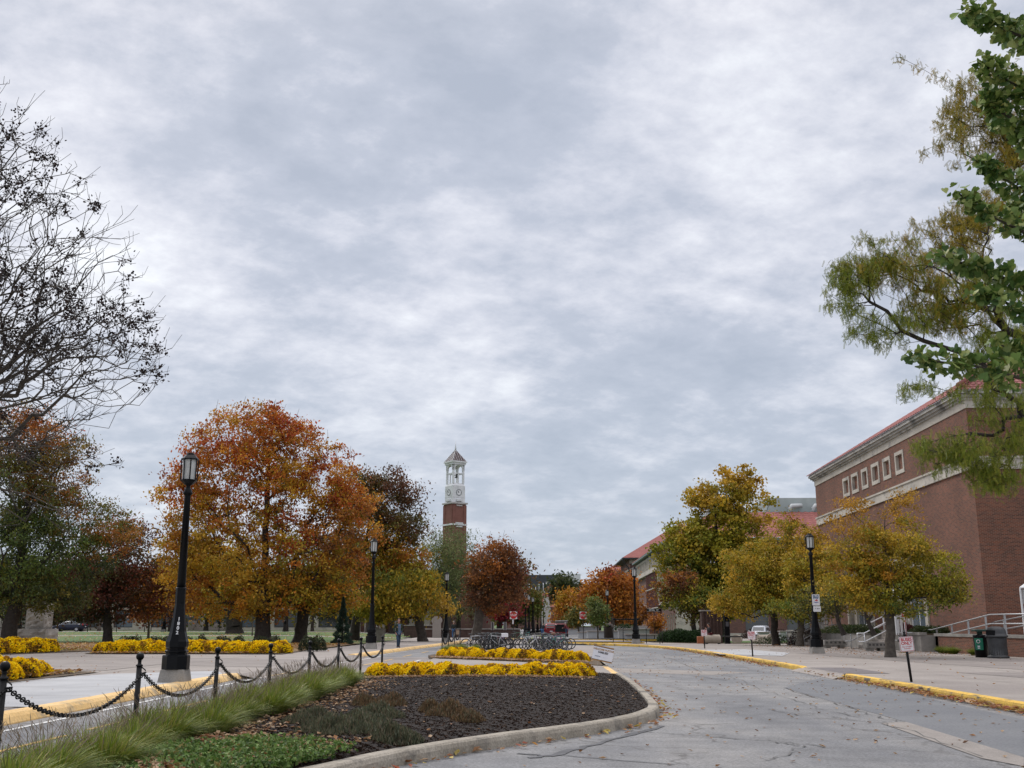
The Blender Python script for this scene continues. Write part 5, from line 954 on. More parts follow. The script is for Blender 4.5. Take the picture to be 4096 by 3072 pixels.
# ---- grey plant building far down the street -------------------------------------
def plant():
    p = at(524, 625, 400); r = thing('plant_building', 'far dark grey box building with pale stacks above a red roof', 'building', (p.x - 3, 400, 0)); q = MB(); q.box(0, 17.5, 0, 12, 14.0, 20.0); q.build('screen_wall', nz('dark_louvre', (.035, .042, .05), (.05, .058, .068), .5, .6), r)
    q = MB(); q.box(-4, 24, -8, 20, 0, 8); q.build('wall', BRICKF, r); q = MB(); q.quad((-4, -8.6, 8.0), (26, -8.6, 8.0), (26, -1, 13.2), (-4, -1, 13.2)); q.quad((-4, -8.6, 8.0), (-4, -1, 13.2), (-4, 8, 8), (-4, 20, 8)); q.build('roof', TILEF, r)
    q = MB(); q.box(18.4, 24.5, 1, 6, 16.0, 20.4); q.build('tank', mat('pale_tank', (.62, .64, .66), .5), r); q = MB(); q.box(-3, 26, 0, 8, 12.8, 14); q.build('parapet', mat('pale_parapet', (.55, .53, .5), .7), r)
    q = MB()
    for x, h in ((1.6, 16.9), (5, 16.9), (5.9, 15.6), (7.4, 15.6), (8.7, 17.5), (10.3, 17), (11.4, 17.3)): q.tube([(x, -.6, 12.5), (x, -.6, h)], .16, 6)
    q.build('stack', mat('pale_stack', (.6, .61, .6), .4, .4), r); q = MB()
    for x in (15.2, 17): q.tube([(x, .5, 20), (x, .5, 21.6)], .05, 4)
    q.tube([(15.2, .5, 21.6), (17, .5, 21.6)], .05, 4); q.build('roof_rail', STEEL, r)
plant()
# ---- bell tower -----------------------------------------------------------------
def tower():
    D_ = 273; c = at(453.7, 600, D_); zz = lambda v: at(453.7, v, D_).z; r = thing('bell_tower', 'tall brick clock tower with a white open belfry and pointed ribbed roof', 'tower', (c.x, D_, 0), R(35)); hw = 2.12
    z_b = zz(503.2); z_c = zz(486.5); z_col = zz(471.5); z_arch = zz(468); z_e = zz(464); z_ap = zz(449.5); z_tip = zz(441.5); zb1 = zz(525)
    W = nz('white_stone', (.66, .67, .68), (.74, .75, .76), .5, .7, c3=(.56, .57, .57), s2=.6); b = MB(); b.box(-hw, hw, -hw, hw, 0, z_b - .4); 
    for x in (-hw - .12, hw - .8): b.box(x, x + .92, -hw - .12, -hw, 0, z_b - .7); b.box(-hw - .12, -hw, x, x + .92, 0, z_b - .7)
    b.build('shaft', BRICKT, r)
    q = MB(); q.box(-hw - .25, hw + .25, -hw - .25, hw + .25, zb1 - .25, zb1 + .15); q.box(-1.1, 1.1, -hw - .32, -hw, zb1 + .15, zb1 + .5); q.box(-.9, .9, -hw - .3, -hw, zb1 - .7, zb1 - .45); q.build('stone_band', W, r)
    q = MB(); q.box(-hw - .35, hw + .35, -hw - .35, hw + .35, z_b - .4, z_b); q.box(-.9, .9, -hw - .2, -hw, z_b - .95, z_b - .6); q.build('ledge', nz('grey_stone', (.40, .38, .37), (.5, .48, .46), 1, .8), r)
    w = hw - .22; q = MB(); q.box(-w, w, -w, w, z_b, z_c - .0)
    for s in (-1, 1):                                            # the clock block: chamfered shoulders under the columns
        q.prism([(-w, -w), (w, -w), (w, w), (-w, w)], z_c, z_c + .02)
    k = q.vv([(-w, -w, z_c + .02), (w, -w, z_c + .02), (w, w, z_c + .02), (-w, w, z_c + .02)] + [(x * .8, y * .8, z_c + .75) for x, y in ((-w, -w), (w, -w), (w, w), (-w, w))]); 
    for i in range(4): q.ff((i, (i + 1) % 4, 4 + (i + 1) % 4, 4 + i), k)
    q.ff((4, 5, 6, 7), k)
    for a in (0, 1):
        for x in (-.95,):
            if a == 0: q.box(-.95, .95, -w - .55, -w, z_b + .35, z_b + .85); q.box(-w - .06, w + .06, -w - .06, -w, z_b + 1.4, z_b + 1.5)
            else: q.box(-w - .55, -w, -.95, .95, z_b + .35, z_b + .85); q.box(-w - .06, -w, -w, w + .06, z_b + 1.4, z_b + 1.5)
    q.build('clock_block', W, r)
    for a in range(2):
        ang = 0 if a == 0 else R(-90); M = Matrix.Rotation(ang, 4, 'Z'); cz = (z_b + z_c) / 2 + .45; q = MB(); q.M = M
        k = [(0.80 * math.cos(t), -w - .05, cz + .80 * math.sin(t)) for t in [i * math.pi / 14 for i in range(28)]]; i0 = q.vv(k); q.ff(range(28), i0); f = q.build('clock_face', mat('clock_white', (.78, .79, .8), .5), r)
        q = MB(); q.M = M; q.torus((0, -w - .06, cz), .80, .05, 28, 5, 'y')
        for i in range(12): t = math.pi / 6 * i; e = Vector((math.sin(t), 0, math.cos(t))); q.tube([Vector((0, -w - .08, cz)) + e * .56, Vector((0, -w - .08, cz)) + e * .72], .032, 4)
        for L_, t, wd in ((.40, R(-62), .05), (.58, R(-38), .035)): e = Vector((math.sin(t), 0, math.cos(t))); q.tube([Vector((0, -w - .10, cz)) - e * .1, Vector((0, -w - .10, cz)) + e * L_], wd, 4)
        q.build('clock_hands', mat('clock_black', (.03, .03, .035), .5), f)
    q = MB(); cw = w * .80; zc0 = z_c + .75
    for sx in (-1, 1):
        for sy in (-1, 1): q.box(sx * cw - .24, sx * cw + .24, sy * cw - .24, sy * cw + .24, zc0 - .1, z_arch)
    for sx in (-1, 1):
        for t in (-.28, .28):
            q.tube([(t * 2, sx * cw, zc0 - .1), (t * 2, sx * cw, z_arch - .4)], .16, 8) if False else None
    for s in (-1, 1): q.box(-cw, cw, s * cw - .10, s * cw + .10, z_arch - 1.75, z_arch - 1.45); q.box(s * cw - .10, s * cw + .10, -cw, cw, z_arch - 1.75, z_arch - 1.45)
    q.box(-.14, .14, -cw - .12, -cw + .16, zc0, z_arch - 1.5); q.box(-cw - .12, -cw + .16, -.14, .14, zc0, z_arch - 1.5); q.build('columns', W, r)
    q = MB()                                                        # arches: a wall with a half-round cut on each side
    for a in range(4):
        q.M = Matrix.Rotation(a * math.pi / 2, 4, 'Z'); ar = cw - .34; zt = z_e - .35; zb = z_arch - .55; y = -cw - .25
        for i in range(12):
            t0, t1 = math.pi * i / 12, math.pi * (i + 1) / 12; x0, x1 = -ar * math.cos(t0), -ar * math.cos(t1); h0, h1 = z_arch - .35 + ar * math.sin(t0) * .75, z_arch - .35 + ar * math.sin(t1) * .75
            q.quad((x0, y, h0), (x1, y, h1), (x1, y, zt), (x0, y, zt)); q.quad((x0, y + .4, h0), (x1, y + .4, h1), (x1, y, h1), (x0, y, h0)); q.quad((x1, y + .4, h1), (x0, y + .4, h0), (x0, y + .4, zt), (x1, y + .4, zt))
        for s in (-1, 1): q.box(min(s * ar, s * (cw + .25)), max(s * ar, s * (cw + .25)), y, y + .4, z_arch - .75, zt)
    q.M = None; q.build('arches', W, r)
    q = MB(); q.box(-hw + .1, hw - .1, -hw + .1, hw - .1, z_e - .35, z_e + .2); q.box(-hw - .15, hw + .15, -hw - .15, hw + .15, z_e + .2, z_e + .55); q.build('cornice', W, r)
    q = MB(); e = hw + .0; zr = z_e + .56; k = q.vv([(-e, -e, zr), (e, -e, zr), (e, e, zr), (-e, e, zr), (0, 0, z_ap)]); 
    for i in range(4): q.ff((i, (i + 1) % 4, 4), k)
    q.build('roof', mat('maroon_roof', (.055, .022, .022), .45), r); q = MB()
    for a in range(4):
        q.M = Matrix.Rotation(a * math.pi / 2, 4, 'Z')
        for i in range(7): x = -e + 2 * e * i / 6; t = abs(x) / e; top = Vector((x, -abs(x), z_ap - (z_ap - zr) * t)) if 0 < i < 6 else Vector((0, 0, z_ap)); q.tube([(x, -e - .03, zr + .05), top + Vector((0, -.03, .05))] if i < 6 else [(x, -e, zr), (0, 0, z_ap)], .045, 4)
    q.M = None; q.build('roof_rib', W, r); q = MB(); q.tube([(0, 0, z_ap - .4), (0, 0, z_ap + 1.0), (0, 0, z_tip)], [.28, .10, .04], 6); q.build('spire', W, r)
    q = MB(); q.lathe([(.05, 0), (.30, -.05), (.36, -.6), (.50, -1.0), (.62, -1.15)], 12, (.3, -.3, z_arch - 1.5)); q.lathe([(.05, 0), (.2, -.05), (.26, -.45), (.42, -.8)], 10, (-.9, -.6, z_arch - 1.5)); q.build('bell', mat('bell_bronze', (.08, .085, .08), .5, .6), r)
tower()
# ---- academic building far left behind the lawn ------------------------------------
def left_block():
    gzl = .5; r = thing('campus_building', 'low-windowed brick building with a limestone ground floor behind the left lawn', 'building', (-98, 178, gzl), R(1.5)); b = MB(); L_ = 78; ops = []
    xs_ = [6, 13, 20.5, 24.5, 31.2, 37.5, 40.5, 47.2, 52.5, 58, 65.4, 70]
    ops = [(x, x + (3.2 if i % 3 else 5.2), .6, 3.5) for i, x in enumerate(xs_)]; P, _ = wall(b, (0, 0), (L_, 0), 0, 4.6, ops, .5, 0, 0); b.build('ground_floor', [LIME], r)
    for i, o in enumerate(ops): window(P, *o, r, mat('black_frame', (.02, .02, .022), .4), GLASS if i % 4 else GLASSB, .4, .12, (3 if o[1] - o[0] > 4 else 2, 2))
    b = MB(); up = [(x, x + 2.6, 6.0, 8.0) for x in range(4, 74, 6)]; P, _ = wall(b, (0, .1), (L_, .1), 4.6, 9.4, up, .3); wall(b, (L_, .1), (L_, 30), 0, 9.4); wall(b, (0, 30), (0, .1), 0, 9.4); b.quad((0, .1, 9.4), (L_, .1, 9.4), (L_, 30, 9.4), (0, 30, 9.4)); b.build('upper_wall', [BRICKF, LIME], r)
    for o in up: window(P, *o, r, WHITE, GLASS, .25, .12, (2, 2))
    q = MB(); q.box(-.1, L_, -.12, .08, 4.5, 4.9)
    for x in (28.5, 30.3, 44.6, 62): q.box(x, x + .9, -.12, .09, 4.95, 6.0)
    q.build('stone_band', LIME, r); q = MB()
    for x, z in ((26.6, 3.6), (38, 3.2), (55.6, 3.4), (62.5, 3.2), (16, 3.0)): q.box(x, x + 1.3, -.05, .0, z, z + .9)
    q.build('brick_panel', BRICKF, r)
    q = MB()
    for i in range(5): q.box(45.2, 50.2, -.6 - .5 * (5 - i), -.1, i * .26 - .1, (i + 1) * .26)
    q.box(44.6, 45.2, -3.4, -.1, -.1, 1.7); q.build('steps', CONC, r)
left_block()
def fin_wing():
    r = thing('campus_building', 'building wing with a row of pale limestone buttresses left of the lone tree trunk', 'building', (-22.4, 158, .45), R(-14)); b = MB(); b.box(0, 12, 0, 30, 0, 9); b.build('wall', BRICKF, r); q = MB()
    for i in range(10): y = .6 + i * 2.9; q.prism([(0, y), (-.1, y - .0), (-.1, y + 1.0), (0, y + 1.0)], 0, 5); q.box(-1.6, 0, y, y + .7, 0, 2.2); q.box(-1.1, 0, y, y + .7, 2.2, 3.2); q.box(-.6, 0, y, y + .7, 3.2, 5.2)
    for i in range(5): x = 1 + i * 2.3; q.box(x, x + .7, -1.0, 0, 0, 2.2); q.box(x, x + .7, -.6, 0, 2.2, 5.2)
    q.build('buttress', LIME, r)
fin_wing()
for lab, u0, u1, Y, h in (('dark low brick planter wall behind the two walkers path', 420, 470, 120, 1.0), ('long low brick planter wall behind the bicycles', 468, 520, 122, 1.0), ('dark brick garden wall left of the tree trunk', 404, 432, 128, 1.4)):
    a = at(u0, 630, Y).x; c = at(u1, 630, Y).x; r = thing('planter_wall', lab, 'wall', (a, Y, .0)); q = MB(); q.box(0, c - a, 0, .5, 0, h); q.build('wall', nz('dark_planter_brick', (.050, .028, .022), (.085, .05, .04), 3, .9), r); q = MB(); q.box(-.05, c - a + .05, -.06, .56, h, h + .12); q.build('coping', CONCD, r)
# ---- stone gate pier, low wall and iron railing on the left ---------------------------
def gate():
    Y = 66; x0 = at(25.8, 610, Y).x; x1 = at(45.8, 610, Y).x; g = .12; r = thing('gate_pier', 'rough grey stone pier with a cap standing on a low stone wall', 'pier', (x0, Y, g)); w = x1 - x0; rgg = random.Random(3)
    def rough(q, X0, X1, Y0, Y1, Z0, Z1, n=7):
        for (a, c, ax) in (((X0, Y0), (X1, Y0), 0), ((X1, Y0), (X1, Y1), 1), ((X1, Y1), (X0, Y1), 2), ((X0, Y1), (X0, Y0), 3)):
            nm = ((0, -1), (1, 0), (0, 1), (-1, 0))[ax]; m_ = max(2, int(math.dist(a, c) / .22)); R_ = []
            for j in range(n + 1):
                R_.append(q.vv([(a[0] + (c[0] - a[0]) * i / m_ + nm[0] * (e := (0 if i in (0, m_) or j in (0, n) else rgg.uniform(.0, .09))), a[1] + (c[1] - a[1]) * i / m_ + nm[1] * e, Z0 + (Z1 - Z0) * j / n) for i in range(m_ + 1)]))
            for j in range(n):
                for i in range(m_): q.ff((R_[j] + i, R_[j] + i + 1, R_[j + 1] + i + 1, R_[j + 1] + i))
        k = q.vv([(X0, Y0, Z1), (X1, Y0, Z1), (X1, Y1, Z1), (X0, Y1, Z1)]); q.ff((0, 1, 2, 3), k)
    q = MB(); rough(q, .06, w - .04, 0, w, 1.14, 2.42, 8); q.build('shaft', ROUGHST, r); q = MB(); rough(q, 0, w + .02, -.06, w + .06, 2.42, 2.80, 3); q.build('cap', ROUGHST, r)
    q = MB(); rough(q, -.35, w + .25, -.3, w + .3, 0, 1.14, 6); q.build('base', ROUGHST, r)
    r = thing('stone_wall', 'low rough grey stone wall left of the pier', 'wall', (x0 - 9, Y, g)); q = MB(); rough(q, 0, 3.0, 0, .9, 0, 1.08, 6); rough(q, 3.0, 6.1, 0, .9, 0, 1.08, 6); rough(q, 6.1, 8.6, 0, .9, 0, 1.08, 6); q.build('wall', ROUGHST, r)
    r = thing('iron_railing', 'black iron railing on the stone wall left of the pier', 'railing', (x0 - 3.6, Y + .45, g + 1.08))
    q = MB()
    for i in range(12): x = .15 + i * .30; q.tube([(x, 0, 0), (x, 0, 1.55 + (.10 if i % 2 else 0))], .014, 5); q.ball((x, 0, .42), .035, 6, 4); q.tube([(x, 0, 1.55), (x, 0, 1.72)], [.028, .002], 4)
    q.build('bars', BLACK, r); q = MB(); q.tube([(0, 0, .15), (3.55, 0, .15)], .018, 5); q.tube([(0, 0, 1.45), (3.55, 0, 1.45)], .018, 5); q.build('rails', BLACK, r)
gate()
# ---- terrace, stairs, ramp walls beside the brick hall -----------------------------------
def terrace():
    r = thing('terrace', 'raised concrete terrace with planting edge in front of the brick hall', 'terrace', (21.6, 0, 0)); q = MB()
    for y0, y1 in ((56.6, 60.9), (63.6, 73.6), (76.8, 84)): q.box(0, 3.4, y0, y1, -.2, .98); q.box(-.06, .34, y0 - .03, y1 + .03, .98, 1.12)
    q.box(1.9, 3.4, 60.9, 63.6, -.2, .985); q.box(1.9, 3.4, 73.6, 76.8, -.2, .985); q.build('retaining_wall', CONCD, r)
    q = MB(); q.box(.36, 3.3, 63.7, 73.5, .97, 1.03); q.box(.36, 3.3, 56.7, 60.8, .97, 1.03); q.build('planting_bed', SOIL, r)
    for i, (y0, y1) in enumerate(((60.9, 63.6), (73.6, 76.8))):
        s = thing('staircase', ['concrete stairs by the nearest linden trunk', 'concrete stairs behind the bus stop lamp'][i], 'stairs', (20.2, y0, .0)); q = MB()
        for k in range(6): q.box(k * .34, 2.3, .02, y1 - y0 - .02, (k * .17) if k else -.1, (k + 1) * .17 + .0)
        q.build('steps', CONC, s)
        for j, yy in enumerate((.12, y1 - y0 - .12)):
            h = thing('handrail', [['silver handrail on the near side of the stairs by the linden', 'silver handrail on the far side of the stairs by the linden'], ['silver handrail on the near side of the stairs behind the bus stop lamp', 'silver handrail on the far side of the stairs behind the bus stop lamp']][i][j], 'handrail', (20.2, y0 + yy, .12)); q = MB(); rr = .034
            q.tube([(-.5, 0, .45), (-.5, 0, .92), (-.1, 0, .92), (1.9, 0, 1.88), (2.5, 0, 1.88), (2.5, 0, 1.42)], rr, 7); q.tube([(-.5, 0, .45), (-.1, 0, .45), (1.9, 0, 1.42), (2.5, 0, 1.42)], rr, 7); q.build('rails', ALU, h)
            for x, z0, z1 in ((-.1, 0, .92), (1.9, .9, 1.88)): q = MB(); q.tube([(x, 0, z0), (x, 0, z1)], rr, 7); q.build('post', ALU, h)
    w = thing('planter_wall', 'long red brick planter wall with a concrete coping behind the trash can', 'wall', (22.3, 0, 0)); q = MB(); q.box(0, .35, 36, 56.4, -.1, .93); q.box(0, 4, 56.05, 56.4, -.1, .925); q.build('wall', BRICK, w); q = MB(); q.box(-.05, .42, 35.9, 56.45, .93, 1.07); q.build('coping', CONCD, w)
    s = thing('ramp', 'concrete ramp rising behind the brick planter wall', 'ramp', (22.75, 0, 0)); q = MB(); k = q.vv([(0, 58, 0), (1.2, 58, 0), (1.2, 50, 1.0), (0, 50, 1.0), (0, 36, 1.0), (1.2, 36, 1.0), (0, 58, -.1), (1.2, 58, -.1), (1.2, 36, -.1), (0, 36, -.1)])
    for f in ((0, 1, 2, 3), (3, 2, 5, 4), (0, 3, 4, 9, 6), (1, 7, 8, 5, 2), (4, 5, 8, 9)): q.ff(f, k)
    q.build('slab', CONC, s)
    def rail(lab, x, pts, n):
        h = thing('ramp_rail', lab, 'railing', (x, 0, 0)); q = MB()
        for dz in (0, -.42): q.tube([(0, y, z + dz) for y, z in pts], .032, 6)
        q.build('rails', STEEL, h); Y0, Y1 = pts[0][0], pts[-1][0]
        for i in range(n):
            y = Y0 + (Y1 - Y0) * (i + .5) / n; z = None
            for a, c in zip(pts, pts[1:]):
                if min(a[0], c[0]) <= y <= max(a[0], c[0]): z = a[1] + (c[1] - a[1]) * (y - a[0]) / (c[0] - a[0]); 
            q = MB(); q.box(-.035, .035, y - .035, y + .035, z - .95, z); q.build('post', STEEL, h)
    rail('grey ramp railing in front of the hall, nearer of the two', 22.65, [(60, 1.2), (57.6, 1.25), (50.5, 1.98), (38, 1.98)], 11); rail('grey ramp railing close to the hall wall', 24.0 - .15, [(57, 1.3), (49.0, 1.95), (38, 1.95)], 9)
    rail('low grey railing between the linden trunk and the planter wall', 21.35, [(61, 1.08), (57, 1.1)], 3)
terrace()
# ================================================================== STREET FURNITURE
# ---- street lamps ----------------------------------------------------------------------
def lamp(H=5.95):
    r = thing('street_lamp', 'x', 'street lamp', (0, 0, 0)); k = H / 5.95
    b = MB(); b.lathe([(.46, 0), (.40, .30), (.39, .33)], 4, ph=R(45), smooth=False); b.build('footing', CONCD, r)
    b = MB(); b.lathe([(.335, .33), (.335, .66), (.325, .69), (.25, .70), (.25, .74), (.28, .76), (.285, .80), (.24, .83), (.245, .86), (.275, .90), (.275, 1.03), (.255, 1.08), (.20, 1.28), (.155, 1.62), (.128, 1.9), (.122, 2.0), (.125, 2.02), (.125, 2.35), (.135, 2.36), (.135, 2.40), (.108, 2.42)], 8, ph=R(22.5), smooth=False); b.build('base', BLACK, r)
    b = MB(); b.lathe([(.108, 2.40), (.078, H - 1.12), (.080, H - 1.10), (.118, H - 1.06), (.118, H - 1.03), (.075, H - .93), (.050, H - .86), (.060, H - .83), (.11, H - .80)], 16); b.build('shaft', BLACK, r)
    b = MB(); b.lathe([(.11, H - .80), (.20, H - .72), (.215, H - .70), (.215, H - .68)], 8, ph=R(22.5), smooth=False); b.lathe([(.225, H - .14), (.225, H - .11), (.13, H - .01), (.10, H - .0), (.10, H + .035), (.085, H + .05)], 8, ph=R(22.5), smooth=False)
    for i in range(8): a = R(22.5 + 45 * i); c, s = math.cos(a), math.sin(a); b.tube([(.205 * c, .205 * s, H - .70), (.212 * c, .212 * s, H - .13)], .017, 4)
    b.build('lantern', BLACK, r); b = MB(); b.lathe([(.175, H - .69), (.183, H - .13)], 8, ph=R(22.5), smooth=False); b.build('globe', FROST, r); return r
L0 = lamp()
LAMPS = [(174.5, 682.5, None, 'nearest black street lamp, on the left plaza behind the chain fence'), (371, 649, None, 'black street lamp beside the walking man'), (446, 641.5, None, 'black street lamp beside the walker carrying a bag'), (479, 636, 130, 'black street lamp left of the bicycles under the rust oak'),
         (817, 653.6, None, 'black street lamp carrying the bus stop sign'), (636, 643, None, 'black lamp post with a yellow-lit lantern at the far kerb'), (608, 637.5, 135, 'black street lamp just right of the green ginkgo sapling'), (606.5, 632, 172, 'distant street lamp hidden behind the ginkgo sapling'), (163.5, 632, 150, 'distant street lamp on the path right of the sedan')]
first = True
LP_ = []
for u, v, Y, lb in LAMPS:
    if Y is None: p = G(u, v, .12)
    else: p = at(u, v, Y); p.z = gz(p.x, Y) + .1
    LP_.append(p)
    if first: L0.location = p; L0.scale = (1, 1, .952); L0['label'] = lb; L0['group'] = 'black street lamps'; first = False
    else: o = dup(L0, p, 0, lb, 'black street lamps'); k = {371: 1.08, 446: .98, 817: .985}.get(u, 1); o.scale = (1, 1, k)
for i, (u, Y) in enumerate([(525.5, 140), (529, 152), (533, 165), (537.5, 178), (541, 190), (543.5, 204), (546, 220), (548.5, 238), (550, 258)]):
    x = -.0 + at(u, 620, Y).x; dup(L0, (x, Y, 0), 0, 'distant black street lamp in the receding row left of the street, number %d from the front' % (i + 1) if False else ['first and largest lamp of the receding row', 'second lamp of the receding row', 'third lamp of the receding row', 'fourth lamp of the receding row', 'fifth lamp of the receding row', 'sixth lamp of the receding row', 'seventh lamp of the receding row', 'eighth lamp of the receding row', 'farthest lamp of the receding row'][i] + ' left of the red car', 'black street lamps')
p = at(553.5 + 18, 620, 200); dup(L0, (p.x, 200, 0), 0, 'distant short black lamp right of the red car', 'black street lamps')
# the asset number painted on the nearest lamp base and the two signs on the bus stop lamp
for i, ch in enumerate('1802'): text(ch, .12, WHITE, L0, (.055, -.170 - .022 * i - (.01 if i > 2 else 0), 1.60 - i * .115), (R(82), 0, R(8)), 'lettering', .004)
def plate(mb, w, h, t, r=.04, n=4):
    pts = []
    for cx, cz, a0 in ((w / 2 - r, h / 2 - r, 0), (-w / 2 + r, h / 2 - r, 90), (-w / 2 + r, -h / 2 + r, 180), (w / 2 - r, -h / 2 + r, 270)):
        for i in range(n + 1): a = R(a0 + 90 * i / n); pts.append((cx + r * math.cos(a), cz + r * math.sin(a)))
    k = mb.vv([(x, -t / 2, z) for x, z in pts] + [(x, t / 2, z) for x, z in pts]); m_ = len(pts); mb.ff(range(m_), k); mb.ff(range(2 * m_ - 1, m_ - 1, -1), k)
    for i in range(m_): mb.ff((i, m_ + i, m_ + (i + 1) % m_, (i + 1) % m_), k)
NAVY = mat('navy_ink', (.02, .09, .22), .5); REDI = mat('red_ink', (.50, .02, .03), .5); BLKI = mat('black_ink', (.02, .02, .025), .5); GOLD = mat('gold_ink', (.36, .20, .07), .5); SIGNW = mat('sign_white', (.74, .74, .76), .35)
lp = LP_[4]; sg = thing('bus_stop_sign', 'white BUS STOP sign with blue lettering on the right lamp post', 'sign', (lp.x + .06, lp.y - .20, lp.z + 2.60), R(6)); sg.scale = (.74, 1, .70); b = MB(); b.M = Matrix.Translation((0, 0, 0)); plate(b, .52, .78, .012, .05); b.build('panel', SIGNW, sg)
text('BUS', .235, NAVY, sg, (0, -.010, .25), name='lettering', bold=.006, sx=1.0); text('STOP', .155, NAVY, sg, (0, -.010, .115), name='lettering', bold=.006, sx=.95); text('Citybus', .10, mat('violet_blue_ink', (.06, .07, .35), .5), sg, (0, -.010, -.17), name='lettering', bold=.004, sx=1.05)
b = MB(); b.vv([(0, 0, 0)]); b = MB(); k = b.vv([(-.06, -.010, -.07), (.13, -.010, -.08), (.10, -.010, .0), (.06, -.010, .05), (.02, -.010, .02), (-.10, -.010, -.05)]); b.ff(range(6), k); b.build('emblem', REDI, sg); text('- - - - - -', .05, BLKI, sg, (0, -.010, -.30), name='lettering')
sg = thing('route_sign', 'small blank-looking white plate with tiny symbols under the bus stop sign', 'sign', (lp.x + .09, lp.y - .20, lp.z + 2.16), R(6)); sg.scale = (.74, 1, .72); b = MB(); plate(b, .52, .38, .012, .05); b.build('panel', SIGNW, sg)
b = MB()
for i, x in enumerate((-.12, .0, .06, .14)): b.ball((x, -.010, .02), (.028, .004, .028), 8, 4)
b.build('symbols', BLKI, sg)
# ---- bus-only posts ------------------------------------------------------------------------
def bus_sign(u, v, lab, lean, lines, sc=1.0):
    p = G(u, v, .12); r = thing('bus_sign', lab, 'sign', p); r.rotation_euler = (0, lean, R(4)); b = MB(); b.tube([(0, 0, 0), (0, 0, 1.12)], .034, 8); b.lathe([(.034, 1.12), (.045, 1.13), (.045, 1.15), (.02, 1.17), (.03, 1.19), (.034, 1.21), (.02, 1.235)], 8); b.build('post', BLACKW, r)
    b = MB(); b.M = Matrix.Translation((0, -.045, .92)); plate(b, .36, .36, .008, .03); q = b.build('panel', SIGNW, r); b = MB(); b.M = Matrix.Translation((0, -.0495, .92)); plate(b, .345, .345, .001, .03); b.M = None; q2 = b.build('border', REDI, q); b = MB(); b.M = Matrix.Translation((0, -.0505, .92)); plate(b, .325, .325, .001, .025); b.build('face', SIGNW, q)
    text('BUSES', .105, REDI, q, (0, -.052, 1.025), bold=.004); text('ONLY', .105, REDI, q, (0, -.052, .935), bold=.004); text('ALL OTHERS', .046, REDI, q, (0, -.052, .855), bold=.001); text('TOWED', .046, REDI, q, (0, -.052, .805), bold=.001)
bus_sign(911.5, 682, 'nearest BUSES ONLY sign on a leaning black post at the right kerb', R(-4), 4); bus_sign(752.8, 656.5, 'middle BUSES ONLY sign, in front of the white minivan', R(-1.5), 4); bus_sign(704.8, 648.5, 'farthest BUSES ONLY sign, beside the seated person', R(-1), 4)
# ---- stop signs -----------------------------------------------------------------------------
def stop_sign(u, Y, lab, extra=False):
    p = at(u, 630, Y); r = thing('stop_sign', lab, 'sign', (p.x, Y, .05)); b = MB(); b.box(-.04, .04, -.03, .03, 0, 2.2); b.build('post', mat('brown_post', (.035, .022, .018), .6), r); b = MB(); b.M = Matrix.Translation((0, -.05, 2.48)); plate(b, .78, .80, .01, .03); q = b.build('backing', SIGNW, r)
    b = MB(); s = .405; pts = [(s * math.cos(R(22.5 + 45 * i)), -.062, 2.48 + s * math.sin(R(22.5 + 45 * i))) for i in range(8)]; k = b.vv(pts); b.ff(range(8), k); b.build('octagon', mat('stop_red', (.55, .02, .025), .4), q); text('STOP', .30, SIGNW, q, (0, -.066, 2.475), bold=.008, sx=.92)
    if extra: b = MB(); b.box(-.13, .02, -.06, -.045, 1.55, 2.02); b.build('lower_plate', SIGNW, r)
stop_sign(513.5, 114, 'left-hand stop sign behind the bicycle rack', True); stop_sign(583.3, 117, 'right-hand stop sign beside the young ginkgo')
def post_sign(name, u, Y, zt, w, h, lab, m, ph=None, cat='sign', txt=None):
    p = at(u, 630, Y); r = thing(name, lab, cat, (p.x, Y, gz(p.x, Y) + .05)); b = MB(); b.tube([(0, 0, 0), (0, 0, zt)], .035, 6); b.build('post', BLACKW, r); b = MB(); b.M = Matrix.Translation((0, -.045, zt - h / 2)); plate(b, w, h, .01, .01); b.build('panel', m, r); return r
for i, (u, h) in enumerate([(476.5, 1.6), (492.5, 1.5), (505, 1.4)]):
    r = post_sign('parking_sign', u, 108, 1.75, .46 if i == 0 else .34, .8, ['white narrow sign with a dark stripe left of the bicycles', 'grey narrow sign behind the left bicycles', 'thin grey sign between the oak trunk and the stop sign'][i], SIGNW if i == 0 else mat('grey_sign', (.35, .33, .34), .5)); b = MB(); b.box(-.05, .05, -.056, -.051, .98, 1.72); b.build('stripe', BLKI, r)
r = post_sign('street_name_sign', 654.3, 112, 3.3, .01, .01, 'black street name sign on a slim post at the far corner', BLACK); b = MB(); b.box(-.75, .75, -.03, .03, 3.12, 3.42); q = b.build('blade', BLACK, r); b = MB(); b.box(-.72, .72, -.034, -.031, 3.39, 3.41); b.box(-.72, .72, -.034, -.031, 3.13, 3.15); b.build('border', SIGNW, q); text('OVAL  W', .24, SIGNW, q, (0, -.036, 3.26), bold=.006)
r = thing('warning_marker', 'thin red and white marker pole with a small red sign by the light pylon', 'sign', (at(906, 630, 57).x, 57, .9)); b = MB(); b.tube([(0, 0, 0), (.0, 0, 1.05)], .018, 5); b.build('pole', mat('marker_red', (.35, .03, .03), .5), r); b = MB(); b.M = Matrix.Translation((-.03, -.03, 1.12)); plate(b, .26, .20, .01, .03); q = b.build('panel', mat('stop_red'), r); b = MB(); b.box(-.12, .06, -.042, -.037, 1.10, 1.14); b.build('bar', SIGNW, q)
p = G(740 / 1.0, 0, 0) if False else None
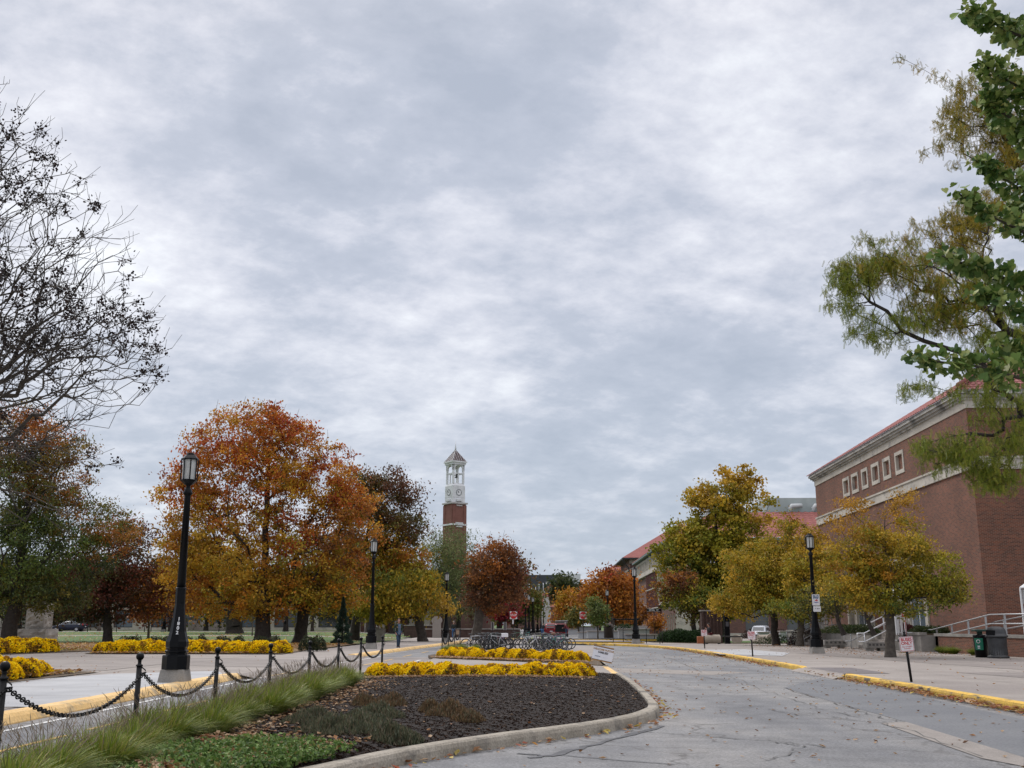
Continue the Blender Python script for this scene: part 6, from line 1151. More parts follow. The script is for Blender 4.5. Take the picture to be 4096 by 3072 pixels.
# ---- yard sign in the second bed -----------------------------------------------------------
c = G(596, 672, .1); r = thing('yard_sign', 'tilted white welcome yard sign with gold and black lettering on wire legs', 'sign', (c.x + .15, 36.6, .05)); cc = at(603, 654, 36.6); r.location = (cc.x, 36.6, .05); hz_ = cc.z - .05
M = Matrix.Translation((0, 0, hz_)) @ Matrix.Rotation(R(11.5), 4, 'Y') @ Matrix.Rotation(R(-14), 4, 'Z'); b = MB(); b.M = M; plate(b, .70, .51, .008, .006); pan = b.build('panel', mat('yard_sign_white', (.70, .72, .78), .5), r)
b = MB(); b.M = M; b.box(-.35, .35, -.0075, -.0045, .222, .254); b.box(-.35, .35, -.0075, -.0045, -.254, -.222); b.build('gold_bar', GOLD, pan); b = MB(); b.M = M; b.box(-.35, .35, -.0075, -.0045, .208, .2215); b.box(-.35, .35, -.0075, -.0045, -.2215, -.208); b.build('black_bar', BLKI, pan)
for s, sz, m_, x, z, bd, sx in (('WELCOME PURDUE', .082, GOLD, 0, .130, .003, .98), ('FAMILIES!', .094, BLKI, 0, .035, .003, .9), ('PURDUE', .050, mat('grey_ink', (.16, .18, .22), .5), -.17, -.105, .001, 1.0), ('| - - - - - - - -', .034, mat('grey_ink'), .12, -.105, .0, 1.0)):
    o = text(s, sz, m_, pan, (0, 0, 0), name='lettering', bold=bd); o.matrix_local = M @ Matrix.Translation((x, -.010, z)) @ Matrix.Rotation(R(90), 4, 'X') @ Matrix.Diagonal((sx, 1, 1, 1))
for x in (-.16, .14): q = M @ Vector((x, 0, -.25)); b = MB(); b.tube([(q.x, q.y, q.z), (q.x + .01, q.y, -.02)], .004, 4); b.build('leg', STEEL, r)
# ---- bollard posts and chains ---------------------------------------------------------------
def post():
    r = thing('bollard', 'x', 'bollard', (0, 0, 0)); b = MB(); b.tube([(0, 0, -.1), (0, 0, 1.03)], .031, 12); b.lathe([(.040, 1.03), (.040, 1.045), (.022, 1.055), (.020, 1.085), (.028, 1.092), (.016, 1.10)], 12); b.build('pole', BLACKW, r); b = MB(); b.ball((0, 0, 1.14), .046, 14, 10); b.build('finial', BLACK, r)
    b = MB(); b.tube([(.03, 0, 1.02), (.075, 0, .985), (.085, 0, .96), (.06, 0, .945), (.03, 0, .955)], .007, 6); b.build('hook', BLACKW, r); return r
PP = [(-4.75, 6.4), (-4.52, 9.6), (-4.36, 12.6), (-4.33, 15.8), (-4.27, 19.0), (-4.18, 22.2), (-4.12, 25.5), (-4.04, 28.7), (-3.88, 32.1)]
PB = post(); PLAB = ['bollard just off the left frame edge', 'nearest black ball-topped bollard at the left edge', 'second bollard from the left, in the tall grass', 'third bollard, right of the near lamp post', 'fourth bollard along the chain fence', 'fifth bollard, before the last bend of the grasses', 'sixth bollard, at the end of the grasses', 'seventh bollard, standing at the mulch edge', 'last bollard of the near fence, in the yellow flowers']
QP = [(-3.75, 57.5), (-3.95, 66.5), (-4.05, 75.5), (-4.1, 84.5)]; QLAB = ['first bollard of the far chain fence, left of the far flowers', 'second bollard of the far chain fence', 'third bollard of the far chain fence', 'last bollard of the far chain fence']
def hang(a, c, lab, grp, sag=.33, pitch=.046, big=1.0, fine=True):
    a, c = Vector(a), Vector(c); L = (c - a).length; r = thing('chain', lab, 'chain', a, group=grp); b = MB(); n = int(L * 1.09 / pitch); prev = None
    for i in range(n):
        t = (i + .5) / n; f = lambda t: Vector((0, 0, 0)).lerp(c - a, t) + Vector((0, 0, -sag * (1 - (2 * t - 1) ** 2))); p = f(t); d = (f(t + .01) - f(t - .01)).normalized(); up = Vector((0, 0, 1)); s = d.cross(up).normalized(); w = d.cross(s).normalized(); e = s if i % 2 else w; e = (s * .8 + w * .6) if i % 2 else (w * .8 - s * .6)
        m_, k_ = (10, 4) if fine else (6, 3); idx = []; hl, hw_, rr = .036 * big, .021 * big, .0072 * big; g = d.cross(e)
        for j in range(m_):
            q = 2 * math.pi * j / m_; cp = p + d * hl * math.cos(q) + e * hw_ * math.sin(q); rd = (d * math.cos(q) / hl + e * math.sin(q) / hw_).normalized()
            for h in range(k_): z = 2 * math.pi * h / k_; idx.append(cp + (rd * math.cos(z) + g * math.sin(z)) * rr)
        k = b.vv(idx)
        for j in range(m_):
            for h in range(k_): b.ff((j * k_ + h, ((j + 1) % m_) * k_ + h, ((j + 1) % m_) * k_ + (h + 1) % k_, j * k_ + (h + 1) % k_), k)
    b.smooth = True; b.build('links', BLACKW, r, uv=False)
for i, (x, y) in enumerate(PP):
    if i == 0: PB.location = (x, y, 0); PB['label'] = PLAB[0]; PB['group'] = 'bollards of the near chain fence'; o = PB
    else: o = dup(PB, (x, y, 0), 0, PLAB[i], 'bollards of the near chain fence')
    if i: o.scale = (1, 1, 1.0)
for i in range(8):
    (x0, y0), (x1, y1) = PP[i], PP[i + 1]; hang((x0 + .05, y0, .95), (x1 + .05, y1, .95), 'black chain between the %s bollards of the near fence' % ['first and second', 'second and third', 'third and fourth', 'fourth and fifth', 'fifth and sixth', 'sixth and seventh', 'seventh and eighth', 'last two'][i], 'chains of the near fence', .34, fine=i < 4, big=1.0 if i < 5 else 1.15)
for i, (x, y) in enumerate(QP): dup(PB, (x, y, .03), 0, QLAB[i], 'bollards of the far chain fence')
for i in range(3): hang((QP[i][0], QP[i][1], .98), (QP[i + 1][0], QP[i + 1][1], .98), ['nearest', 'middle', 'farthest'][i] + ' chain of the far chain fence', 'chains of the far fence', .55, pitch=.07, big=2.2, fine=False)
# stanchion posts beside the far kerb
for i in range(6):
    x = 8.9 + [-.2, .45, 1.15, 1.9, 2.7, 3.6][i]; y = 92 - [0, 2, 4, 6, 8, 3][i]; dup(PB, (x, y, gz(x, y) + .1), 0, ['leftmost', 'second', 'third', 'fourth', 'fifth', 'rightmost'][i] + ' slim black post of the short row beside the yellow-lit lamp', 'slim posts beside the far kerb')
# little sign posts on the lawn before the far building
for i, (u, Y) in enumerate([(57.5, 140), (87.5, 140), (116.5, 140), (144.5, 138), (151, 139), (219, 140), (285, 140)][:7]):
    p = at(u, 630, Y); r = thing('meter', 'black box on a far post, ' + ['left of the dark maple', 'between the dark maple and the stone pier', 'left of the sedan nose', 'before the sedan', 'behind the orange sapling', 'right of the near lamp post', 'right of the big maple trunk'][i], 'parking meter', (p.x, Y, gz(p.x, Y) + .1), group='parking meters along the far side street'); b = MB(); b.tube([(0, 0, 0), (0, 0, 1.1)], .05, 6); b.build('post', BLACK, r); b = MB(); b.bbox(-.17, .17, -.12, .12, 1.05, 1.5, .05); b.build('head', BLACK, r)
# ---- trash can and recycling bin --------------------------------------------------------------
p = Vector((20.78, 45.9, .12)); r = thing('trash_can', 'dark grey ribbed trash can with a domed lid', 'trash can', p); b = MB(); b.lathe([(.42, 0), (.44, .03), (.44, .09), (.36, .12), (.38, .45), (.40, .80), (.40, .86)], 24); b.build('body', nz('grey_plastic', (.035, .036, .038), (.05, .052, .055), 6, .5), r)
b = MB(); b.lathe([(.44, .86), (.46, .89), (.46, .94), (.42, .96), (.40, 1.05), (.38, 1.18), (.32, 1.27), (.2, 1.315), (.02, 1.33)], 24); q = b.build('lid', MATS['grey_plastic'], r); b = MB(); b.M = Matrix.Rotation(R(-60), 4, 'Z'); b.bbox(-.2, .2, -.43, -.3, .98, 1.17, .02); b.build('opening', BLACK, q)
b = MB()
for i in range(24): a = i * math.pi / 12; b.box(.372 * math.cos(a) - .01, .372 * math.cos(a) + .01, .372 * math.sin(a) - .01, .372 * math.sin(a) + .01, .14, .8)
b.build('ribs', MATS['grey_plastic'], r)
r = thing('recycling_bin', 'black recycling bin with a green panel behind the trash can', 'recycling bin', (20.55, 47.0, .12)); b = MB(); b.lathe([(.26, 0), (.30, .9), (.30, .94), (.27, .97)], 20); b.build('body', BLACK, r); b = MB(); b.tube([(0, 0, .95), (0, 0, 1.12)], .12, 8); b.bbox(-.28, .28, -.22, .22, 1.1, 1.2, .03); b.build('lid', nz('dark_green_plastic', (.012, .04, .028), (.02, .055, .04), 5, .5), r)
b = MB(); k = []
for i in range(7): a = R(-150 + i * 13); k.append((a,))
for i in range(6):
    a0, a1 = R(-165 + i * 12), R(-165 + (i + 1) * 12); b.quad((.287 * math.cos(a0), .287 * math.sin(a0), .32), (.287 * math.cos(a1), .287 * math.sin(a1), .32), (.309 * math.cos(a1), .309 * math.sin(a1), .82), (.309 * math.cos(a0), .309 * math.sin(a0), .82))
q = b.build('panel', mat('recycle_green', (.01, .17, .10), .5), r); b = MB(); b.M = Matrix.Rotation(R(-130) + R(90), 4, 'Z'); b.torus((0, -.312, .68), .07, .014, 12, 4, 'y'); b.box(-.05, .05, -.303, -.30, .45, .5); b.box(-.05, .05, -.30, -.297, .38, .42); b.build('emblem', SIGNW, q)
# ---- light pylons, hydrant, benches -----------------------------------------------------------
def pylon(x, y, z, lab):
    r = thing('light_pylon', lab, 'lamp', (x, y, z)); b = MB()
    for i in range(4): b.M = Matrix.Rotation(i * math.pi / 2 + R(20), 4, 'Z'); b.prism([(-.30, -.34), (-.24, -.36), (-.22, -.30), (-.28, -.28)], 0, 2.25); b.prism([(.22, -.34), (.30, -.34), (.28, -.28), (.22, -.28)], 0, 2.25); b.prism([(-.04, -.33), (.04, -.33), (.04, -.28), (-.04, -.28)], 0, 1.5)
    b.M = None; b.build('fins', WHITE, r); b = MB(); b.M = Matrix.Rotation(R(20), 4, 'Z'); b.box(-.21, .21, -.27, .27, 1.5, 2.2); b.build('lantern', FROST, r); b = MB(); b.M = Matrix.Rotation(R(20), 4, 'Z'); b.lathe([(.44, 2.25), (.44, 2.30), (.22, 2.46), (.02, 2.47)], 4, ph=R(45), smooth=False); b.build('cap', WHITE, r); b = MB(); b.M = Matrix.Rotation(R(20), 4, 'Z'); b.box(-.32, .32, -.32, .32, -.05, .08); b.build('foot', CONC, r)
pylon(at(897, 620, 58.5).x, 58.5, .98, 'tall white finned light pylon on the terrace beside the linden trunk'); pylon(at(1033, 620, 51).x, 51, .98, 'white finned light pylon cut by the right frame edge'); pylon(at(821, 620, 78).x, 78, .98, 'white finned light pylon behind the bus stop lamp')
p = at(903.5, 650, 55); r = thing('fire_hydrant', 'mustard and black fire hydrant behind the nearest bus sign', 'fire hydrant', (p.x, 55, .1)); b = MB(); b.lathe([(.20, 0), (.20, .05), (.14, .07), (.14, .42), (.17, .44), (.17, .50), (.12, .52)], 12); b.build('body', nz('mustard_paint', (.17, .12, .045), (.24, .17, .07), 8, .6), r); b = MB(); b.lathe([(.12, .52), (.15, .6), (.12, .72), (.04, .78), (.04, .83)], 12); b.tube([(-.26, -.04, .62), (.2, -.04, .62)], .065, 8); b.build('bonnet', BLACK, r)
for i, (u, v, Y, w) in enumerate([(875.5, 650, 58.5, 1.1), (834, 646, 66, 1.35)]):
    p = at(u, v, Y); r = thing('concrete_bench', ['heavy concrete bench block left of the nearest linden trunk', 'heavy concrete bench block right of the bus stop lamp'][i], 'bench', (p.x, Y, .12)); b = MB(); b.bbox(-w / 2, w / 2, -.35, .35, .17, .48, .02); q = b.build('seat', CONCD, r)
    for x in (-w / 2 + .25, w / 2 - .25): b = MB(); b.box(x - .14, x + .14, -.3, .3, 0, .17); b.build('leg', CONCD, r)
    b = MB()
    for k in range(5): x = -w / 2 + .15 + k * (w - .3) / 4; b.box(x - .06, x + .06, -.358, -.349, .28, .39)
    b.build('recess_shade_plate', mat('recess_shade', (.10, .095, .09), .9), q)  # raised dark plates; the shade of recesses is put into their colour
def round_bench(u, Y, lab, rot=0, L=1.0, rr=.38, half=False):
    p = at(u, 640, Y); r = thing('stone_bench', lab, 'bench', (p.x, Y, gz(p.x, Y) + .1), rot); b = MB(); pr = [(rr * math.cos(a), rr * .9 + rr * .9 * math.sin(a)) for a in [math.pi * (-.25 + 1.5 * i / 14) for i in range(15)]]; pr = [(x, max(0, z)) for x, z in pr]; k0 = b.vv([(-L / 2, x, z) for x, z in pr]); k1 = b.vv([(L / 2, x, z) for x, z in pr]); n = len(pr)
    for i in range(n): b.ff((k0 + i, k0 + (i + 1) % n, k1 + (i + 1) % n, k1 + i))
    b.ff(range(k0, k0 + n)); b.ff(range(k1 + n - 1, k1 - 1, -1)); b.build('drum', nz('tan_stone', (.30, .255, .20), (.38, .33, .27), 3, .85), r); return p, r
bp, br_ = round_bench(711.5, 88, 'rounded tan stone bench end beside the seated person', R(8), 1.35, .42); round_bench(737, 92, 'rounded stone block at the right end of the dark bench rail', R(70), .9, .42); round_bench(764, 96, 'tan stone drum bench behind the middle bus sign', R(10), 1.1, .42); round_bench(772, 90, 'upright rounded stone slab right of the stone drum bench', R(80), .8, .48); round_bench(759, 88, 'low grey stone slab in front of the stone drum bench', R(0), 1.3, .20)
a0 = at(713, 637, 90); a1 = at(738, 637, 92); r = thing('bench_rail', 'dark bench plank running between two stone ends', 'bench', (a0.x, 90, gz(a0.x, 90) + .1)); b = MB(); b.bbox(0, a1.x - a0.x, 0, .35, .55, .66, .02); b.build('plank', mat('dark_wood', (.02, .018, .016), .6), r); b = MB(); b.box(.4, .6, .05, .3, 0, .55); b.build('leg', BLACK, r)
a0 = at(782, 637, 86); r = thing('bench_rail', 'dark bench plank beyond the linden trunk', 'bench', (a0.x, 86, gz(a0.x, 86) + .1)); b = MB(); b.bbox(0, 3.6, 0, .35, .5, .62, .02); b.build('plank', mat('dark_wood'), r); b = MB(); b.box(2.9, 3.4, 0, .35, 0, .5); b.build('leg', BARKD, r)
# ---- emergency pillars -------------------------------------------------------------------------
BLUE = mat('blue_light', (.05, .2, .9), .4, emit=(.08, .35, 1.0), es=3.0)
def pillar(u, Y, H, w, lab):
    p = at(u, 632, Y); r = thing('emergency_pillar', lab, 'call pillar', (p.x, Y, gz(p.x, Y) + .1)); b = MB(); b.bbox(-w, w, -w, w, 0, H, .03); b.build('body', BLACK, r); b = MB(); b.lathe([(w * .7, H), (w * .7, H + .18), (w * .4, H + .24)], 8); b.build('blue_lamp', BLUE, r); b = MB(); b.box(-w * .6, w * .6, -w - .012, -w - .002, H * .55, H * .7); b.build('call_panel', mat('panel_grey', (.08, .08, .09), .4), r)
pillar(727, 92, 2.65, .22, 'black emergency pillar with a glowing blue light under the tulip tree'); pillar(500.5 + 99.9 - .2, 150, 2.4, .14, 'distant emergency pole with a small blue light left of the lamp')
# ---- drinking fountain, obelisk, stone blocks, arch marker ------------------------------------------
p = at(381, 640, 95); r = thing('drinking_fountain', 'square concrete drinking fountain with a chrome spout', 'fountain', (p.x, 92, gz(p.x, 92) + .14)); b = MB(); b.bbox(-.62, .62, -.5, .5, 0, 1.0, .03); 
for i in range(8): b.box(-.6 + i * .16, -.52 + i * .16, -.52, -.5, .06, .94)
b.bbox(-.66, .66, -.54, .54, 1.0, 1.07, .02); b.build('pedestal', nz('tan_concrete', (.22, .20, .17), (.30, .275, .24), 3, .9), r); b = MB(); b.tube([(0, 0, 1.07), (0, 0, 1.25), (-.04, 0, 1.38), (-.08, 0, 1.48)], [.10, .06, .03, .03], 8); b.build('spout', mat('chrome', (.8, .8, .82), .15, 1), r)
p = at(546.5, 625, 205); r = thing('obelisk', 'tall tapering white stone monument in the street axis', 'monument', (p.x, 205, 0)); b = MB(); k = b.vv([(-1.0, -.5, 0), (1.0, -.5, 0), (1.0, .5, 0), (-1.0, .5, 0), (-.95, -.4, 3.5), (.9, -.4, 3.5), (.9, .4, 3.5), (-.95, .4, 3.5), (-.35, -.25, 6.9), (.45, -.25, 6.7), (.45, .25, 6.7), (-.35, .25, 6.9)])
for r0 in (0, 4):
    for i in range(4): b.ff((r0 + i, r0 + (i + 1) % 4, r0 + 4 + (i + 1) % 4, r0 + 4 + i), k)
b.ff((8, 9, 10, 11), k); b.build('shaft', nz('pale_stone', (.46, .45, .42), (.58, .57, .54), 1, .8), r); b = MB(); b.box(-1.5, 1.5, -1, 1, -.1, .5); b.build('plinth', CONCL, r)
for i, (u, Y, w, h, d, lab) in enumerate([(599, 128, 5.0, .75, 1, 'long pale stone seat wall left of the sapling'), (611, 124, 5.5, .95, 1, 'pale stone seat wall behind the sapling'), (590, 150, 3, 1.4, 1, 'pale stone block with a flat top behind the stop sign'), (634, 118, 3.4, 1.3, 1, 'white stone block right of the dark hedge'), (643, 112, 3.6, .75, 1, 'low pale stone wall beside the street name sign'), (571, 165, 5, .9, 1, 'low rubble wall far beyond the stop sign'), (628, 140, 5, 1.7, 1, 'pale slab table behind the walking man in the square'), (764, 128, 1.2, 1.1, 1, 'small white pier left of the minivan'), (786, 128, 1.3, 1.2, 1, 'small white pier right of the minivan')]):
    p = at(u, 630, Y); r = thing('stone_wall', lab, 'wall', (p.x, Y, gz(p.x, Y) + .06)); b = MB(); b.bbox(-w / 2, w / 2, 0, d, 0, h - .12, .02); b.build('body', CONCL, r); b = MB(); b.bbox(-w / 2 - .1, w / 2 + .1, -.1, d + .1, h - .12, h, .02); b.build('coping', CONC, r)
p = at(436.5, 630, 118); r = thing('arched_marker', 'pale concrete marker with a rounded hood behind the walker', 'marker', (p.x, 118, .05)); b = MB(); pr = [(.6 * math.cos(a), 1.9 + .5 * math.sin(a)) for a in [math.pi * i / 10 for i in range(11)]]; pts = [(.45, 0)] + [(.45, 1.6)] + pr + [(-.45, 1.6), (-.45, 0)]; k = b.vv([(x, 0, z) for x, z in pts] + [(x, .6, z) for x, z in pts]); n = len(pts); b.ff(range(n - 1, -1, -1), k); b.ff(range(n, 2 * n), k)
for i in range(n): b.ff((i, (i + 1) % n, n + (i + 1) % n, n + i), k)
b.build('slab', CONC, r)
p = at(617, 630, 112); r = thing('trash_can', 'brown domed litter bin in the far square', 'trash can', (p.x - .35, 118, .1)); b = MB(); b.lathe([(.5, 0), (.52, 1.05), (.6, 1.1), (.6, 1.2), (.45, 1.5), (.1, 1.6)], 14); b.build('body', nz('brown_bin', (.05, .035, .03), (.07, .05, .04), 5, .6), r); b = MB(); b.box(-.25, .25, -.6, -.5, 1.15, 1.35); b.build('opening', BLACK, r)
p = at(626, 630, 130); r = thing('market_canopy', 'dark flat canopy over a clipped green hedge in the far square', 'canopy', (p.x, 130, .05)); b = MB(); b.bbox(-1.6, 1.6, -.8, .8, 2.05, 2.2, .03); b.build('top', BLACK, r); 
for x in (-1.3, 1.3): b = MB(); b.tube([(x, 0, 0), (x, 0, 2.05)], .05, 6); b.build('post', BLACK, r)
shrub('yew_hedge', 'clipped square hedge under the dark canopy', (p.x - .2, 128.5, .1), 1.9, .8, 1.6, HEDG, 1800, .18, 171, cat='hedge')
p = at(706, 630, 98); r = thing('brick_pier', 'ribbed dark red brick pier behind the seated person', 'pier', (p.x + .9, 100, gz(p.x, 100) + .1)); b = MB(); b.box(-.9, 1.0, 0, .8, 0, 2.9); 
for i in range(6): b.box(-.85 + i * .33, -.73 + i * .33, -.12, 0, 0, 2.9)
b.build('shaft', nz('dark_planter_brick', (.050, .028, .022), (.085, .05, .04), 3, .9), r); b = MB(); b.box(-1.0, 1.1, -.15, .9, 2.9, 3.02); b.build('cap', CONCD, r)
# ---- bicycle stands and bicycles ---------------------------------------------------------------------
def rack(u, Y, lab):
    p = at(u, 640, Y); r = thing('bike_rack', lab, 'bike rack', (p.x, Y, .04), R(60)); b = MB(); b.tube([(-.42, 0, 0), (-.42, 0, .55)] + [(-.42 * math.cos(a), 0, .55 + .42 * math.sin(a)) for a in [math.pi * i / 10 for i in range(1, 10)]] + [(.42, 0, .55), (.42, 0, 0)], .05, 8); b.build('hoop', mat('rack_green', (.02, .035, .04), .4), r)
for i, (u, Y) in enumerate([(492.5, 64.5), (488, 67), (497, 66.5), (552, 65), (545, 67)]): rack(u, Y, ['broad dark hoop rack in front of the left bicycles', 'hoop rack behind the left bicycles', 'hoop rack amid the left bicycles', 'hoop rack amid the right bicycles', 'hoop rack behind the right bicycles'][i])
def bicycle(fc, rim, lab, x, y, rz, steer=0, basket=None, seat_up=0, lean=0, bag=None, far=False):
    r = thing('bicycle', lab, 'bicycle', (x, y, .035), rz); r.rotation_euler = (lean, 0, rz); fm = mat('bike_%s' % fc, dict(white=(.50, .51, .53), silver=(.22, .23, .25), black=(.02, .02, .022), green=(.02, .14, .08), red=(.35, .02, .03), lime=(.35, .42, .06), purple=(.12, .03, .14), blue=(.04, .08, .22), teal=(.05, .22, .2), maroon=(.12, .02, .03))[fc], .35, .2); rub = mat('rubber', (.016, .016, .017), .7); rm = mat('rim_%s' % rim, dict(light=(.30, .30, .31), dark=(.03, .03, .03))[rim], .5, .0); ch = mat('bike_chrome', (.22, .22, .23), .4, .3)
    R_ = .335; wb = .53
    for s in (-1, 1):
        b = MB(); b.torus((s * wb, 0, R_), R_ - .020, .026, 26, 6, 'y'); w = b.build('wheel', rub, r, uv=False); b = MB(); b.torus((s * wb, 0, R_), R_ - .048, .011, 26, 4, 'y'); b.tube([(s * wb, -.05, R_), (s * wb, .05, R_)], .022, 6); b.build('rim', rm, w, uv=False); b = MB()
        for i in range(8): a = i * math.pi / 4 + .1; b.tube([(s * wb, .02 * (-1) ** i, R_), (s * wb + (R_ - .05) * math.cos(a), 0, R_ + (R_ - .05) * math.sin(a))], .0022, 3, False)
        b.build('spokes', ch, w, uv=False)
    bb = (-.08, 0, .29); st = (-.22, 0, .80); hd = (.33, 0, .83); hb = (.37, 0, .68); ra = (-wb, 0, R_); fa = (wb, 0, R_); b = MB()
    for q in ([bb, st], [st, hd], [hd, hb], [hb, bb]): b.tube(q, .019, 7)
    for y_ in (-.045, .045): b.tube([(ra[0], y_, ra[2]), (bb[0], y_ * .5, bb[2])], .011, 5); b.tube([(ra[0], y_, ra[2]), (-.20, y_ * .4, .74)], .010, 5)
    b.build('frame', fm, r, uv=False); b = MB()
    for y_ in (-.05, .05): b.tube([(hb[0] + .01, y_ * .8, hb[2] - .02), (fa[0], y_, fa[2])], .013, 5)
    b.tube([hd, (.31, 0, .93)], .016, 6); b.build('fork', fm if fc != 'silver' else ch, r, uv=False); b = MB(); b.tube([(.22, -.30, .97), (.27, -.22, .98), (.32, -.05, .95), (.32, .05, .95), (.27, .22, .98), (.22, .30, .97)], .013, 6); q = b.build('handlebar', mat('bike_bar', (.03, .03, .03), .4), r, uv=False); b = MB()
    for s in (-1, 1): b.tube([(.22, s * .30, .97), (.14, s * .31, .965)], .018, 6); b.tube([(.30, s * .17, .965), (.36, s * .2, .93)], .008, 4)
    b.build('grips', rub, q, uv=False); b = MB(); b.tube([st, (-.245, 0, .90 + seat_up)], .014, 6); b.build('seat_post', ch, r, uv=False); b = MB(); b.ball((-.26, 0, .93 + seat_up), (.14, .075, .035), 10, 6); b.tube([(-.16, 0, .93 + seat_up), (-.06, 0, .925 + seat_up)], [.035, .02], 6); b.build('saddle', mat('saddle', (.02, .02, .02), .5), r, uv=False)
    b = MB(); b.torus((bb[0], -.05, bb[2]), .085, .008, 16, 4, 'y'); b.tube([(bb[0], -.06, bb[2]), (bb[0] + .12, -.07, bb[2] - .11)], .010, 5); b.tube([(bb[0], .06, bb[2]), (bb[0] - .12, .07, bb[2] + .11)], .010, 5); b.box(bb[0] + .08, bb[0] + .17, -.15, -.07, bb[2] - .125, bb[2] - .10); b.box(bb[0] - .17, bb[0] - .08, .07, .15, bb[2] + .10, bb[2] + .125); b.build('crank', mat('crank', (.06, .06, .06), .4, .6), r, uv=False)
    if basket: b = MB(); b.bbox(-.66, -.26, -.17, .17, .76, .98, .02) if basket == 'rear' else b.bbox(.36, .62, -.17, .17, .78, 1.0, .02); b.build('basket', SIGNW if basket == 'rear' else BLACKW, r, uv=False)
    if bag: b = MB(); b.ball((-.27, 0, .96), (.16, .11, .09), 10, 7); b.build('saddle_cover', mat('brown_cover', (.20, .11, .08), .8), r, uv=False)
BK = [('white', 'light', 'white bicycle at the left end of the bicycles', 474.5, 64.6, 12, {}), ('black', 'dark', 'black bicycle with its wheel before the broad hoop rack', 484, 64.0, 8, {}), ('silver', 'light', 'silver bicycle amid the left group behind the hoop', 480, 66.0, 160, {'seat_up': .05}), ('white', 'dark', 'bicycle with a white box basket on its rear carrier', 497, 64.2, 186, {'basket': 'rear'}),
      ('maroon', 'dark', 'maroon bicycle behind the basket bicycle', 501, 66.6, 15, {}), ('black', 'light', 'black bicycle at the right end of the left group', 510, 66.2, 172, {}), ('purple', 'light', 'purple bicycle standing behind the left group', 502, 69.8, 75, {}), ('silver', 'light', 'silver bicycle at the back of the left group', 492, 68.6, 30, {}),
      ('white', 'light', 'white bicycle with its saddle raised at the left end of the right group', 529.5, 62.6, 3, {'seat_up': .06}), ('lime', 'light', 'silver and lime bicycle behind the white one', 535.5, 64.8, 12, {}), ('black', 'light', 'black bicycle in the middle of the right group', 540, 63.4, 165, {}), ('blue', 'light', 'blue bicycle deep in the right group', 545, 66.5, 40, {}), ('green', 'light', 'green bicycle in the right group', 549, 63.8, 172, {}),
      ('silver', 'light', 'silver mountain bicycle leaning at the front of the right group', 553.5, 62.4, 176, {'lean': R(6)}), ('teal', 'light', 'bicycle with a brown saddle cover at the right end', 558, 63.4, 4, {'bag': 1}), ('red', 'dark', 'red bicycle behind the right group', 556, 67.8, 25, {}), ('black', 'light', 'black bicycle at the back right of the right group', 562, 66.6, 170, {}),
      ('black', 'dark', 'black bicycle leaning between the left hoops', 488, 65.2, 20, {}), ('silver', 'dark', 'dark silver bicycle at the centre of the left group', 493, 66.0, 170, {}), ('black', 'dark', 'black bicycle tucked behind the basket bicycle', 499, 65.6, 8, {}), ('black', 'dark', 'black bicycle between the white and lime bicycles', 533, 64.0, 178, {}), ('maroon', 'dark', 'maroon bicycle in the thick of the right group', 543, 64.6, 10, {}), ('black', 'dark', 'black bicycle beside the green one', 548, 65.0, 185, {}), ('blue', 'dark', 'navy bicycle behind the silver mountain bicycle', 555, 64.6, 15, {}),
      ('green', 'dark', 'green bicycle parked far behind near the lamp row', 517, 92, 10, {}), ('teal', 'dark', 'pale green bicycle parked far behind the white bicycle', 527.5, 93, 60, {})]
for fc, rim, lab, u, Y, a, kw in BK: p = at(u, 640, Y); bicycle(fc, rim, lab, p.x, Y, R(a), **kw)
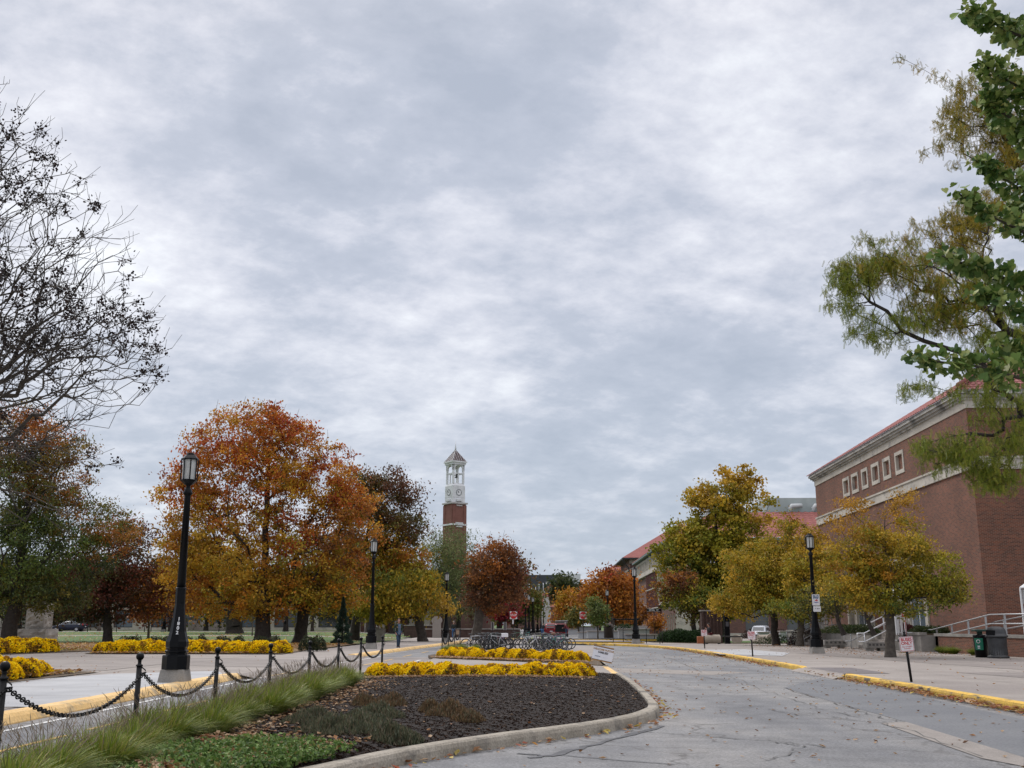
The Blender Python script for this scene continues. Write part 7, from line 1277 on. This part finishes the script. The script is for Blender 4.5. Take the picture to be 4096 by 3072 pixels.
# ---- vehicles --------------------------------------------------------------------------------------------
def car(kind, lab, x, y, rz, paint, z=0.0, hatch=False):
    r = thing(kind, lab, 'car', (x, y, z), rz); van = kind == 'minivan'; suv = kind == 'sport_utility_vehicle'
    # stations: x, z_bottom, z_belt, z_top, half width at belt, half width at top
    if van: L, W, S = 5.1, 1.0, [(-2.5, .38, .95, .97, .86, .80), (-2.42, .30, 1.0, 1.35, .95, .80), (-2.3, .28, 1.05, 1.72, .98, .76), (-1.0, .26, 1.03, 1.78, 1.0, .78), (.3, .26, 1.0, 1.77, 1.0, .78), (.9, .26, .99, 1.62, 1.0, .76), (1.55, .26, .98, 1.12, .98, .82), (1.75, .26, .96, 1.03, .97, .80), (2.3, .28, .86, .90, .92, .78), (2.52, .32, .72, .74, .80, .70)]; wx = (-1.55, 1.52); wr = .34
    elif suv: L, W, S = 4.5, .92, [(-2.2, .42, .95, .97, .84, .80), (-2.14, .32, 1.02, 1.25, .90, .80), (-1.9, .30, 1.05, 1.62, .92, .70), (-.8, .28, 1.03, 1.68, .92, .72), (.3, .28, 1.0, 1.64, .92, .70), (1.1, .28, .98, 1.08, .91, .76), (1.3, .28, .96, 1.0, .90, .78), (1.95, .30, .88, .92, .86, .76), (2.25, .36, .72, .74, .76, .70)]; wx = (-1.35, 1.38); wr = .35
    else: L, W, S = 4.7, .88, [(-2.3, .42, .88, .90, .76, .72), (-2.2, .28, .95, .98, .84, .74), (-1.75, .24, .97, 1.02, .87, .74), (-1.55, .22, .95, 1.08, .88, .66), (-.95, .20, .93, 1.38, .88, .60), (-.2, .20, .92, 1.42, .88, .60), (.35, .20, .90, 1.36, .88, .60), (1.05, .20, .89, .95, .87, .72), (1.2, .20, .87, .91, .86, .74), (1.9, .22, .76, .80, .82, .70), (2.28, .28, .60, .62, .70, .64)]; wx = (-1.45, 1.42); wr = .31
    def sec(st):
        X, zb, zl, zt, wl, wt = st; h = zl - zb; half = [(wl * .80, zb), (wl * .97, zb + .10 * h / .7), (wl, zb + .45 * h), (wl * .995, zl - .05), (wl * .96, zl), (wt + (wl * .96 - wt) * .12, zt - (zt - zl) * .14), (wt * .86, zt - .0), (wt * .4, zt + .02)]
        return [(X, -a, c) for a, c in half] + [(X, a, c) for a, c in half[::-1]]
    b = MB(); rows = [b.vv(sec(s)) for s in S]; n = 16; b.smooth = True
    for i in range(len(rows) - 1):
        for j in range(n): b.ff((rows[i] + j, rows[i + 1] + j, rows[i + 1] + (j + 1) % n, rows[i] + (j + 1) % n))
    b.smooth = False; b.ff(range(rows[0] + n - 1, rows[0] - 1, -1)); b.ff(range(rows[-1], rows[-1] + n)); body = b.build('body', paint, r, uv=False)
    def lerpS(X):
        for a, c in zip(S, S[1:]):
            if a[0] <= X <= c[0]: t = (X - a[0]) / (c[0] - a[0]); return [X] + [a[k] + (c[k] - a[k]) * t for k in range(1, 6)]
        return list(S[-1])
    GL = mat('car_glass', (.03, .04, .045), .06, spec=.9)
    def side(a, c, lo=.10, hi=.80):
        for sg in (-1, 1):
            b = MB(); N_ = 5; pr = None
            for i in range(N_ + 1):
                X = a + (c - a) * i / N_; q = lerpS(X); zl, zt, wl, wt = q[2], q[3], q[4] * .96, q[5]; w2 = wt + (wl - wt) * .12; H_ = zt - (zt - zl) * .14 - zl
                P_ = lambda t: (X, sg * (wl + (w2 - wl) * t + .012), zl + H_ * t); k = b.vv([P_(lo), P_(hi if H_ > .3 else lo + .02)])
                if pr is not None: b.ff((pr, k, k + 1, pr + 1) if sg < 0 else (pr, pr + 1, k + 1, k))
                pr = k
            b.build('side_window', GL, r, uv=False)
    def cross(a, c, ins=.10, name='windscreen', up=.015):
        b = MB(); q0, q1 = lerpS(a), lerpS(c); f = lambda q, s: (q[0] + (up if c > 0 else -up), s * (q[5] * .86 - ins), q[3] + up * 1.2); k = b.vv([f(q0, -1), f(q0, 1), f(q1, 1), f(q1, -1)]); b.ff((0, 3, 2, 1), k); b.build(name, GL, r, uv=False)
    if van: side(.95, .38); side(.30, -.85); side(-.95, -2.05); cross(.95, 1.52, .0); b = MB(); b.quad((-2.45, -.72, 1.15), (-2.45, .72, 1.15), (-2.35, .66, 1.62), (-2.35, -.66, 1.62)); b.build('rear_window', GL, r, uv=False)
    elif suv: side(.9, .15); side(.05, -.85); side(-.95, -1.75); cross(.42, 1.05, .02); b = MB(); b.quad((-2.20, .68, 1.10), (-2.20, -.68, 1.10), (-2.0, -.58, 1.56), (-2.0, .58, 1.56)); b.build('rear_window', GL, r, uv=False)
    else: side(.75, -.10); side(-.18, -.98, .10, .80); side(-1.02, -1.3, .12, .75); cross(.42, 1.0, .0); cross(-1.50, -1.0, .0, 'rear_window', -.015)
    for X in wx:
        for sg in (-1, 1):
            b = MB(); y0 = sg * (W - .02); b.tube([(X, y0 - sg * .20, wr), (X, y0 + sg * .012, wr)], wr + .05, 20); b.build('wheel_arch', mat('arch_black', (.01, .01, .01), .8), r, uv=False); b = MB(); b.tube([(X, y0 - sg * .18, wr), (X, y0 + sg * .03, wr)], [wr, wr], 20); w = b.build('wheel', mat('rubber'), r, uv=False)
            b = MB(); b.tube([(X, y0, wr), (X, y0 + sg * .036, wr)], wr * .62, 14)
            for i in range(5): a = i * math.pi * .4; b.tube([(X, y0 + sg * .04, wr), (X + math.cos(a) * wr * .58, y0 + sg * .045, wr + math.sin(a) * wr * .58)], .035, 4)
            b.build('rim', mat('rim_alloy', (.45, .46, .48), .3, .8), w, uv=False)
    xf = S[-1][0]; hl = mat('headlight_glass', (.62, .64, .66), .15); tl = mat('tail_red', (.35, .01, .015), .25); zf = S[-1][2]
    for sg in (-1, 1):
        b = MB(); b.ball((xf - .22, sg * (S[-1][4] - .06), zf - .06), (.20, .17, .085), 10, 6); b.build('headlight', hl, r, uv=False); b = MB(); b.bbox(S[0][0] - .03, S[0][0] + .12, *(sorted((sg * .62, sg * .86))), .86, 1.08 if not suv else 1.12, .02); b.build('tail_light', tl, r, uv=False)
        b = MB(); b.ball((.85 if not van else 1.15, sg * (W + .10), 1.0 if not van else 1.08), (.07, .12, .08), 8, 6); b.build('mirror', paint, r, uv=False)
    b = MB(); b.box(xf - .03, xf + .015, -.42, .42, zf - .20, zf - .06); b.box(xf - .08, xf + .02, -.6, .6, .34, .44); b.build('grille', mat('grille_dark', (.02, .02, .022), .4), r, uv=False); b = MB(); b.box(xf - .02, xf + .022, -.30, .30, zf - .145, zf - .115); b.build('grille_bar', mat('bike_chrome'), r, uv=False)
    b = MB(); b.box(S[0][0] - .07, S[0][0] + .1, -.78, .78, .40, .60); b.build('rear_bumper', paint, r, uv=False); b = MB(); b.box(S[0][0] - .085, S[0][0] - .071, -.18, .18, .62, .74); b.build('number_plate', SIGNW, r, uv=False)
    if hatch:
        b = MB(); b.box(-2.30, -2.16, -.78, .78, .62, 1.52); b.build('open_boot', mat('boot_dark', (.008, .008, .009), .9), r, uv=False); b = MB(); b.M = Matrix.Translation((-2.0, 0, 1.70)) @ Matrix.Rotation(R(18), 4, 'Y'); b.bbox(-1.05, .05, -.78, .78, -.03, .03, .01); b.M = None; b.build('raised_hatch', mat('hatch_grey', (.36, .35, .34), .4), r, uv=False)
    return r
p = at(760, 630, 133); car('minivan', 'silver-white minivan parked facing the drive behind the middle bus sign', p.x, 133, R(-112), mat('silver_paint', (.50, .52, .55), .22, .35), gz(p.x, 133) + .1)
p = at(68.5, 630, 151.5); car('sedan', 'dark blue sedan on the far side street behind the left lawn', p.x, 151.5, R(180), mat('navy_paint', (.008, .012, .030), .15, .2), gz(p.x, 151) + .11)
p = at(551.2, 630, 142); car('sport_utility_vehicle', 'red sport utility vehicle seen from behind beyond the bicycles', p.x, 142, R(88), mat('red_paint', (.20, .010, .016), .2, .2), .02)
p = at(560.8, 630, 139); car('sport_utility_vehicle', 'dark red vehicle with its rear hatch raised beside the red one', p.x, 140, R(90), mat('red_paint'), .02, True)
# ================================================================== PEOPLE
SKIN = mat('skin', (.48, .26, .19), .55); HAIRM = mat('dark_hair', (.03, .018, .012), .7); GREYH = mat('grey_hair', (.35, .33, .31), .7)
def skin_mesh(name, chains, m, parent, sub=1):
    V = []; E = []; Rr = []; key = {}
    for ch in chains:
        prev = None
        for (p, r) in ch:
            k = tuple(round(c, 4) for c in p)
            if k not in key: key[k] = len(V); V.append(p); Rr.append(r)
            i = key[k]
            if prev is not None and prev != i: E.append((prev, i))
            prev = i
    me = bpy.data.meshes.new(name); me.from_pydata(V, E, []); o = bpy.data.objects.new(name, me); COL.objects.link(o); o.modifiers.new('Skin', 'SKIN')
    if not me.skin_vertices: return o
    for i, r in enumerate(Rr): me.skin_vertices[0].data[i].radius = r if isinstance(r, tuple) else (r, r)
    me.skin_vertices[0].data[0].use_root = True; s = o.modifiers.new('s', 'SUBSURF'); s.levels = sub; s.render_levels = sub; me.materials.append(m)
    dg = bpy.context.evaluated_depsgraph_get(); m2 = bpy.data.meshes.new_from_object(o.evaluated_get(dg)); m2.materials.clear(); m2.materials.append(m); m2.name = name
    m2.polygons.foreach_set('use_smooth', [True] * len(m2.polygons)); o.modifiers.clear(); o.data = m2; o.parent = parent; return o
def person(lab, loc, rz, hips, knees, ankles, elbows, wrists, lean=0, top=None, bottom=None, shirt=None, hair=HAIRM, hair_r=1.0, seated=False, hip_z=.93, shoes=None, hat=None, head_turn=0):
    r = thing('person', lab, 'person', loc, rz); hz_ = hip_z; sh = hz_ + .50; fx = lean; pel = (0, 0, hz_); ch = (fx * .7, 0, hz_ + .32); nk = (fx, 0, hz_ + .56); hd = (fx + .03, 0, hz_ + .70)
    body = [[(pel, (.13, .15)), ((fx * .3, 0, hz_ + .14), (.11, .13)), (ch, (.12, .16)), (nk, (.055, .055)), ((fx + .01, 0, hz_ + .60), (.05, .05))]]
    legs = []; arms = []; cl_l = []; cl_a = []
    for s, kn, an in zip((-1, 1), knees, ankles):
        hp = (0, s * .09, hz_ - .04); K = (kn[0], s * .10 + kn[1], kn[2]); A_ = (an[0], s * .09 + an[1], an[2]); md = tuple((a + c) / 2 for a, c in zip(K, A_)); toe = (A_[0] + .15, A_[1] + s * .02, max(.03, A_[2] - .05)); body.append([(pel, (.13, .15)), (hp, .085), (K, .055), (md, .05), (A_, .036), ((A_[0] + .01, A_[1], max(.035, A_[2] - .045)), .036), (toe, .03)])
        cl_l.append([(pel, (.145, .165)), (hp, .098), (tuple((a + c) / 2 for a, c in zip(hp, K)), .085), (K, .070), (md, .062), ((A_[0], A_[1], A_[2] + .02), .056)])
    for s, el, wr_ in zip((-1, 1), elbows, wrists):
        S_ = (fx, s * .18, hz_ + .49); E_ = (fx + el[0], s * (.22 + el[1]), hz_ + .49 + el[2]); W_ = (fx + wr_[0], s * (.22 + wr_[1]), hz_ + .49 + wr_[2]); d = (Vector(W_) - Vector(E_)).normalized(); palm = Vector(W_) + d * .06; pc = Vector(W_) + d * .09
        body.append([(ch, (.12, .16)), (S_, .055), (E_, .042), (W_, .028), (tuple(palm), (.018, .036)), (tuple(pc), (.016, .036))])
        up = Vector((1, 0, 0)) if abs(d.x) < .8 else Vector((0, 0, 1)); sd = d.cross(Vector((0, 1, 0))).normalized() if abs(d.y) < .8 else up
        for i, L_ in enumerate((.062, .072, .066, .05)):
            b0 = pc + sd * (.027 - i * .018); t1 = b0 + d * L_ * .55; t2 = t1 + (d * .8 - Vector((0, s, 0)) * .6).normalized() * L_ * .5; body.append([(tuple(pc), (.016, .036)), (tuple(b0 + d * .012), .010), (tuple(t1), .009), (tuple(t2), .007)])
        tb = Vector(W_) + d * .03 + sd * .03; body.append([(tuple(palm), (.018, .036)), (tuple(tb), .011), (tuple(tb + (d + sd * .5).normalized() * .045), .008)])
        cl_a.append([(ch, (.145, .185)), (S_, .072), (tuple((a + c) / 2 for a, c in zip(S_, E_)), .062), (E_, .056), (tuple(Vector(E_).lerp(Vector(W_), .9)), .044)])
    skin_mesh('body', body, SKIN, r); head = MB(); H0 = Vector(hd); n, m_ = 16, 12; P_ = []
    ct, st_ = math.cos(head_turn), math.sin(head_turn)
    for i in range(m_ + 1):
        t = math.pi * i / m_; z = -math.cos(t); rr = math.sin(t)
        for j in range(n):
            a = 2 * math.pi * j / n; x = rr * math.cos(a) * .098; y = rr * math.sin(a) * .076; zz = z * .122
            if zz < 0: k_ = 1 - .35 * (-zz / .122) ** 1.5; y *= k_; x = x * (.85 + .15 * k_) + (.012 if x > 0 else 0)
            if math.cos(a) > .85 and -.3 < z < .15: x += .018 * (1 - abs(z + .1) * 3)              # nose
            if math.cos(a) > .5 and .05 < z < .35 and abs(math.sin(a)) > .2: x -= .008                # eye sockets
            P_.append((H0.x + x * ct - y * st_, H0.y + x * st_ + y * ct, H0.z + .03 + zz))
    k = head.vv(P_); head.smooth = True
    for i in range(m_):
        for j in range(n): head.ff((i * n + j, i * n + (j + 1) % n, (i + 1) * n + (j + 1) % n, (i + 1) * n + j), k)
    head.tube([(H0.x - .01, 0, H0.z - .14), (H0.x - .005, 0, H0.z - .04)], .055, 8)
    for s in (-1, 1): head.ball((H0.x - .005 * ct, H0.y + s * .078, H0.z + .03), (.018, .010, .03), 6, 5)
    hdo = head.build('head', SKIN, r, uv=False); b = MB()
    F = lambda x, y, z: (H0.x + x * ct - y * st_, H0.y + x * st_ + y * ct, H0.z + .03 + z)
    for s in (-1, 1): b.ball(F(.090, s * .030, .018), (.008, .011, .006), 6, 4); b.ball(F(.096, s * .032, .038), (.006, .018, .004), 6, 4)
    b.build('eyes', mat('eye_dark', (.03, .02, .018), .4), hdo, uv=False); b = MB(); b.ball(F(.090, 0, -.055), (.008, .024, .005), 8, 4); b.build('mouth', mat('lip', (.30, .10, .09), .5), hdo, uv=False)
    if hair: b = MB(); b.ball(F(-.014, 0, .030), (.100 * hair_r, .084 * hair_r, .108 * hair_r), 14, 9); b.ball(F(.035, 0, .085), (.062, .07, .035), 10, 6); b.build('hair', hair, r, uv=False)
    jack = [[(pel, (.145, .165)), ((fx * .3, 0, hz_ + .14), (.135, .165)), (ch, (.145, .185)), ((fx * .95, 0, hz_ + .50), (.075, .085)), (nk, (.062, .065))]] + cl_a
    if not seated: jack[0].insert(0, ((0, 0, hz_ - .10), (.155, .175)))
    skin_mesh('jacket', jack, top, r); skin_mesh('trousers', cl_l, bottom, r)
    if shirt:
        b = MB(); k = []
        for i in range(7): z = hz_ - .12 + i * .105; xx = .172 + fx * i / 6 - (.05 if i == 6 else 0) - (.008 if i in (0, 5) else 0); k.append(b.vv([(xx - .035, -.085, z), (xx, -.04, z), (xx + .004, 0, z), (xx, .04, z), (xx - .035, .085, z)]))
        for i in range(6):
            for j in range(4): b.ff((k[i] + j, k[i] + j + 1, k[i + 1] + j + 1, k[i + 1] + j))
        b.build('shirt', shirt, r)
    b = MB()
    for s, an in zip((-1, 1), ankles):
        x, y = an[0], s * .09 + an[1]; z = max(.0, an[2] - .08); pts = [(x - .08, .045), (x + .02, .048), (x + .13, .048), (x + .20, .030)]
        k = b.vv([(q, y - w, z) for q, w in pts] + [(q, y + w, z) for q, w in pts[::-1]] + [(q, y - w * .8, z + h) for (q, w), h in zip(pts, (.10, .11, .065, .04))] + [(q, y + w * .8, z + h) for (q, w), h in zip(pts[::-1], (.04, .065, .11, .10))])
        for i in range(8): b.ff((i, (i + 1) % 8, 8 + (i + 1) % 8, 8 + i), k)
        b.ff(range(8, 16), k); b.ff(range(7, -1, -1), k)
    sh_ = b.build('shoes', shoes or mat('shoe_black', (.02, .02, .022), .5), r, uv=False)
    if shoes is None:
        b = MB()
        for s, an in zip((-1, 1), ankles): x, y = an[0], s * .09 + an[1]; z = max(.0, an[2] - .08); b.box(x - .085, x + .205, y - .05, y + .05, z - .002, z + .025)
        b.build('soles', SIGNW, sh_, uv=False)
    return r
JEAN = nz('dark_denim', (.015, .035, .075), (.03, .06, .11), 12, .85); JEANB = nz('blue_denim', (.03, .09, .22), (.05, .13, .28), 12, .85)
PLAID = brickmat('plaid_shirt', (.03, .07, .16), (.05, .10, .20), (.22, .27, .34), w=.055, h=.05, ms=.006, off=0)
p = G(398, 648.3, .12)
person('man in a dark green jacket and blue plaid shirt walking on the left path', p, R(-62), 0, [(.17, 0, .50), (-.02, 0, .50)], [(.06, .03, .10), (-.10, 0, .09)], [(-.10, .05, -.28), (-.12, .06, -.28)], [(.05, -.02, -.52), (.04, -.03, -.52)], lean=.03, top=nz('green_jacket', (.020, .035, .020), (.032, .05, .03), 10, .9), bottom=JEAN, shirt=PLAID, head_turn=R(-15))
p = G(453.5, 638.6, .12)
w = person('person in a dark coat and blue jeans walking away down the left path', p, R(88), 0, [(.15, 0, .50), (-.04, 0, .50)], [(.12, 0, .09), (-.16, 0, .12)], [(-.02, .04, -.28), (-.04, .03, -.28)], [(.04, .02, -.52), (.05, .02, -.52)], lean=.03, top=nz('black_coat', (.016, .020, .018), (.026, .03, .026), 10, .9), bottom=JEANB, hair=mat('bald_grey', (.30, .26, .22), .6))
b = MB(); r = thing('paper_bag', 'brown paper bag held at the side of the person walking away', 'bag', (p.x + .42, p.y + .03, p.z + .42)); b.box(-.16, .16, -.08, .08, 0, .42); b.build('bag', nz('kraft_paper', (.34, .25, .18), (.42, .31, .23), 6, .8), r); b = MB(); b.tube([(-.08, 0, .42), (-.06, 0, .50), (.06, 0, .50), (.08, 0, .42)], .006, 5); b.build('handle', MATS['kraft_paper'], r)
p = at(610.5, 630, 122); person('man in a dark shirt and jeans standing in the far square', (p.x, 122, .1), R(-120), 0, [(.06, 0, .50), (.0, 0, .50)], [(.04, 0, .09), (-.06, 0, .09)], [(-.04, .04, -.28), (-.04, .04, -.28)], [(.0, .02, -.53), (.02, .02, -.53)], top=nz('navy_top', (.015, .018, .028), (.022, .026, .04), 10, .9), bottom=JEANB, hair=HAIRM)
p = at(542.3, 630, 132); person('man in a black shirt and jeans leaning by the open boot of the red car', (p.x, 132, .03), R(40), 0, [(.06, 0, .50), (.0, 0, .50)], [(.04, 0, .09), (-.04, 0, .09)], [(.06, .04, -.27), (.05, .04, -.27)], [(.28, .02, -.38), (.26, .02, -.40)], lean=.14, top=nz('black_shirt', (.010, .012, .018), (.018, .02, .028), 10, .9), bottom=JEANB, hair=HAIRM)
p = at(566.5, 630, 135); person('person in red beside the raised hatch of the second red car', (p.x, 135.5, .03), R(150), 0, [(.06, 0, .50), (.0, 0, .50)], [(.04, 0, .09), (-.04, 0, .09)], [(.06, .04, -.27), (.05, .04, -.27)], [(.28, .02, -.30), (.26, .02, -.32)], lean=.10, top=nz('dark_red_top', (.10, .012, .016), (.14, .02, .022), 10, .9), bottom=JEAN, hair=GREYH)
p = at(709.3, 640, 88); zg = gz(p.x, 88) + .1
person('seated person in a black coat and dark red trousers on the stone bench', (p.x + .1, 88, zg), R(195), 0, [(.42, 0, .52), (.40, 0, .52)], [(.44, 0, .09), (.36, 0, .09)], [(.10, .04, -.26), (.12, .04, -.26)], [(.32, -.05, -.16), (.30, -.06, -.10)], lean=.10, top=nz('black_coat2', (.012, .012, .015), (.02, .02, .024), 10, .9), bottom=nz('maroon_trousers', (.10, .012, .02), (.14, .02, .03), 10, .9), hair=HAIRM, hair_r=1.1, seated=True, hip_z=.82)
p = at(703.5, 640, 88); r = thing('suitcase', 'small orange-brown suitcase beside the seated person', 'suitcase', (p.x - .3, 87.8, zg)); b = MB(); b.bbox(-.26, .26, -.12, .12, .04, .62, .03); b.build('body', nz('tan_leather', (.30, .09, .03), (.38, .13, .05), 6, .6), r); b = MB(); b.tube([(-.1, 0, .62), (-.08, 0, .70), (.08, 0, .70), (.1, 0, .62)], .012, 5); b.build('handle', BLACK, r)
